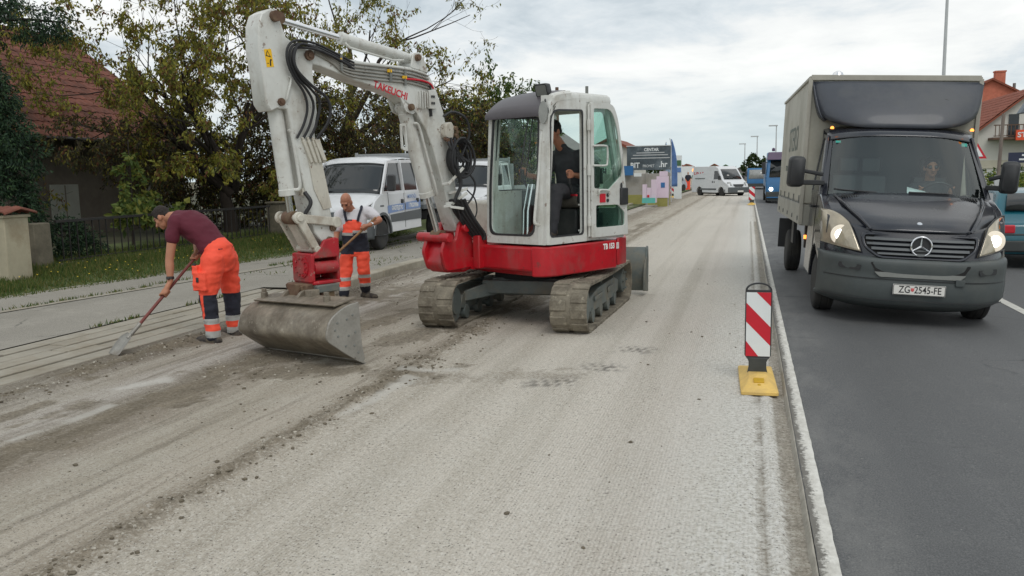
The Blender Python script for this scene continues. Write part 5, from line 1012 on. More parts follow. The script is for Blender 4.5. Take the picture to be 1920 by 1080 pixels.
class Body(MB):
    def cap(s, p, q, r1, r2=None, n=14): 
        r2 = r1 if r2 is None else r2; p, q = Vector(p), Vector(q); d = (q-p); L = d.length; d.normalize(); u = d.orthogonal().normalized(); w = d.cross(u)
        prof = [(-r1*math.cos(a), r1*math.sin(a)) for a in (0.05, .5, 1.0, PI/2)]+[(L+r2*math.sin(a), r2*math.cos(a)) for a in (0., .57, 1.07, 1.52)]
        s.loft([[p+d*t+(u*math.cos(2*PI*k/n)+w*math.sin(2*PI*k/n))*r for k in range(n)] for t, r in prof]); return s
    def limb(s, pts, rs):
        for i in range(len(pts)-1): s.cap(pts[i], pts[i+1], rs[i], rs[i+1])
    def rings(s, L, n=24):    # (centre, side vector, depth vector)
        s.loft([[Vector(c)+Vector(a)*math.cos(2*PI*k/n)+Vector(b)*math.sin(2*PI*k/n) for k in range(n)] for c, a, b in L])
    def ell(s, c, M, r): s.ball(c, 1, 16, 0, r, M)
    def head(s, c, f, u, k=1.):
        S, F_, U_ = basis(f, u); c = Vector(c); M = Matrix((S, F_, U_)).transposed(); P = lambda x, y, z: c+(S*x+F_*y+U_*z)*k
        for p, r in (((0, -.012, .03), (.074, .094, .098)), ((0, .035, -.055), (.055, .052, .055)), ((0, .025, -.015), (.064, .07, .085)), ((0, .068, -.088), (.028, .024, .022)), ((.036, .052, -.022), (.028, .03, .028)), ((-.036, .052, -.022), (.028, .03, .028)), ((0, .075, .028), (.05, .022, .02)), ((0, .086, -.062), (.024, .014, .014))):
            s.ell(P(*p), M, tuple(q*k for q in r))
        s.cap(P(0, .094, .006), P(0, .118, -.03), .009*k, .015*k); 
        for q in (-1, 1): s.ell(P(q*.077, -.008, -.012), M, (.012*k, .024*k, .034*k)); s.ell(P(q*.014, .105, -.034), M, (.011*k, .012*k, .01*k))
        s.eyes = [P(q*.031, .083, .004) for q in (-1, 1)]; s.mouth = P(0, .098, -.062); s.hd = (c, S, F_, U_, k)
    def grip(s, h, ax, out, wrist, hr=.017, k=1., turn=1):
        h = Vector(h); ax = Vector(ax).normalized(); o = Vector(out); o = (o-ax*o.dot(ax)).normalized(); t = ax.cross(o)*turn
        C = lambda ph, r, al: h+ax*al+(o*math.cos(R(ph))+t*math.sin(R(ph)))*r
        R_ = hr+.010*k
        for i, (al, ln, r) in enumerate(((-.033, .82, .0085), (-.011, .97, .0092), (.011, 1., .0095), (.033, .92, .009))):
            pts = [C(a*ln if a > 40 else a, R_+(.012 if a < 30 else 0), al) for a in (5, 60, 115, 170, 222)]; s.limb(pts, [r*k*1.1, r*k*1.05, r*k, r*k*.95, r*k*.8])
        s.limb([C(-20, R_+.014, .040), C(-70, R_+.004, .052), C(-130, R_, .046), C(-175, R_+.004, .03)], [.015*k, .0125*k, .011*k, .009*k])
        pc = C(0, R_+.012, 0); M = Matrix((ax, t, o)).transposed(); s.ell(pc, M, (.044*k, .036*k, .019*k)); w = Vector(wrist); s.limb([w, w.lerp(pc, .6), pc], [.026*k, .027*k, .02*k])
    def finish(s, name, mats, vox, parent=None, classify=None, fold=0., fsc=8., it=3, seed=0.):
        me = bpy.data.meshes.new(name); me.from_pydata([tuple(p) for p in s.v], [], s.f); o = bpy.data.objects.new('tmp', me); COL.objects.link(o)
        m = o.modifiers.new('r', 'REMESH'); m.mode = 'VOXEL'; m.voxel_size = vox; m.adaptivity = 0
        m = o.modifiers.new('s', 'SMOOTH'); m.factor = .5; m.iterations = it
        bpy.context.view_layer.update(); me2 = bpy.data.meshes.new_from_object(o.evaluated_get(bpy.context.evaluated_depsgraph_get())); bpy.data.objects.remove(o); bpy.data.meshes.remove(me); me2.name = name
        if fold:
            for v in me2.vertices:
                p = v.co; w = noise.noise(Vector((p.x*fsc+seed, p.y*fsc, p.z*fsc*1.7)))+.5*noise.noise(Vector((p.x*fsc*2.3, p.y*fsc*2.3+seed, p.z*fsc*3.4))); v.co = p+v.normal*fold*w
        me2.materials.clear()
        for q in (mats if isinstance(mats, (list, tuple)) else [mats]): me2.materials.append(MATS[q])
        for p in me2.polygons:
            p.use_smooth = True
            if classify: p.material_index = classify(p.center)
        ob = bpy.data.objects.new(name, me2); COL.objects.link(ob); ob.parent = parent; return ob
    def face(s, c):
        if any((c-e).length < .012*s.hd[4] for e in s.eyes): return 1
        d = c-s.mouth; c_, S, F_, U_, k = s.hd
        if abs(d.dot(U_)) < .003*k and abs(d.dot(S)) < .02*k and d.dot(F_) > -.01: return 1
        q = c-c_
        if abs(q.dot(U_)-.026*k) < .006*k and .012*k < abs(q.dot(S)) < .05*k and q.dot(F_) > .05*k: return 1
        return 0
def hair_cap(b, keep, r=.0075, top=1.):
    """a scalp layer over a head that Body.head() made"""
    c, S, F_, U_, k = b.hd; M = Matrix((S, F_, U_)).transposed(); h = Body(); P = lambda x, y, z: c+(S*x+F_*y+U_*z)*k
    h.ell(P(0, -.016, .040*top), M, (.078*k, .095*k, .096*k)); h.ell(P(0, .03, .098), M, (.055*k, .05*k, .03*k)); h.ell(P(0, -.06, -.01), M, (.062*k, .045*k, .05*k))
    for q in (-1, 1): h.ell(P(q*.066, .005, .02), M, (.014*k, .03*k, .04*k))
    return h

# ---------------------------------------------------------------- the man in maroon
def maroon_man():
    b = Body(); z = Vector((0, 0, 1))
    nh, nk, na = V(-5.33, 7.66, .90), V(-5.375, 7.62, .50), V(-5.36, 7.63, .11); fh, fk, fa = V(-5.36, 7.94, .90), V(-5.37, 8.02, .47), V(-5.40, 8.06, .10)
    hip = V(-5.345, 7.80, .945); mid = V(-5.50, 7.80, 1.14); ch = V(-5.70, 7.80, 1.265); nk_ = V(-5.845, 7.80, 1.325)
    lat = V(0, 1, 0)
    HC = V(-6.00, 7.79, 1.325); b.head(HC, (-.72, -.10, -.62), (-.64, -.02, .77), .96); b.cap(V(-5.83, 7.8, 1.33), V(-5.95, 7.795, 1.325), .062, .056)
    ax = (mid-hip).normalized()
    b.rings([(hip, lat*.155, V(.085, 0, .06)), (mid, lat*.14, V(.07, 0, .085)), (ch, lat*.165, V(.06, 0, .10)), (V(-5.80, 7.8, 1.31), lat*.13, V(.04, 0, .07))])
    A, B_ = V(-5.60, 7.85, .965), V(-5.90, 7.06, .2); axh = (B_-A).normalized(); hp = A+(B_-A)*.52
    sh, el, wr = V(-5.715, 7.60, 1.285), V(-5.745, 7.52, .90), hp+V(.03, .045, .115)
    b.limb([sh, sh.lerp(el, .5), el, el.lerp(wr, .3), wr], [.058, .05, .043, .045, .029]); b.grip(hp, axh, (.25, .5, .6), wr, turn=-1)
    sh2, el2 = V(-5.70, 8.0, 1.27), V(-5.76, 8.02, 1.03); h2 = A+(B_-A)*.07; wr2 = h2+V(-.04, .07, .04)
    b.limb([sh2, el2, wr2], [.055, .045, .03]); b.grip(h2, axh, (-.4, .6, .3), wr2)
    b.limb([nh, nk, na], [.08, .055, .045]); b.limb([fh, fk, fa], [.08, .055, .045])
    p = b.finish('person', ['skin_tanned', 'face_dark'], .0065, None, b.face)
    tag(p, 'bending man in maroon T-shirt and orange work trousers scraping with a long shovel', 'person')
    h = hair_cap(b, 0); h.ell(HC+V(.02, 0, .0), Matrix.Identity(3), (.05, .05, .05)); c, S, F_, U_, k = b.hd
    h.finish('hair', 'hair_dark', .008, p, None, .004, 40.)
    s = Body(); s.rings([(hip+V(.03, 0, -.01), lat*.168, V(.105, 0, .085)), (hip+V(-.05, 0, .06), lat*.168, V(.098, 0, .10)), (mid, lat*.172, V(.085, 0, .118)), (V(-5.60, 7.8, 1.215), lat*.188, V(.072, 0, .135)), (ch, lat*.198, V(.066, 0, .135)), (V(-5.79, 7.8, 1.30), lat*.165, V(.055, 0, .10)), (V(-5.865, 7.8, 1.335), lat*.075, V(.03, 0, .072))], 28)
    s.limb([V(-5.72, 7.66, 1.285), sh, sh.lerp(el, .46)], [.085, .075, .066]); s.limb([V(-5.72, 7.94, 1.27), sh2, sh2.lerp(el2, .6)], [.085, .075, .066])
    s.finish('t_shirt', 'maroon_cotton', .011, p, None, .012, 7., seed=2.)
    t = Body(); t.rings([(V(-5.40, 7.80, 1.03), lat*.165, V(.10, 0, .09)), (V(-5.345, 7.80, .97), lat*.178, V(.135, 0, .07)), (V(-5.325, 7.80, .87), lat*.182, V(.135, 0, .03)), (V(-5.33, 7.80, .76), lat*.15, V(.10, 0, .0))])
    t.limb([nh+V(.0, 0, -.02), nh.lerp(nk, .5)+V(-.005, 0, 0), nk+V(-.01, 0, 0), nk.lerp(na, .5), na+V(0, 0, .0)], [.125, .112, .088, .080, .076]); t.limb([fh+V(0, 0, -.02), fh.lerp(fk, .5), fk, fk.lerp(fa, .5), fa], [.125, .11, .088, .08, .074])
    t.box((-5.40, 7.525, .68), (.15, .05, .19)); t.box((-5.455, 7.56, .80), (.07, .09, .09))
    def cl(c):
        near = c.y < 7.83; z_ = c.z-(0 if near else -.03)
        if z_ > .535: return 0
        if z_ > .285: return 0 if (near and abs(c.x+5.405) < .016 and c.y < 7.62) else 1
        if z_ > .225: return 2
        if z_ > .155: return 0
        if z_ > .085: return 2
        return 1
    t.finish('work_trousers', ['hivis_orange', 'navy_cloth', 'reflective_tape'], .010, p, cl, .014, 8., seed=5.)
    for a, d in ((na, V(-1, .05, 0)), (fa, V(-1, .15, 0))):
        f = Body(); f.limb([a+V(0, 0, .0), a+V(0, 0, -.03)], [.062, .062]); f.limb([V(a.x+.055, a.y, .045), V(a.x-.03, a.y, .05), V(a.x, a.y, .045)+d*.17], [.045, .052, .042]); f.rings([(V(a.x-.05, a.y, q), d*.145, V(0, .052, 0)) for q in (.0, .03)])
        f.finish('boot', ['boot_leather', 'boot_sole'], .008, p, lambda c: 1 if c.z < .028 else 0)
    m = MB(); w0 = el.lerp(wr, .84); d = (wr-el).normalized(); m.lathe(w0, d, [(-.014, .034), (-.013, .040), (.013, .040), (.014, .034)], 20); m.ball(w0+V(.01, -.04, 0), .016, 10); m.build('wristwatch', 'black_plastic', p)
    m = MB(); m.box((-5.475, 7.535, .83), (.035, .02, .075), 0, Matrix.Rotation(R(25), 3, 'Y')); m.box((-5.41, 7.492, .70), (.03, .012, .05)); m.build('pocket_tool', 'black_plastic', p, bevel=.006)
    sv = thing('shovel', 'long shovel with reddish handle gripped by the bending man in maroon', 'shovel', tuple(B_))
    m = MB(Matrix.Translation(-B_)); m.tube([A-axh*.12, A+(B_-A)*.5, B_-axh*.0], [.015, .0165, .017], 12); m.build('handle', 'red_handle', sv)
    e1 = axh; S = e1.cross(V(0, 0, 1)).normalized(); N = S.cross(e1); m = MB()
    m.loft([[S*x*w+e1*y+N*(.03*(x*x)-.02*sm(0, .3, y)) for x in (-1, -.6, -.2, .2, .6, 1)] for y, w in ((.0, .03), (.03, .07), (.06, .095), (.15, .10), (.24, .095), (.255, .09))], 0, False, False); m.tube([-e1*.14, e1*.05], [.021, .018], 10)
    m.build('blade', 'blade_steel', sv, solid=.004, smooth=50, norm=False)
maroon_man()

# ---------------------------------------------------------------- the man in bib overalls
def bib_man():
    b = Body(); O = V(-5.25, 10.85, 0)
    lat = V(.97, .24, 0); fw = V(.24, -.97, 0)      # his left is to the right of the picture
    P = lambda x, y, z: O+lat*x+fw*y+V(0, 0, z)
    b.head(P(-.075, .15, 1.385), fw*.80+V(-.12, 0, -.58), fw*.56+V(-.05, 0, .80), .98); b.cap(P(-.02, .02, 1.24), P(-.06, .10, 1.33), .062, .06)
    shR, elR = P(-.20, .03, 1.20), P(-.25, .07, .93); shL, elL = P(.205, .0, 1.245), P(.35, .04, 1.18)
    T0, T1 = P(.30, .20, 1.14), P(-.36, .26, .56); ax = (T1-T0).normalized(); hL = T0+(T1-T0)*.18; hR = T0+(T1-T0)*.83
    wL = hL+V(.075, -.0, .035); wR = hR+V(-.02, .0, .085)+lat*.02
    b.limb([shR, shR.lerp(elR, .5), elR, elR.lerp(wR, .35), wR], [.056, .05, .043, .044, .03]); b.grip(hR, ax, (-.1, -.3, .9), wR, turn=1)
    elL = P(.36, .08, 1.13); b.limb([shL, shL.lerp(elL, .5), elL, elL.lerp(wL, .35), wL], [.056, .05, .043, .042, .03]); b.grip(hL, ax, (.5, -.2, .7), wL, turn=-1)
    b.rings([(P(0, 0, .80), lat*.15, fw*.11), (P(0, .02, 1.0), lat*.14, fw*.10), (P(0, .01, 1.18), lat*.165, fw*.10), (P(0, .0, 1.26), lat*.10, fw*.07)])
    hR_, kR, aR = P(-.10, 0, .80), P(-.14, .05, .42), P(-.165, .10, .10); hL_, kL, aL = P(.10, 0, .80), P(.10, .02, .44), P(.085, -.16, .12)
    b.limb([hR_, kR, aR], [.08, .055, .045]); b.limb([hL_, kL, aL], [.08, .055, .045])
    p = b.finish('person', ['skin_brown', 'face_dark'], .0075, None, b.face); tag(p, 'bald man in orange and navy bib overalls over a white T-shirt holding a wooden shovel', 'person')
    s = Body(); s.rings([(P(0, .0, .85), lat*.165, fw*.13), (P(0, .03, 1.0), lat*.165, fw*.135), (P(0, .02, 1.15), lat*.185, fw*.125), (P(0, .01, 1.22), lat*.17, fw*.105), (P(-.01, .02, 1.285), lat*.085, fw*.075)])
    s.limb([P(-.14, .02, 1.205), shR, shR.lerp(elR, .62)], [.085, .08, .072]); s.limb([P(.14, .0, 1.235), shL, shL.lerp(elL, .62)], [.085, .078, .07])
    s.finish('t_shirt', 'white_cotton', .011, p, None, .010, 7., seed=1.)
    t = Body(); t.rings([(P(0, .035, 1.145), lat*.125, fw*.125), (P(0, .035, 1.10), lat*.15, fw*.14), (P(0, .03, .98), lat*.17, fw*.148), (P(0, .01, .86), lat*.178, fw*.14), (P(0, .0, .72), lat*.175, fw*.13), (P(0, .0, .63), lat*.165, fw*.11)])
    t.limb([hR_+V(0, 0, -.06), P(-.13, .03, .6), kR, P(-.155, .08, .26), aR+V(0, 0, .02)], [.095, .095, .088, .08, .072]); t.limb([hL_+V(0, 0, -.06), P(.10, .02, .6), kL, P(.095, -.06, .27), aL+V(0, 0, .02)], [.095, .095, .086, .078, .07])
    def cl(c):
        z_ = c.z-(0 if (c-O).dot(lat) < 0 else .03)
        if z_ > 1.125: return 1
        if z_ > .965: return 0
        if z_ > .925: return 2
        if z_ > .665: return 1
        if z_ > .345: return 0
        if z_ > .295: return 2
        if z_ > .215: return 0
        if z_ > .165: return 2
        return 1
    t.finish('bib_overalls', ['hivis_orange', 'navy_cloth', 'reflective_tape'], .010, p, cl, .013, 8., seed=8.)
    for q in (-1, 1):
        st = catmull([P(q*.075, .165, 1.12), P(q*.095, .155, 1.20), P(q*.115, .09, 1.285), P(q*.10, -.02, 1.315), P(q*.06, -.10, 1.24)], 5); m = MB()
        for i in range(len(st)-1): m.bar(st[i], st[i+1], .034, .012, 0, tuple(fw))
        m.build('strap', 'navy_cloth', p)
    for a, d in ((aR, fw), (aL, (fw*.5+lat*.85).normalized())):
        f = Body(); f.limb([a, V(a.x, a.y, .06)], [.06, .06]); f.limb([V(a.x, a.y, .05)-d*.05, V(a.x, a.y, .05)+d*.04, V(a.x, a.y, .042)+d*.17], [.045, .05, .042]); sd = d.cross(V(0, 0, 1)); f.rings([(V(a.x, a.y, q)+d*.06, d*.14, sd*.05) for q in (.0, .03)])
        f.finish('boot', ['boot_leather', 'boot_sole'], .009, p, lambda c: 1 if c.z < .026 else 0)
    m = MB(); w0 = elL.lerp(wL, .85); m.lathe(w0, (wL-elL), [(-.012, .033), (-.011, .037), (.011, .037), (.012, .033)], 18); m.build('wristwatch', 'chrome', p)
    B2 = T1+ax*.5; sv = thing('shovel', 'shovel with pale wooden handle held by the bald man in bib overalls', 'shovel', tuple(B2)); m = MB(Matrix.Translation(-B2)); m.tube([T0-ax*.05, T1, B2], .016, 12); m.build('handle', 'ash_handle', sv)
    S = ax.cross(V(0, 0, 1)).normalized(); N = S.cross(ax); m = MB(); m.loft([[S*x*w+ax*y+N*(.03*x*x) for x in (-1, -.5, 0, .5, 1)] for y, w in ((.0, .03), (.04, .09), (.14, .10), (.22, .07))], 0, False, False); m.build('blade', 'blade_steel', sv, solid=.004, norm=False)
bib_man()

# ---------------------------------------------------------------- the excavator's operator (built in the machine's own axes)
def operator():
    b = Body(); G = Matrix.Translation(EXO) @ UP; P = lambda x, y, z: G @ V(x, y, z); D = lambda x, y, z: (UP.to_3x3() @ V(x, y, z))
    b.head(P(.50, -.235, 2.195), D(-.22, -.93, -.28), D(-.05, -.26, .95), 1.); b.cap(P(.485, -.04, 1.99), P(.495, -.18, 2.11), .062, .058)
    X, Y, Z = D(1, 0, 0), D(0, 1, 0), D(0, 0, 1)
    b.rings([(P(.47, .16, 1.52), X*.16, Y*.12), (P(.475, .12, 1.72), X*.15, Y*.11), (P(.48, .05, 1.90), X*.17, Y*.11), (P(.485, .03, 1.99), X*.10, Y*.07)])
    shR, elR, jR = P(.27, .0, 1.90), P(.22, -.08, 1.66), P(.172, -.42, 1.735); wR = P(.19, -.33, 1.70)
    b.limb([shR, elR, wR], [.055, .046, .03]); b.grip(jR, D(0, -.1, 1), D(.5, .7, 0), wR)
    shL, elL, jL = P(.69, .06, 1.90), P(.74, .14, 1.66), P(.667, -.165, 1.70); wL = P(.69, -.07, 1.695)
    b.limb([shL, shL.lerp(elL, .5), elL, wL], [.056, .05, .046, .031]); b.grip(jL, D(0, -.1, 1), D(.3, .7, .2), wL, turn=-1)
    for x in (.36, .56): b.limb([P(x, .15, 1.5), P(x, -.30, 1.50), P(x, -.36, 1.06)], [.08, .06, .045])
    p = b.finish('person', ['skin_brown', 'face_dark'], .008, None, b.face); tag(p, 'man in dark grey polo shirt seated at the levers inside the excavator cab', 'person')
    hair_cap(b, 0).finish('hair', 'hair_black', .009, p, None, .003, 40.)
    s = Body(); s.rings([(P(.47, .15, 1.50), X*.19, Y*.16), (P(.475, .10, 1.68), X*.185, Y*.15), (P(.48, .06, 1.84), X*.205, Y*.14), (P(.48, .02, 1.94), X*.18, Y*.11), (P(.485, -.06, 2.02), X*.085, Y*.08)])
    s.limb([P(.33, .03, 1.91), shR, shR.lerp(elR, .7)], [.085, .08, .07]); s.limb([P(.63, .04, 1.91), shL, shL.lerp(elL, .72)], [.085, .082, .072]); s.rings([(P(.49, -.08, 2.02), X*.075, Y*.075), (P(.49, -.11, 2.055), X*.068, Y*.068)])
    s.finish('polo_shirt', 'grey_cotton', .012, p, None, .008, 7.)
    t = Body(); t.rings([(P(.47, .14, 1.56), X*.185, Y*.15), (P(.47, .12, 1.44), X*.19, Y*.15)])
    for x in (.36, .57): t.limb([P(x, .12, 1.50), P(x, -.28, 1.52), P(x, -.33, 1.3), P(x, -.36, 1.06)], [.10, .085, .075, .06])
    t.finish('trousers', 'grey_trousers', .012, p, None, .008, 8.)
    for x in (.36, .57): f = Body(); f.limb([P(x, -.34, 1.06), P(x, -.36, 1.03), P(x, -.50, 1.02)], [.055, .048, .04]); f.finish('boot', 'boot_leather', .01, p)
operator()
# ---------------------------------------------------------------- the truck's driver
def driver():
    b = Body(); bpy.context.view_layer.update(); G = TK.matrix_world.copy(); P = lambda x, y, z: G @ V(x, y, z); X, Y = G.to_3x3() @ V(1, 0, 0), G.to_3x3() @ V(0, 1, 0)
    b.head(P(.44, 1.93, 1.745), -Y+V(0, 0, -.05), V(0, 0, 1), 1.05); b.cap(P(.45, 2., 1.55), P(.44, 1.96, 1.67), .06, .056); b.rings([(P(.46, 2., 1.2), X*.16, Y*.1), (P(.46, 2., 1.45), X*.17, Y*.1), (P(.46, 2., 1.56), X*.10, Y*.07)])
    for q in (-1, 1): w = P(.46+q*.17, 1.70, 1.46); b.limb([P(.46+q*.2, 1.98, 1.48), P(.46+q*.26, 1.85, 1.28), w], [.055, .045, .03]); b.grip(P(.46+q*.17, 1.64, 1.46), V(0, 0, 1), V(0, .7, .3), w, .016, 1., q)
    p = b.finish('person', ['skin_brown', 'face_dark'], .009, None, b.face); tag(p, 'driver in dark top and sunglasses behind the windscreen of the box truck', 'person')
    hair_cap(b, 0).finish('hair', 'hair_black', .01, p)
    s = Body(); s.rings([(P(.46, 2., 1.15), X*.18, Y*.12), (P(.46, 2., 1.4), X*.2, Y*.12), (P(.46, 2., 1.5), X*.19, Y*.1), (P(.455, 1.99, 1.58), X*.08, Y*.07)])
    for q in (-1, 1): s.limb([P(.46+q*.15, 2., 1.48), P(.46+q*.2, 1.97, 1.48), P(.46+q*.25, 1.87, 1.3)], [.08, .075, .062])
    s.finish('shirt', 'grey_cotton', .013, p, None, .006, 8.)
    c, S, F_, U_, k = b.hd; m = MB()
    for q in (-1, 1): m.ball(c+S*q*.032+F_*.092+U_*.005, .026, 12, 0, (1, .5, .8))
    m.tube([c+S*.075+U_*.01, c+S*.06+F_*.085+U_*.012, c-S*.06+F_*.085+U_*.012, c-S*.075+U_*.01], .005, 6); m.build('sunglasses', 'van_glass', p)
driver()
# ================================================================ left side: garden walls, house, trees, grass
pm('pillar_render', srgb(168, 160, 138), .9, .1, 1.6, .3, 40, dirt=srgb(120, 98, 70), dsc=1.4, damt=.6, dthr=.47)
pm('rough_concrete', srgb(104, 98, 84), .95, .22, 3., .6, 40, dirt=srgb(72, 68, 58), dsc=2.5, damt=.7, dthr=.45)
pm('clay_tile', srgb(112, 66, 52), .9, .28, 4., dirt=srgb(66, 46, 38), dsc=1.3, damt=.8, dthr=.42)
pm('house_render', srgb(104, 97, 88), .95, .15, 1., .3, 20, dirt=srgb(74, 68, 60), dsc=.8, damt=.6, dthr=.46)
pm('pale_shutter', srgb(150, 152, 144), .7, .08, 3.)
pm('iron_black', srgb(30, 29, 28), .6, .3, 8., dirt=srgb(70, 50, 36), dsc=6., damt=.4)
pm('bark_dark', srgb(44, 36, 30), .95, .3, 4., .6, 25)
pm('bark_grey', srgb(66, 58, 50), .95, .3, 4., .6, 25)
def leafmat(name, cols, trans=.38):
    t = NT(name); g = t.n.new('ShaderNodeNewGeometry'); c = t.ramp(g.outputs['Random Per Island'], [(i/len(cols), srgb(*q)) for i, q in enumerate(cols)], 'CONSTANT')
    c = t.mix(t.rng(t.noise(1.1, 3), .3, .7), c, mul(srgb(*cols[0]), .55), 'MIX') if False else c
    t.fin(c, .65, 0, .3); d = t.n.new('ShaderNodeBsdfTranslucent'); t.l.new(c, d.inputs[0]); m = t.n.new('ShaderNodeMixShader'); m.inputs[0].default_value = trans
    t.l.new(t.b.outputs[0], m.inputs[1]); t.l.new(d.outputs[0], m.inputs[2]); t.l.new(m.outputs[0], t.n['Material Output'].inputs[0]); MATS[name] = t.m
leafmat('leaf_yellowing', [(151, 147, 61), (133, 131, 56), (118, 118, 54), (158, 147, 61), (104, 106, 52), (124, 102, 56), (111, 77, 52), (93, 97, 50), (129, 133, 61)])
leafmat('leaf_brown', [(81, 73, 54), (66, 59, 46), (88, 81, 54), (76, 81, 51), (98, 93, 56), (59, 54, 44), (142, 134, 63), (107, 71, 51), (68, 73, 49)])
leafmat('leaf_cherry', [(85, 108, 55), (69, 92, 48), (101, 120, 60), (60, 80, 46), (110, 115, 55), (76, 97, 51)])
leafmat('leaf_conifer', [(39, 62, 41), (32, 53, 37), (48, 71, 46), (28, 46, 34), (57, 80, 48)], .1)
leafmat('leaf_light', [(110, 130, 60), (96, 118, 52), (128, 142, 66), (84, 106, 48), (142, 140, 60)])
leafmat('leaf_sprig', [(96, 112, 54), (84, 102, 48), (112, 120, 56), (72, 90, 44), (124, 124, 56)])
leafmat('leaf_hedge', [(62, 80, 40), (50, 68, 36), (76, 92, 46), (44, 58, 34)])
leafmat('grass_blade', [(80, 100, 46), (70, 92, 42), (94, 108, 52), (108, 110, 58), (64, 84, 40), (120, 114, 68)])
def leaf(v, f, p, d, L, w, rr):
    d = Vector(d).normalized(); s = d.cross(Vector((rr.gauss(0, 1), rr.gauss(0, 1), rr.gauss(0, 1))))
    if s.length < 1e-3: return
    s = s.normalized()*w*.5; n = s.cross(d).normalized()*w*.25; o = len(v); q = p+d*L*.5+n
    v += [tuple(p), tuple(q+s), tuple(p+d*L), tuple(q-s)]; f.append((o, o+1, o+2, o+3))
def rawmesh(name, v, f, mat, parent=None, smooth=False):
    me = bpy.data.meshes.new(name); me.from_pydata(v, [], f); me.materials.append(MATS[mat])
    if smooth: me.polygons.foreach_set('use_smooth', [True]*len(me.polygons))
    o = bpy.data.objects.new(name, me); COL.objects.link(o); o.parent = parent; return o
def grow(b, tips, p, d, L, r, depth, rr, wander=.35, up=.12, nb=(2, 4), shrink=.68, segs=4):
    pts = [p]; rs = [r]; q = p; dd = d.normalized()
    for i in range(segs):
        dd = (dd+Vector((rr.gauss(0, wander), rr.gauss(0, wander), rr.gauss(0, wander)+up))*.45).normalized(); q = q+dd*(L/segs); pts.append(q); rs.append(max(.004, r*(1-.62*(i+1)/segs)))
    b.tube(pts, rs, 7 if r > .05 else (5 if r > .015 else 3), 0, False)
    if depth <= 1: tips.append(pts)
    if depth > 0:
        for k in range(rr.randint(*nb)):
            t = rr.uniform(.35, 1.); i = min(segs-1, int(t*segs)); s = pts[i].lerp(pts[i+1], t*segs-i); ang = rr.uniform(.4, 1.0); e = dd.orthogonal().normalized(); e.rotate(Matrix.Rotation(rr.random()*2*PI, 3, dd)); nd = dd*math.cos(ang)+e*math.sin(ang)
            grow(b, tips, s, nd, L*shrink*rr.uniform(.75, 1.15), rs[i+1]*.72, depth-1, rr, wander, up, nb, shrink, segs)
def leafy(tips, n, rr, L, W, down=.75, clump=3, spread=.06):
    v = []; f = []
    for _ in range(n//clump):
        pts = rr.choice(tips); i = rr.randint(0, len(pts)-2); c = pts[i].lerp(pts[i+1], rr.random())
        for _k in range(clump): leaf(v, f, c+Vector((rr.gauss(0, spread), rr.gauss(0, spread), rr.gauss(0, spread))), (rr.gauss(0, .5), rr.gauss(0, .5), -down+rr.gauss(0, .35)), L*rr.uniform(.6, 1.3), W*rr.uniform(.7, 1.3), rr)
    return v, f
def branch_tree(label, loc, d, L, r, depth, seed, nleaf, mat, bark='bark_dark', nb=(3, 4), leafL=.10, leafW=.045, limbs=None, shrink=.68, up=.12, group=None, wander=.35, spread=.06, clump=3):
    rr = random.Random(seed); t = thing('tree', label, 'tree', loc, group=group); b = MB(); tips = []
    for (p, dd, LL, rad) in (limbs or [((0, 0, 0), d, L, r)]): grow(b, tips, Vector(p), Vector(dd), LL, rad, depth, rr, wander, up, nb, shrink)
    b.build('trunk', bark, t, norm=False, smooth=60); v, f = leafy(tips, nleaf, rr, leafL, leafW, clump=clump, spread=spread); rawmesh('crown', v, f, mat, t); return t
def clump_tree(label, loc, blobs, n, mat, seed, L=.10, W=.05, trunk=None, name='tree', cat='tree', group=None, down=.4, bark='bark_dark', shell=.55):
    """crown of many small leaves gathered round sprays inside a few overlapping ellipsoids"""
    rr = random.Random(seed); t = thing(name, label, cat, loc, group=group); v = []; f = []; b = MB(); tot = sum(q[1][0]*q[1][1]*q[1][2] for q in blobs)
    for c, rad in blobs:
        k = int(n*rad[0]*rad[1]*rad[2]/tot/14)+1
        for _ in range(k):
            u = Vector((rr.gauss(0, 1), rr.gauss(0, 1), rr.gauss(0, 1))).normalized(); rad_ = (shell+(1-shell)*rr.random()**.6)*(1+.28*noise.noise(u*2.2+Vector((seed, 0, 0)))); s = Vector(c)+Vector((u.x*rad[0], u.y*rad[1], u.z*rad[2]))*rad_
            dirn = (u+Vector((rr.gauss(0, .5), rr.gauss(0, .5), rr.gauss(0, .4)-down*.3))).normalized(); ln = rr.uniform(.15, .42)*min(1.2, max(.4, rad[0]*.5))
            if rr.random() < .5: b.tube([s-dirn*ln*.4, s+dirn*ln], [.008, .003], 3, 0, False)
            for j in range(14): leaf(v, f, s+dirn*ln*rr.random()+Vector((rr.gauss(0, .045), rr.gauss(0, .045), rr.gauss(0, .045))), dirn*.5+Vector((rr.gauss(0, .6), rr.gauss(0, .6), rr.gauss(0, .5)-down)), L*rr.uniform(.6, 1.3), W*rr.uniform(.7, 1.3), rr)
    for pts, r in (trunk or []): b.tube(catmull(pts, 4), [r*(1-.6*i/((len(pts)-1)*4)) for i in range((len(pts)-1)*4+1)], 8, 0, False)
    if b.v: b.build('trunk' if trunk else 'stems', bark, t, norm=False, smooth=60)
    rawmesh('crown' if trunk else 'foliage', v, f, mat, t); return t

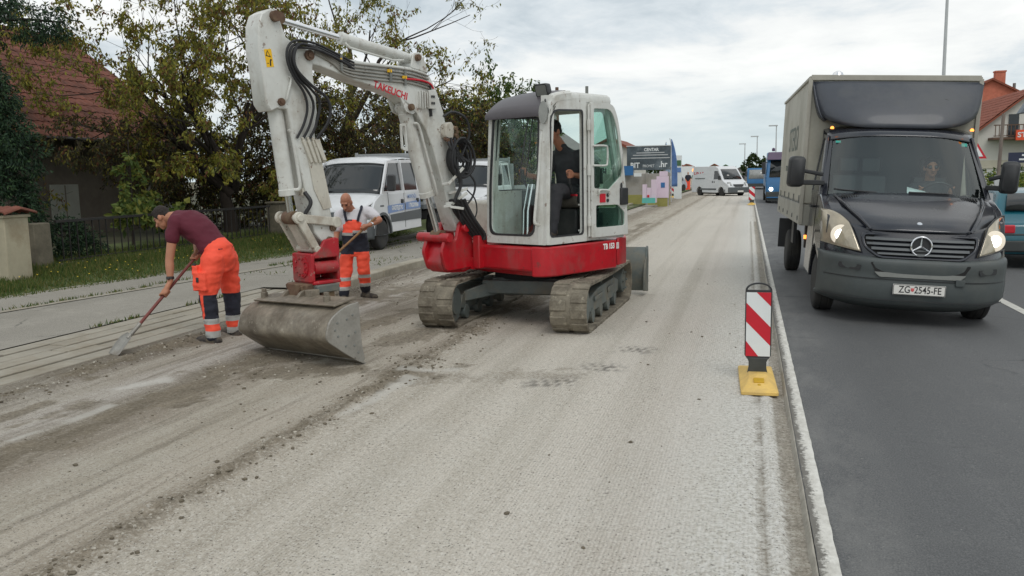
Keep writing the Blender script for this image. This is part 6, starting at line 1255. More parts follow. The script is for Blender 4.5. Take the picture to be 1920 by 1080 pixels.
# gate pillar, wall stub, fence
t = thing('gate_pillar', 'cream rendered gate pillar capped with red clay tiles at the grass edge', 'pillar', (-12.07, 11.62, 0))
b = MB(); b.box((0, 0, .53), (.5, .5, 1.26)); b.build('shaft', 'pillar_render', t, bevel=.015)
b = MB(); b.box((0, 0, 1.175), (.56, .56, .05)); b.build('cornice', 'pillar_render', t, bevel=.01)
b = MB()
for i in range(4):
    for s in (-1, 1):
        x = -.27+.18*i; b.loft([[V(x+.105*math.cos(a), s*yy, z+.05*math.sin(a)) for a in [PI*k/6 for k in range(7)]]+[V(x+.09*math.cos(a), s*yy, z-.015+.05*math.sin(a)) for a in [PI*k/6 for k in range(6, -1, -1)]] for yy, z in ((.0, 1.30), (.34, 1.215))])
b.build('tile_cap', 'clay_tile', t)
t = thing('wall_stub', 'short grey concrete wall end between the gate pillar and the iron fence', 'wall', (-12.92, 13.0, 0)); b = MB(); b.hexa([(-.30, -.2, -.1), (.30, -.2, -.1), (.30, .2, -.1), (-.30, .2, -.1)], [(-.30, -.2, .99), (.27, -.2, .98), (.27, .2, .98), (-.30, .2, .99)]); b.build('slab', 'rough_concrete', t, bevel=.02); b = MB(); b.box((0, 0, .05), (.7, .5, .24)); b.build('footing', 'rough_concrete', t, bevel=.03)
t = thing('iron_fence', 'low black iron fence of thin vertical bars behind the bending man', 'fence', (-12.68, 13.3, 0))
b = MB(); b.box((.0, 3.85, .99), (.06, 7.6, .05)); b.build('top_rail', 'iron_black', t); b = MB(); b.box((0, 3.85, .24), (.04, 7.6, .035)); b.build('bottom_rail', 'iron_black', t)
for i in range(38):
    b = MB(); y = .2+.2*i+.01*math.sin(i*5); b.box((.0, y, .60), (.018, .018, .76), 0, Matrix.Rotation(R(1.2*math.sin(i*3.3)), 3, 'X')); b.build('bar', 'iron_black', t, smooth=0)
b = MB(); b.box((-.02, 3.85, .06), (.22, 7.7, .26)); b.build('footing', 'rough_concrete', t, bevel=.02)
t = thing('fence_post', 'weathered square concrete post ending the iron fence beside the van', 'post', (-12.72, 21.4, 0)); b = MB(); b.box((0, 0, .5), (.42, .42, 1.1)); b.build('shaft', 'rough_concrete', t, bevel=.025); b = MB(); b.box((0, 0, 1.07), (.48, .48, .06)); b.build('cap', 'rough_concrete', t, bevel=.02)
t = thing('iron_fence', 'black iron fence in deep shade beyond the concrete post', 'fence', (-12.75, 21.7, 0))
b = MB(); b.box((0, 3.6, .99), (.05, 7, .05)); b.box((0, 3.6, .24), (.04, 7, .035)); b.build('rail', 'iron_black', t)
for i in range(24): b = MB(); b.box((0, .3+.29*i, .60), (.018, .018, .76)); b.build('bar', 'iron_black', t, smooth=0)

# the old house
HS = thing('house', 'old low house with a red clay tile roof behind bare trees', 'house', (-19, 23, 0))
b = MB(); b.prism([(-5.2, 0), (0, 0), (0, 3.25), (-5.2, 3.25)], XZ, -8.6, 3.0); b.build('wall', 'house_render', HS)
def tiles(name, parent, P0, P1, Q0, Q1, nu, nv, mat, amp=.03, gap=.02):
    """pantiled slope: P0-P1 along the eave, Q0-Q1 along the ridge"""
    P0, P1, Q0, Q1 = map(Vector, (P0, P1, Q0, Q1)); n = (P1-P0).cross(Q0-P0).normalized(); n = n if n.z > 0 else -n; rr = random.Random(4); b = MB()
    for j in range(nv):
        a, c = j/nv, (j+1.06)/nv; row = []
        jit = [rr.uniform(-.012, .012) for _ in range(nu*4+1)]
        for i in range(nu*4+1):
            u = i/(nu*4); w = amp*abs(math.sin(PI*u*nu)); row.append((P0.lerp(P1, u).lerp(Q0.lerp(Q1, u), a)+n*(w+gap+jit[i]), P0.lerp(P1, u).lerp(Q0.lerp(Q1, u), c)+n*(w+jit[i]*.3)))
        b.loft([[r[0]-n*.02 for r in row], [r[0] for r in row], [r[1] for r in row]], 0, False, False)
    return b.build(name, mat, parent, norm=False, smooth=60)
rf = tiles('roof', HS, (.55, -9.0, 2.98), (.55, 3.4, 2.98), (-4.6, -9.0, 6.75), (-4.6, 3.4, 6.75), 42, 17, 'clay_tile')
b = MB(); b.add([(.5, -9, 2.92), (.5, 3.4, 2.92), (-4.6, 3.4, 6.65), (-4.6, -9, 6.65), (-9.7, 3.4, 2.92), (-9.7, -9, 2.92)], [(0, 1, 2, 3), (3, 2, 4, 5), (1, 4, 2), (0, 3, 5), (0, 5, 4, 1)]); b.build('roof_deck', 'bark_dark', rf)
b = MB(); b.tube([(-4.6, -9.05, 6.76), (-4.6, 3.45, 6.76)], .12, 10); b.build('ridge_tiles', 'clay_tile', rf)
b = MB(); b.tube([(.62, -9, 2.94), (.62, 3.4, 2.94)], .06, 8); b.build('gutter', 'iron_black', rf)
for y0, y1 in ((-3.1, -2.05), (0.1, 2.4), (-6.6, -5.4)):
    b = MB(); b.box((.03, (y0+y1)/2, 1.15), (.05, y1-y0, 1.05)); w = b.build('window', 'pale_shutter', HS, bevel=.008)
    b = MB(); b.box((.06, (y0+y1)/2, 1.15), (.02, .03, 1.0)); b.box((.05, (y0+y1)/2, .60), (.14, y1-y0+.1, .05)); b.build('sill', 'house_render', w)

# trees of the garden
branch_tree('half bare tree with yellowing leaves leaning over the tiled roof', (-14.6, 22.0, .1), (-.2, 0, 1), 3., .2, 5, 11, 30000, 'leaf_yellowing', limbs=[((0, 0, 0), (.05, .1, 1), 2.2, .24), ((0, .1, 1.2), (-.75, -.3, .75), 3.4, .15), ((0, .2, 1.6), (-.35, -.2, 1), 3.6, .15), ((.05, .2, 1.7), (.35, .3, 1), 3.5, .13), ((0, .2, 1.4), (-.9, .2, .35), 3.0, .11), ((.05, .2, 1.3), (.5, -.7, .7), 3.0, .11), ((0, .1, 1.2), (-.9, -.9, .7), 2.8, .09), ((0, .1, 1.5), (-.1, -.9, .8), 3.0, .09), ((-.1, 0, 1.4), (-.8, -1.1, .9), 3.8, .09), ((-.1, 0, 1.7), (-.6, -1.3, 1.2), 3.8, .08)], leafL=.13, leafW=.055, nb=(2, 3), shrink=.72)
branch_tree('tall thin bare tree with small brown leaves above the crew-cab van', (-14.2, 28.5, .1), (0, 0, 1), 4., .2, 5, 23, 5200, 'leaf_yellowing', limbs=[((0, 0, 0), (0, 0, 1), 3.6, .22), ((0, 0, 2.6), (-.35, -.1, 1), 4.0, .13), ((0, 0, 3.0), (.25, .1, 1), 4.2, .13), ((0, 0, 3.0), (.6, -.2, .85), 4.2, .12), ((0, 0, 2.8), (.9, .1, .6), 3.8, .11), ((0, 0, 2.6), (-.8, .1, .8), 3.6, .11)], nb=(2, 3), leafL=.14, leafW=.06, shrink=.72)
clump_tree('dark overgrown tree hung with dead brown creeper behind the excavator stick', (-14.4, 25.5, .1), [((.3, 0, 2.6), (2.3, 1.8, 1.5)), ((2.1, .6, 3.2), (1.7, 1.5, 1.3)), ((-1.5, -.6, 1.9), (1.4, 1.3, 1.3)), ((1.2, 0, 1.3), (1.6, 1.4, 1.2)), ((-2.3, -2.5, 2.2), (1.6, 1.5, 1.3)), ((.2, -.5, 4.0), (1.6, 1.2, .9)), ((-2.0, -4.6, 2.3), (1.2, 1.5, 1.2)), ((-2.6, -6.2, 2.7), (.9, 1.4, .7))], 46000, 'leaf_brown', 31, .12, .05, [([(0, 0, 0), (.1, .05, 1.2), (.2, 0, 2.6), (.4, 0, 3.8)], .2), ([(.1, 0, 1.), (1.2, .3, 2.0), (2.2, .6, 3.2)], .1), ([(.1, 0, 1.), (-.8, -.3, 1.8), (-1.6, -.6, 2.4)], .1)], down=.8)
clump_tree('broad dark bush of yellow and brown leaves behind the crew-cab van roof', (-12.6, 33.0, .1), [((0, 0, 2.3), (2.2, 1.6, 1.9)), ((1.6, .4, 3.4), (1.5, 1.2, 1.3)), ((-1.4, 0, 3.2), (1.4, 1.2, 1.2)), ((2.6, .6, 2.0), (1.4, 1.2, 1.5)), ((0, 0, 3.9), (1.6, 1.1, 1.0))], 26000, 'leaf_brown', 33, .15, .07, [([(0, 0, 0), (0, 0, 1.5), (.2, 0, 3.2)], .16)], down=.7)
clump_tree('green cherry tree with upright shoots behind the excavator cab', (-11.0, 37.0, .1), [((0, 0, 2.6), (1.5, 1.4, 2.0)), ((-1.2, 0, 3.3), (1.2, 1.2, 1.7)), ((1.2, .3, 2.0), (1.2, 1.1, 1.6)), ((-1.9, 0, 4.3), (.8, .8, 1.1)), ((-.5, 0, 4.4), (.7, .7, .9)), ((.8, 0, 3.9), (.5, .5, 1.0))], 14000, 'leaf_cherry', 41, .17, .075, [([(0, 0, 0), (0, 0, 1.5), (-.3, 0, 3.4)], .14), ([(0, 0, 1.2), (.7, .2, 2.2), (1.2, .3, 3.2)], .08)], down=.25)
branch_tree('sparse shoots of a cherry tree rising behind the cab roof', (-9.6, 36.0, .1), (0, 0, 1), 2., .12, 3, 45, 3800, 'leaf_cherry', limbs=[((0, 0, 0), (0, 0, 1), 2.4, .12), ((0, 0, 1.6), (.25, 0, 1), 2.3, .06), ((0, 0, 1.6), (-.35, 0, 1), 2.3, .06), ((0, 0, 1.7), (.05, .1, 1), 2.4, .06), ((0, 0, 1.5), (.6, 0, .9), 1.6, .05)], leafL=.17, leafW=.08, wander=.22, up=.3)
clump_tree('dark green conifer crowding the house at the edge of the picture', (-13.9, 12.9, .1), [((0, 0, 1.5), (1.0, .9, 1.4)), ((-.1, 0, 2.8), (.95, .8, 1.2)), ((.5, .15, 2.3), (.65, .6, .7)), ((-.3, -.1, 3.9), (.65, .6, .8)), ((.4, .1, 1.0), (.65, .6, .6)), ((.1, 0, 3.3), (.7, .6, .6))], 30000, 'leaf_conifer', 51, .10, .03, [([(0, 0, 0), (0, 0, 2), (-.1, 0, 4)], .14)], down=.6)
clump_tree('dark overhanging fir bough at the top corner of the roof', (-15.8, 15.6, .1), [((0, .2, 5.15), (1.5, .8, .35)), ((-1.0, 0, 5.6), (1.2, .8, .5)), ((.8, .3, 4.95), (.8, .6, .22))], 7000, 'leaf_conifer', 53, .10, .03, [([(-1.2, 0, 0), (-1.2, 0, 3), (-1.1, 0, 5.4)], .14), ([(-1.1, 0, 4.9), (0, .2, 5.2), (1.3, .4, 5.1)], .05)], down=.7)
clump_tree('small dark fir behind the iron fence near the wall stub', (-13.2, 14.1, .1), [((0, 0, .45), (.38, .5, .42)), ((.0, .5, .3), (.3, .4, .28))], 3600, 'leaf_conifer', 55, .09, .028, None, 'shrub', 'shrub')
clump_tree('light green creeper climbing in front of the dark house wall', (-14.3, 17.4, .1), [((0, 0, 1.3), (.3, .35, .7)), ((.0, .7, 1.0), (.35, .6, .4)), ((0, .1, 2.1), (.14, .16, .6))], 560, 'leaf_sprig', 57, .15, .09, [([(0, 0, 0), (0, .1, 1.2), (0, .1, 2.6)], .03)], 'shrub', 'shrub', down=.6, shell=.2)
clump_tree('leafy green sprigs over the top rail of the iron fence', (-12.95, 16.0, .1), [((0, 0, .95), (.25, .7, .22)), ((0, .9, .8), (.22, .6, .25))], 420, 'leaf_sprig', 59, .19, .14, None, 'shrub', 'shrub', down=.3, shell=.2)
clump_tree('yellow-leaved drooping branches beside the old van windscreen', (-13.3, 22.9, .1), [((0, 0, 1.5), (.6, .8, .7)), ((.3, .3, .9), (.6, .8, .5)), ((.5, .8, 2.0), (.5, .8, .5)), ((-.6, -2.6, 2.1), (.5, 1.4, .35)), ((-.6, -4.2, 1.9), (.4, 1.1, .25))], 3000, 'leaf_yellowing', 61, .14, .07, None, 'shrub', 'shrub', down=.9, shell=.2)
clump_tree('dark ragged hedge filling the garden behind the far iron fence', (-14.4, 27.5, .1), [((0, 0, .8), (1.0, 4.5, 1.0)), ((-1.5, -3, .9), (1.2, 2.5, 1.1))], 12000, 'leaf_brown', 63, .13, .06, None, 'hedge', 'hedge', shell=.4)
clump_tree('tall mixed hedge along the pavement beyond the parked vans', (-12.6, 45., .1), [((0, 0, 1.3), (1.4, 7, 1.6))], 9000, 'leaf_hedge', 65, .22, .12, None, 'hedge', 'hedge', shell=.5)
# rough grass on the verge
def grass():
    rr = random.Random(9); v = []; f = []
    for _ in range(52000):
        y = 8.0+17*rr.random()**1.15; x0 = grass_edge(y); x = x0-.02-(x0+13.4)*rr.random()**.8 if rr.random() > .06 else x0+rr.gauss(.03, .06)
        u = (x0-x)/(x0+13.2); z = .018+.15*max(0, min(1, u)); n = noise.noise(Vector((x*1.3, y*.8, 0)))
        h = (.045+.10*max(0, u)+.07*max(0, n))*rr.uniform(.6, 1.35)*(.6 if u < .1 else 1); w = .012+.004*y/10; a = rr.random()*6.28; s = Vector((math.cos(a), math.sin(a), 0))*w*.5; p = Vector((x, y, z)); tip = p+Vector((rr.gauss(0, .3)*h, rr.gauss(0, .3)*h, h)); o = len(v)
        v += [tuple(p-s), tuple(p+s), tuple(tip)]; f.append((o, o+1, o+2))
    tag(rawmesh('grass', v, f, 'grass_blade'), kind='stuff')
    v = []; f = []
    pm('dandelion', srgb(206, 176, 40), .7, .1)
    for _ in range(70):
        y = 9+12*rr.random(); x0 = grass_edge(y); x = x0-.2-2.2*rr.random(); u = (x0-x)/(x0+13.2); z = .1+.15*u+.05*rr.random(); r = .014+.008*rr.random(); o = len(v); v += [(x+r, y, z), (x, y+r, z+.004), (x-r, y, z), (x, y-r, z+.003), (x, y, z+.012)]; f += [(o, o+1, o+4), (o+1, o+2, o+4), (o+2, o+3, o+4), (o+3, o, o+4)]
    tag(rawmesh('wild_flowers', v, f, 'dandelion'), kind='stuff')
    v = []; f = []
    for _ in range(5200):      # weeds in the joints
        k = rr.random(); y = 4+26*rr.random()
        if k < .4: x = walk_edge(y)-.08+rr.gauss(0, .03)
        elif k < .7: y = 11+20*rr.random(); x = -6.22+rr.gauss(0, .03)
        elif k < .8: x = -7.33+rr.gauss(0, .02); y = 4+7*rr.random()
        else: x = rr.choice([-8.3, -7.0])+.3*math.sin(y*.7)+rr.gauss(0, .015); y = 12+10*rr.random()
        if noise.noise(Vector((x*.8, y*1.1, 3.))) < .05: continue
        h = .02+.05*rr.random(); p = Vector((x, y, .03 if x < -6.5 and y < 11.6 else .05)); a = rr.random()*6.28; s = Vector((math.cos(a), math.sin(a), 0))*.01; o = len(v); v += [tuple(p-s), tuple(p+s), tuple(p+Vector((rr.gauss(0, .4)*h, rr.gauss(0, .4)*h, h)))]; f.append((o, o+1, o+2))
    tag(rawmesh('weeds', v, f, 'grass_blade'), kind='stuff')
grass()
# ================================================================ traffic beacons
pm('sign_red', srgb(196, 28, 46), .4, .06, 8.)
pm('sign_white', srgb(222, 226, 226), .4, .04, 8.)
pm('yellow_rubber', srgb(220, 184, 102), .6, .12, 5., .2, 60, dirt=srgb(186, 158, 108), dsc=4., damt=.6, dthr=.46)
pm('worn_yellow', srgb(190, 150, 20), .6, .1, 8.)
def beacon(label, loc, rz=0., flip=1):
    t = thing('traffic_beacon', label, 'beacon', loc, (0, 0, rz), 'red and white beacons along the closed lane')
    b = MB(); W, Y0, Y1 = .14, -.46, .46
    b.loft([[V(x*k, (y if y < 0 else y)*ky, z) for x, y in rpoly([(-W, Y0), (W, Y0), (W, Y1), (-W, Y1)], .02)] for k, ky, z in ((1, 1, 0), (1, 1, .022), (.94, .97, .03), (.62, .62, .062), (.5, .36, .085))]); ba = b.build('base', 'yellow_rubber', t, bevel=.004)
    b = MB(); b.lathe((0, -.14, .0), (0, 0, 1), [(.0, .085), (.055, .08), (.082, .07), (.095, .05), (.098, 0)], 20); b.build('hump', 'yellow_rubber', ba)
    b = MB(); b.box((0, -.265, .068), (.08, .07, .012), 0, Matrix.Rotation(R(14), 3, 'X')); b.build('marker', 'worn_yellow', ba); b = MB(); b.lathe((0, -.335, .048), (0, -.2, 1), [(0, .014), (.008, .012), (.01, 0)], 10); b.build('screw', 'worn_yellow', ba)
    b = MB(); b.prism([(-.085, .20), (-.07, .165), (-.07, .12), (-.085, .04), (.085, .04), (.07, .12), (.07, .165), (.085, .20)], XZ, -.02, .02); b.box((0, 0, .03), (.16, .07, .06)); b.build('neck', 'dark_grey_plastic', t, bevel=.006)
    pw, z0, z1 = .104, .20, .74
    b = MB(); top = arc(0, z1+.01, pw, 0, 180, 14); top = [(x, z1+.01+(z-z1-.01)*.62) for x, z in top]; b.prism([(-pw, z0+.02), (-pw+.02, z0-.01), (pw-.02, z0-.01), (pw, z0+.02)]+[(pw, z1)]+[(-pw, z1)], XZ, -.014, .014)
    o_ = [(pw, z1)]+top+[(-pw, z1)]; i_ = [(pw*.86, z1+.014)]+[(x*.84, z1+.014+(z-z1-.01)*.74) for x, z in top]+[(-pw*.86, z1+.014)]; b.frame(o_, i_, XZ, -.014, .014); fr_ = b.build('panel_frame', 'black_plastic', t, bevel=.004)
    w = pw-.009; h0, h1 = z0+.012, z1-.004; H = h1-h0; S = lambda u, v: (flip*(-w+2*w*u), h1-v*H)
    b = MB(); b.prism([(-w, h0), (w, h0), (w, h1), (-w, h1)], XZ, -.0165, -.0145); b.build('white_face', 'sign_white', fr_, smooth=0)
    b = MB()
    for poly in ([(.41, 0), (1, 0), (1, .215)], [(0, .165), (1, .54), (1, .83), (0, .46)], [(0, .76), (.52, 1), (0, 1)]): b.prism([S(*q) for q in poly], XZ, -.0178, -.0168)
    b.build('red_stripes', 'sign_red', fr_, smooth=0); return t
beacon('red and white beacon on a yellow base plate standing nearest on the milled edge', (.10, 7.10, 0), R(2.0))
for nm, loc, s in (('far red and white beacon on the lane edge beside the panel van', (.2, 46, 0), 1.), ('far slim red and white beacon in front of the advertising flags', (-5.13, 61, .0), 1.)):
    q = beacon(nm, loc); q.scale = (1.5, 1, 1.26) if loc[0] > 0 else (1.25, 1, 1.26)

# ================================================================ far end of the street
pm('concrete_panel', srgb(160, 156, 150), .9, .1, 1., dirt=srgb(138, 132, 120), damt=.6, dthr=.45)
pm('mossy_band', srgb(150, 146, 84), .9, .15, 1.5)
pm('board_dark', srgb(74, 84, 90), .6, .4, 1.1, dirt=srgb(150, 160, 166), dsc=1.4, damt=.8, dthr=.52)
pm('wall_white', srgb(206, 204, 196), .9, .06, 1.)
pm('wall_cream', srgb(196, 190, 172), .9, .08, 1.)
pm('pink_panel', srgb(216, 198, 212), .7, .05); pm('turquoise', srgb(96, 182, 172), .6, .05); pm('sign_blue', srgb(48, 106, 160), .5, .05)
pm('flag_blue', srgb(96, 128, 180), .7, .15, 3.); pm('flag_pale', srgb(178, 200, 224), .7, .12, 3.)
pm('brick_red', srgb(190, 112, 90), .9, .14, 3., dirt=srgb(164, 92, 74), dsc=4., damt=.6); pm('roof_brown', srgb(132, 74, 56), .85, .14, 2., dirt=srgb(96, 60, 48), damt=.6)
pm('roof_green', srgb(74, 108, 78), .8, .1); pm('roof_grey', srgb(122, 120, 118), .85, .1); pm('lamp_grey', srgb(186, 189, 190), .5, .06); pm('tin_sheet', srgb(126, 120, 110), .6, .12, 3.)
pm('stihl_orange', srgb(222, 84, 46), .5, .05); pm('dark_blue_sign', srgb(34, 42, 66), .5, .05); pm('window_dark', (.03, .035, .04), .15, .1); pm('timber_brown', srgb(98, 76, 62), .9, .15); pm('grey_timber', srgb(122, 112, 104), .9, .15); pm('slate_canopy', srgb(108, 116, 124), .6, .08)
def gable(name, label, c, w, d, he, hr, wall, roof, rz=0., group=None, ov=.3, windows=()):
    t = thing(name, label, 'house', c, (0, 0, rz), group); b = MB(); b.prism([(-w/2, 0), (w/2, 0), (w/2, he), (0, hr), (-w/2, he)], XZ, 0, d); wl = b.build('wall', wall, t)
    s = (hr-he)/(w/2); b = MB(); b.prism([(-w/2-ov, he-ov*s), (0, hr), (w/2+ov, he-ov*s), (w/2+ov, he-ov*s+.16), (0, hr+.17), (-w/2-ov, he-ov*s+.16)], XZ, -ov, d+ov); b.build('roof', roof, t)
    for x, z, ww, hh in windows: b = MB(); b.box((x, -.01, z), (ww, .06, hh)); b.build('window', 'window_dark', t)
    return t
# billboard and the things in front of it
t = thing('billboard', 'large dark grey billboard with white lettering behind the concrete fence', 'billboard', (-5.54, 50, -.2)); 
b = MB(); b.box((0, 0, 2.78), (2.5, .12, 1.36)); bd = b.build('panel', 'board_dark', t); b = MB(); b.box((0, -.02, 3.47), (2.56, .14, .05)); b.build('frame', 'lamp_grey', bd)
for x in (-.9, .9): b = MB(); b.box((x, .1, 1.1), (.12, .12, 2.2)); b.build('leg', 'lamp_grey', t)
text('board_lettering', 'CENTAR', .24, 'sign_white', FRONT((.15, -.07, 3.25)), bd, .9, .002, bold=.008); text('board_lettering', 'BIT', .42, 'sign_white', FRONT((-.78, -.07, 2.36)), bd, .9, .002, bold=.012); text('board_lettering', 'PROMET', .22, 'sign_white', FRONT((.0, -.07, 2.32)), bd, .8, .002); text('board_lettering', '.hr', .46, 'sign_white', FRONT((.83, -.07, 2.40)), bd, .9, .002, bold=.012)
b = MB()
for z, w in ((2.95, 2.0), (2.78, 2.2), (3.08, 1.6)): b.box((.1, -.065, z), (w, .01, .05))
b.build('board_stripe', 'lamp_grey', bd)
t = thing('concrete_fence', 'pale concrete panel fence with a yellowed foot below the billboard', 'fence', (-6.2, 46.5, -.05)); b = MB(); b.box((.4, 0, .95), (3.6, .1, 1.6)); b.build('panel', 'concrete_panel', t); b = MB(); b.box((.4, -.06, .32), (3.6, .03, .6)); b.build('base_course', 'mossy_band', t)
for i in range(4): b = MB(); b.box((-1.35+1.15*i, -.02, .9), (.12, .16, 1.8)); b.build('post', 'concrete_panel', t)
t = thing('blue_board', 'plain blue board on the concrete fence beside the cab door', 'sign', (-6.22, 46.2, 1.62)); b = MB(); b.box((0, 0, .25), (.56, .05, .5)); b.build('panel', 'sign_blue', t); b = MB(); b.box((.52, 0, .02), (.4, .04, .18)); b.build('plate', 'sign_white', t)
t = thing('play_castle', 'pink cardboard-like castle stand with a turquoise base before the fence', 'stand', (-4.85, 44, -.02))
for x, h, w in ((-.22, 1.12, .2), (.0, .95, .22), (.25, 1.36, .26)): b = MB(); b.box((x, 0, h/2+.15), (w, .3, h-.2)); b.build('tower', 'pink_panel', t)
b = MB(); b.box((.0, -.05, .36), (.66, .4, .26)); b.build('base', 'turquoise', t); b = MB(); b.box((-.02, -.18, .58), (.1, .06, .12)); b.build('figure', 'sign_red', t)
t = thing('info_panel', 'pale pink panel with a small blue square beside the play stand', 'panel', (-4.22, 44.5, 0)); b = MB(); b.box((0, 0, 1.0), (.62, .06, 1.1)); b.box((.05, 0, 1.68), (.42, .05, .24)); b.build('panel', 'pink_panel', t); b = MB(); b.box((.02, -.04, 1.1), (.2, .02, .26)); b.build('picture', 'sign_blue', t); b = MB(); b.box((.0, .02, .25), (.5, .05, .5)); b.build('leg', 'mossy_band', t)
def flag(label, loc, h, w, mat, lean):
    t = thing('feather_flag', label, 'flag', loc, (0, 0, 0), 'advertising flags'); b = MB(); b.tube(catmull([(0, 0, 0), (0, 0, h*.6), (lean*.3, 0, h*.9), (lean, 0, h)], 6), .025, 8); b.build('pole', 'lamp_grey', t)
    b = MB(); b.grid(lambda u, v: V(.02+lean*max(0, v-.55)**2*4*.6+u*w*(1-.85*v**3), .06*math.sin(3*v+2*u), .9+(h-.95)*v), 6, 14); b.build('cloth', mat, t, solid=.01)
flag('tall blue feather flag beside the billboard', (-4.42, 52, 0), 3.75, .34, 'flag_blue', -.1); flag('pale blue feather flag overlapping the billboard edge', (-4.72, 50.8, 0), 3.5, .34, 'flag_pale', .1)
t = thing('totem_sign', 'slim white totem sign with green and blue fields behind the flags', 'sign', (-4.5, 58, 0)); b = MB(); b.box((0, 0, 1.4), (.5, .15, 2.9)); b.build('panel', 'sign_white', t); b = MB(); b.box((0, -.09, 2.35), (.42, .03, .36)); b.build('green_field', 'roof_green', t); b = MB(); b.box((0, -.09, 1.9), (.42, .03, .3)); b.build('blue_field', 'flag_blue', t)
gable('house', 'white house with a red roof edge just right of the excavator cab', (-8.75, 56, 0), 2.9, 8, 3.2, 3.9, 'wall_white', 'roof_brown', windows=((-.6, 1.6, .8, 1.0),))
gable('house', 'pale low house seen through the excavator cab windows', (-11.4, 47, 0), 4.2, 7, 2.7, 4.2, 'wall_cream', 'roof_grey', windows=((.6, 1.5, .8, .9), (-.9, 1.5, .8, .9)))
for nm, x, y, w, he, hr, wl, rf_ in (('distant brown-roofed house left of the white panel van', -9.4, 138, 6.5, 1.5, 2.95, 'wall_cream', 'roof_brown'), ('distant house with a pale and brown striped roof above the white panel van', -5.6, 150, 4.6, 1.7, 3.0, 'wall_cream', 'roof_brown'), ('distant green-roofed hall above the white panel van', -3.6, 145, 4.6, 1.4, 2.8, 'wall_white', 'roof_green'), ('distant grey-roofed house above the panel van cab', -.9, 160, 4.2, 1.5, 2.75, 'roof_grey', 'roof_grey'), ('distant small house with brick-red roof beside the lamp posts', .6, 170, 3.0, 1.4, 3.2, 'wall_cream', 'brick_red'), ('cream kiosk building left of the far workers', -9.2, 120, 3.2, 2.2, 2.7, 'wall_cream', 'roof_brown')): gable('house', nm, (x, y, 0), w, 6, he, hr, wl, rf_, group='distant houses')
for i, (x, y, w, h, m, l) in enumerate(((-6.5, 96, 1.5, 1.5, 'sign_white', 'small white display board behind the far workers'), (-7.2, 92, .8, 1.3, 'flag_pale', 'pale blue display board near the silver car'))): t = thing('display_board', l, 'sign', (x, y, 0)); b = MB(); b.box((0, 0, .9+h/2), (w, .08, h)); b.build('panel', m, t); b = MB(); b.box((0, 0, .5), (.1, .08, 1.)); b.build('leg', 'lamp_grey', t)
clump_tree('distant tall trees rising behind the street lamps', (.9, 150, 0), [((0, 0, 3.0), (1.1, 1, 1.6)), ((-1.2, 0, 2.2), (.8, .8, 1.2)), ((1.6, 0, 2.4), (.9, .8, 1.6)), ((3.0, 0, 2.), (1.2, .8, 1.3))], 2600, 'leaf_hedge', 71, .4, .25, [([(0, 0, 0), (0, 0, 1.5), (0, 0, 3)], .1)])
clump_tree('distant dark tree line at the end of the street', (-6, 190, 0), [((0, 0, .9), (9, 2, 1.3)), ((14, 0, 1.2), (9, 2, 1.5)), ((-16, 0, 1.2), (9, 2, 1.8))], 5000, 'leaf_hedge', 73, .6, .4, None, 'hedge', 'trees')
clump_tree('long green hedge behind the billboard and the concrete fence', (-11, 64, 0), [((0, 0, .9), (3.5, 1.2, 1.3)), ((-7, 0, 1.5), (5, 1.5, 2.2))], 5000, 'leaf_hedge', 75, .3, .16, None, 'hedge', 'hedge')
flat('far_grass', 'verge_soil', [-16, -6.6, -5.3], [38, 44, 52, 62, 90], lambda i, y: .075)
pm('verge_green', srgb(112, 122, 62), .95, .25, 2., .5, 20)
def street_lamp(label, loc, h, k=1., two=False):
    t = thing('street_lamp', label, 'street lamp', loc, (0, 0, 0), 'street lamps along the road'); b = MB(); b.tube([(0, 0, 0), (0, 0, h*.5), (0, 0, h)], [.10*k, .08*k, .055*k], 10); b.build('pole', 'lamp_grey', t)
    b = MB(); b.box((-.35*k, 0, h+.05), (1.0*k, .3*k, .14*k)); b.build('lamp_head', 'lamp_grey', t, bevel=.03)
    return t
street_lamp('tall lamp post rising out of the picture behind the box truck', (7.8, 40, -.14), 11.5, .9)
street_lamp('nearest of the three distant lamp posts left of the box truck', (4.86, 167, 0), 10., 1.6)
street_lamp('middle one of the three distant lamp posts left of the box truck', (1.94, 215, 0), 10., 1.8)
street_lamp('farthest and leftmost of the three distant lamp posts left of the box truck', (-1.1, 270, 0), 10., 2.0)
t = thing('utility_pole', 'thin wooden pole whose top shows above the excavator cab', 'pole', (-10.9, 50, 0)); b = MB(); b.cyl((0, 0, 0), (0, 0, 6.8), .14, .1, 10); b.build('pole', 'timber_brown', t); b = MB(); b.box((0, 0, 6.55), (1.0, .1, .1)); b.build('crossarm', 'timber_brown', t)
for k, dz in enumerate((0, .35)):
    b = MB(); b.tube([(-10.9+.3*k, 50, 6.6), (-14.5, 49.9, 6.75-dz*.2), (-18.3, 50, 7.45-dz), (-24, 50, 8.3-dz), (-34, 50, 9.8-dz)], .014, 5); tag(b.build('overhead_wire', 'black_plastic', None), 'upper overhead wire crossing the sky left of the cab' if k == 0 else 'lower overhead wire crossing the sky left of the cab', 'wire', 'overhead wires')

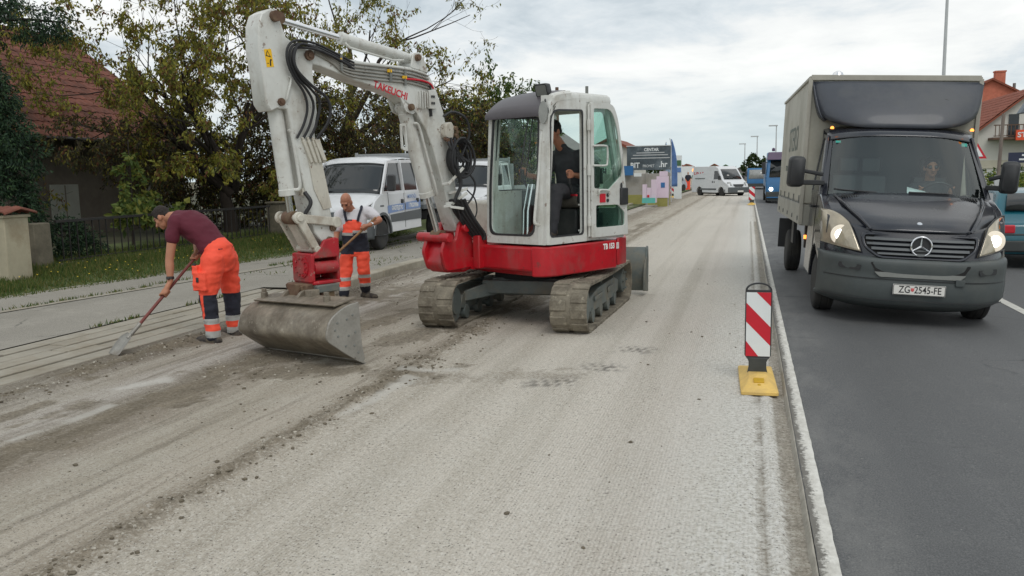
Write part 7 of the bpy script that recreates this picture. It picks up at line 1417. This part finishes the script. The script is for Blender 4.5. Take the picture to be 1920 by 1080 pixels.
# ---- traffic
def blue_lorry():
    t = thing('blue_lorry', 'blue lorry with purple sun visor and lit headlamps following the box truck', 'lorry', (2.12, 47.2, -.03))
    b = MB(); b.prism([(0, .45), (-.05, .9), (.05, 1.35), (.35, 2.55), (.5, 2.72), (2.3, 2.75), (2.3, .5)], lambda a, c, q: V(q*(1-.05*sm(1.4, 2.7, c)), a, c), -1.22, 1.22); b.build('cab', 'blue_truck_paint', t, bevel=.06)
    b = MB(); b.add([(-1.05, .055, 1.42), (1.05, .055, 1.42), (.98, .30, 2.3), (-.98, .30, 2.3)], [(0, 1, 2, 3)]); b.build('windscreen', 'van_glass', t, solid=.02)
    b = MB(); b.hexa([(-1.18, .12, 2.32), (1.18, .12, 2.32), (1.18, .4, 2.4), (-1.18, .4, 2.4)], [(-1.1, .3, 2.72), (1.1, .3, 2.72), (1.1, .6, 2.74), (-1.1, .6, 2.74)]); b.build('sun_visor', 'purple_visor', t, bevel=.03)
    b = MB(); b.prism([(-.6, 1.25), (.6, 1.25), (.6, .92), (-.4, .92)], lambda a, c, q: V(a+.35, -.02+.12*(c-.9)+q, c), -.03, .0); b.build('front_sign', 'sign_red', t); b = MB(); b.box((.3, .0, 1.29), (1.4, .05, .07)); b.build('trim', 'sign_white', t)
    b = MB(); b.box((0, -.04, .52), (2.4, .2, .3)); b.box((0, .1, .25), (2.3, .3, .2)); b.build('bumper', 'dark_grey_plastic', t, bevel=.03); b = MB(); b.box((0, -.02, .37), (2.35, .24, .06)); b.build('bumper_strip', 'blue_truck_paint', t)
    for s in (-1, 1):
        b = MB(); b.lathe((s*.95, -.05, .80), (0, -1, 0), [(0, .10), (.03, .09), (.04, 0)], 16); b.build('headlight', 'lit_headlight', t)
        b = MB(); b.box((s*1.34, .15, 1.9), (.18, .1, .62)); b.bar((s*1.15, .2, 2.2), (s*1.34, .15, 2.2), .04, .04); b.build('wing_mirror', 'black_plastic', t, bevel=.03)
        b = MB(); b.box((s*1.22, .45, 1.9), (.03, .1, .9)); b.build('grab_rail', 'lamp_grey', t)
        wheel(t, (s*1.05, 1.3, .48), .48, .3); wheel(t, (s*1.0, 5.6, .48), .48, .5)
        b = MB(); b.lathe((s*.85, .55, 2.78), (0, 0, 1), [(0, .08), (.14, .08), (.18, .03)], 10); b.build('beacon_lamp', 'purple_visor', t)
    b = MB(); b.box((0, 4.6, 1.55), (2.45, 4.4, 1.3)); b.box((0, 4.4, .75), (1.2, 5.2, .3)); b.build('tipper_body', 'blue_truck_paint', t, bevel=.03)
blue_lorry()
def blue_bus():
    t = thing('delivery_truck', 'blue and grey lorry queueing beyond the white panel van', 'lorry', (1.05, 85, -.02)); b = MB(); b.prism([(0, .5), (0, 1.1), (.12, 1.95), (.25, 2.05), (2., 2.05), (2., .5)], YZ, -1.15, 1.15); b.build('cab', 'blue_truck_paint', t, bevel=.06)
    b = MB(); b.add([(-1., -.02, 1.05), (1., -.02, 1.05), (.95, .11, 1.9), (-.95, .11, 1.9)], [(0, 1, 2, 3)]); b.build('windscreen', 'clear_lens', t, solid=.02); b = MB(); b.box((0, 4.5, 1.3), (2.4, 4.6, 1.4)); b.build('load_body', 'alloy_board', t); b = MB(); b.box((0, -.05, .45), (2.3, .2, .3)); b.build('bumper', 'dark_grey_plastic', t)
    for s in (-1, 1):
        wheel(t, (s*.95, 1.1, .42), .42, .28); wheel(t, (s*.95, 5.2, .42), .42, .28)
        b = MB(); b.box((s*1.25, .1, 1.5), (.15, .1, .5)); b.build('wing_mirror', 'black_plastic', t)
blue_bus()
def car(label, loc, rz, paint, plate=None):
    t = thing('car', label, 'car', loc, (0, 0, rz)); prof = [(.02, .28), (-.02, .55), (.04, .80), (.22, .90), (.36, 1.02), (.62, 1.34), (.95, 1.42), (2.0, 1.42), (2.55, 1.22), (2.95, .95), (3.7, .80), (3.85, .62), (3.86, .3)]
    ar = lambda cy: [(cy+.33*math.cos(a), .3+.33*math.sin(a)) for a in [PI*i/10 for i in range(11)]]
    b = MB(); b.prism(prof+[(3.5, .25)]+ar(3.05)+[(2.7, .25), (1.0, .25)]+ar(.62)+[(.2, .25)], lambda a, c, q: V(q*(1-.16*sm(.85, 1.45, c)-.06*sm(.4, 0, a)), a, c), -.82, .82); b.build('body', paint, t, bevel=.05, seg=3)
    b = MB(); b.add([(-.64, .325, 1.03), (.64, .325, 1.03), (.56, .575, 1.33), (-.56, .575, 1.33)], [(0, 1, 2, 3)]); b.build('rear_window', 'van_glass', t, solid=.02); b = MB(); b.add([(-.56, 2.06, 1.40), (.56, 2.06, 1.40), (.66, 2.95, .97), (-.66, 2.95, .97)], [(0, 1, 2, 3)]); b.build('windscreen', 'van_glass', t, solid=.02)
    for s in (-1, 1):
        b = MB(); b.prism([(.6, .98), (.78, 1.33), (1.98, 1.34), (2.6, .98)], lambda a, c, q: V(s*(q-.13*sm(.85, 1.45, c)), a, c), .80, .825); b.build('side_window', 'van_glass', t)
        b = MB(); b.box((s*.66, .03, .72), (.22, .08, .15)); b.build('tail_lamp', 'sign_red', t, bevel=.02); b = MB(); b.box((s*.6, 3.8, .66), (.3, .1, .12)); b.build('headlight', 'clear_lens', t, bevel=.02)
        b = MB(); b.box((s*.88, 2.35, 1.0), (.16, .1, .12)); b.build('wing_mirror', 'black_plastic', t, bevel=.02)
        for y in (.62, 3.05): wheel(t, (s*.72, y, .29), .29, .18)
    b = MB(); b.box((0, .0, .42), (1.55, .1, .2)); b.box((0, .02, .62), (1.5, .06, .05)); b.build('bumper', 'dark_grey_plastic', t, bevel=.03); b = MB(); b.box((-.0, -.035, .58), (.5, .02, .11)); b.build('licence_plate', 'plate_white', t); return t
car('teal hatchback driving away on the far lane, cut off by the picture edge', (5.12, 16.9, lane_z(5.1)), 0, 'teal_paint')
pm('silver_paint', srgb(168, 174, 182), .25, .05, metal=.4, coat=.5)
car('small silver car parked far off beside the totem sign', (-6.0, 80, .03), R(150), 'silver_paint')
def far_worker(label, x, y, lamp=0):
    b = Body(); P = lambda a, c, d: V(x+a, y+c, d)
    b.head(P(0, 0, 1.66), (0, -1, 0), (0, 0, 1)); b.rings([(P(0, 0, .85), V(.16, 0, 0), V(0, .11, 0)), (P(0, 0, 1.2), V(.17, 0, 0), V(0, .12, 0)), (P(0, 0, 1.45), V(.14, 0, 0), V(0, .09, 0))]); b.cap(P(0, 0, 1.45), P(0, 0, 1.58), .06)
    for s in (-1, 1): b.limb([P(s*.2, 0, 1.4), P(s*.26, .02, 1.12), P(s*.2, -.12, .92)], [.06, .05, .045]); b.limb([P(s*.1, 0, .86), P(s*.12, 0, .45), P(s*.12, 0, .03)], [.08, .06, .05])
    p = b.finish('person', ['skin_tanned'], .025); tag(p, label, 'person', 'far road workers'); s_ = Body(); s_.rings([(P(0, 0, .9), V(.19, 0, 0), V(0, .14, 0)), (P(0, 0, 1.25), V(.2, 0, 0), V(0, .15, 0)), (P(0, 0, 1.5), V(.15, 0, 0), V(0, .11, 0))])
    for s in (-1, 1): s_.limb([P(s*.15, 0, 1.42), P(s*.2, 0, 1.4), P(s*.25, .02, 1.18)], [.08, .075, .07])
    s_.finish('shirt', 'navy_cloth' if x < -5.3 else 'roof_green', .03, p); t = Body()
    for s in (-1, 1): t.limb([P(s*.1, 0, .95), P(s*.12, 0, .5), P(s*.12, 0, .08)], [.12, .1, .09])
    t.finish('work_trousers', 'hivis_orange', .03, p)
far_worker('far worker in orange trousers and dark top beside the panel van', -5.62, 85); far_worker('far worker in orange trousers and green top close to the panel van', -5.12, 87)
t = thing('warning_lamp', 'round orange warning lamp on a post behind the far workers', 'lamp', (-5.35, 90, 0)); b = MB(); b.cyl((0, 0, 0), (0, 0, 1.75), .04); b.build('post', 'lamp_grey', t); b = MB(); b.lathe((0, .05, 1.95), (0, -1, 0), [(0, .2), (.1, .2), (.12, .1)], 14); b.build('lens', 'lit_marker', t)

# ---- the right-hand side
H = thing('house', 'white gabled house with brown tiled roof, balcony and orange shop sign', 'house', (16.6, 60, -.3))
b = MB(); b.prism([(-3.0, 0), (6, 0), (6, 2.4), (.2, 6.75), (-3.0, 4.2)], XZ, 0, 14); b.build('wall', 'wall_white', H)
rf = tiles('roof', H, (-3.35, -.4, 4.02), (-3.35, 14.4, 4.02), (.2, -.4, 6.86), (.2, 14.4, 6.86), 40, 12, 'roof_brown', .03)
b = MB(); b.prism([(-3.5, 3.85), (.2, 6.8), (6.2, 2.3), (6.2, 2.16), (.2, 6.66), (-3.5, 3.70)], XZ, -.42, 14.4); b.build('roof_deck', 'roof_brown', rf)
b = MB(); b.box((-.55, -.02, 4.55), (1.1, .08, 1.4)); b.build('balcony_door', 'window_dark', H); b = MB(); b.box((-.35, -.07, 4.55), (.4, .04, 1.36)); b.build('curtain', 'wall_white', H)
b = MB(); b.box((.2, -.6, 3.75), (4.8, 1.2, .14)); bal = b.build('balcony', 'timber_brown', H); b = MB(); b.box((.2, -1.18, 4.55), (4.8, .05, .06)); b.box((.2, -1.18, 3.9), (4.8, .04, .05))
for i in range(22): b.box((-2.1+.215*i, -1.18, 4.2), (.04, .04, .7))
b.build('railing', 'timber_brown', bal)
b = MB(); b.box((.0, -.03, 2.2), (5.6, .06, .5)); b.build('shop_band', 'wall_cream', H); b = MB(); b.box((.5, -.03, 1.2), (3.4, .05, 1.3)); b.build('shop_window', 'window_dark', H)
b = MB(); b.box((.0, -1.3, 3.92), (2.0, .12, .62)); sg = b.build('shop_sign', 'stihl_orange', H); text('shop_lettering', 'STIHL', .42, 'sign_white', FRONT((-.35, -1.37, 3.92)), sg, 1.1, .003, bold=.01)
t = gable('house', 'unplastered red brick gable with a tall chimney behind the white house', (19.25, 80, -.3), 4.6, 9, 7.9, 9.15, 'brick_red', 'roof_brown', windows=((.5, 7.2, .35, .5),)); b = MB(); b.box((.85, 1.2, 9.0), (.75, .7, 1.8)); b.box((.85, 1.2, 9.92), (.85, .8, .12)); b.build('chimney', 'brick_red', t); b = MB(); b.cyl((2.2, 2, 8.3), (2.2, 2, 9.0), .12); b.build('flue', 'roof_grey', t)
t = thing('utility_pole', 'leaning wooden pole in front of the white gabled house', 'pole', (7.5, 30, -.2)); b = MB(); b.cyl((0, 0, 0), (.10, 0, 3.55), .06, .05, 10); b.build('pole', 'grey_timber', t); b = MB(); b.box((0, -.1, 1.4), (.16, .1, .5)); b.build('meter_box', 'lamp_grey', t)
t = thing('warning_sign', 'red-bordered triangular warning sign partly hidden by the box truck', 'sign', (6.76, 29.5, -.14)); b = MB(); b.cyl((0, .03, 0), (0, .03, 2.7), .035); b.build('post', 'lamp_grey', t); tri = lambda k: [(.36*k*math.cos(PI/2+2*PI*i/3), 2.3+.36*k*math.sin(PI/2+2*PI*i/3)) for i in range(3)]
b = MB(); b.prism(tri(1.), XZ, -.02, .0); b.build('border', 'sign_red', t); b = MB(); b.prism(tri(.66), XZ, -.026, -.021); b.build('face', 'sign_white', t, smooth=0)
t = thing('shop_board', 'dark blue shop board with white lines at the right picture edge', 'sign', (7.65, 28, -.2)); b = MB(); b.box((0, 0, 2.17), (.74, .06, .3)); b.build('panel', 'dark_blue_sign', t); b = MB(); b.box((.12, -.035, 2.24), (.3, .01, .05)); b.box((.1, -.035, 2.12), (.4, .01, .05)); b.build('lettering', 'sign_white', t); b = MB(); b.cyl((.25, .04, 0), (.25, .04, 2.1), .04); b.build('post', 'timber_brown', t)
t = thing('canopy', 'grey sheet canopy jutting in at the right picture edge', 'canopy', (8.62, 30, -.2)); b = MB(); b.hexa([(-.55, 0, 3.55), (1.6, 0, 3.62), (1.6, .5, 3.62), (-.55, .5, 3.55)], [(-.2, 0, 4.15), (1.6, 0, 4.3), (1.6, .5, 4.3), (-.2, .5, 4.15)]); b.build('roof', 'slate_canopy', t, bevel=.02)
for y in (.25,): b = MB(); b.cyl((1.3, y, 0), (1.3, y, 3.6), .06); b.build('post', 'lamp_grey', t)
t = thing('railing', 'pale horizontal railing above the roadside bush', 'railing', (8.0, 33, -.2)); b = MB(); b.box((.8, 0, 1.72), (3.0, .08, .10)); b.box((.8, 0, 1.42), (3., .08, .08)); b.build('rail', 'lamp_grey', t)
for x in (-.6, .5, 1.6): b = MB(); b.box((x, 0, .9), (.1, .1, 1.8)); b.build('post', 'lamp_grey', t)
clump_tree('yellow-green roadside bush beside the truck mirror', (7.9, 30.8, -.2), [((0, 0, .9), (.8, .7, .85)), ((.9, .2, 1.0), (.8, .7, .8)), ((-.5, .3, .6), (.6, .6, .6))], 4500, 'leaf_light', 81, .12, .05, None, 'shrub', 'shrub')
clump_tree('green hedge under the white house balcony', (13, 50, -.2), [((0, 0, .7), (3, 1, 1.0)), ((4, 0, .8), (3, 1, 1.1))], 3000, 'leaf_hedge', 83, .25, .13, None, 'hedge', 'hedge')
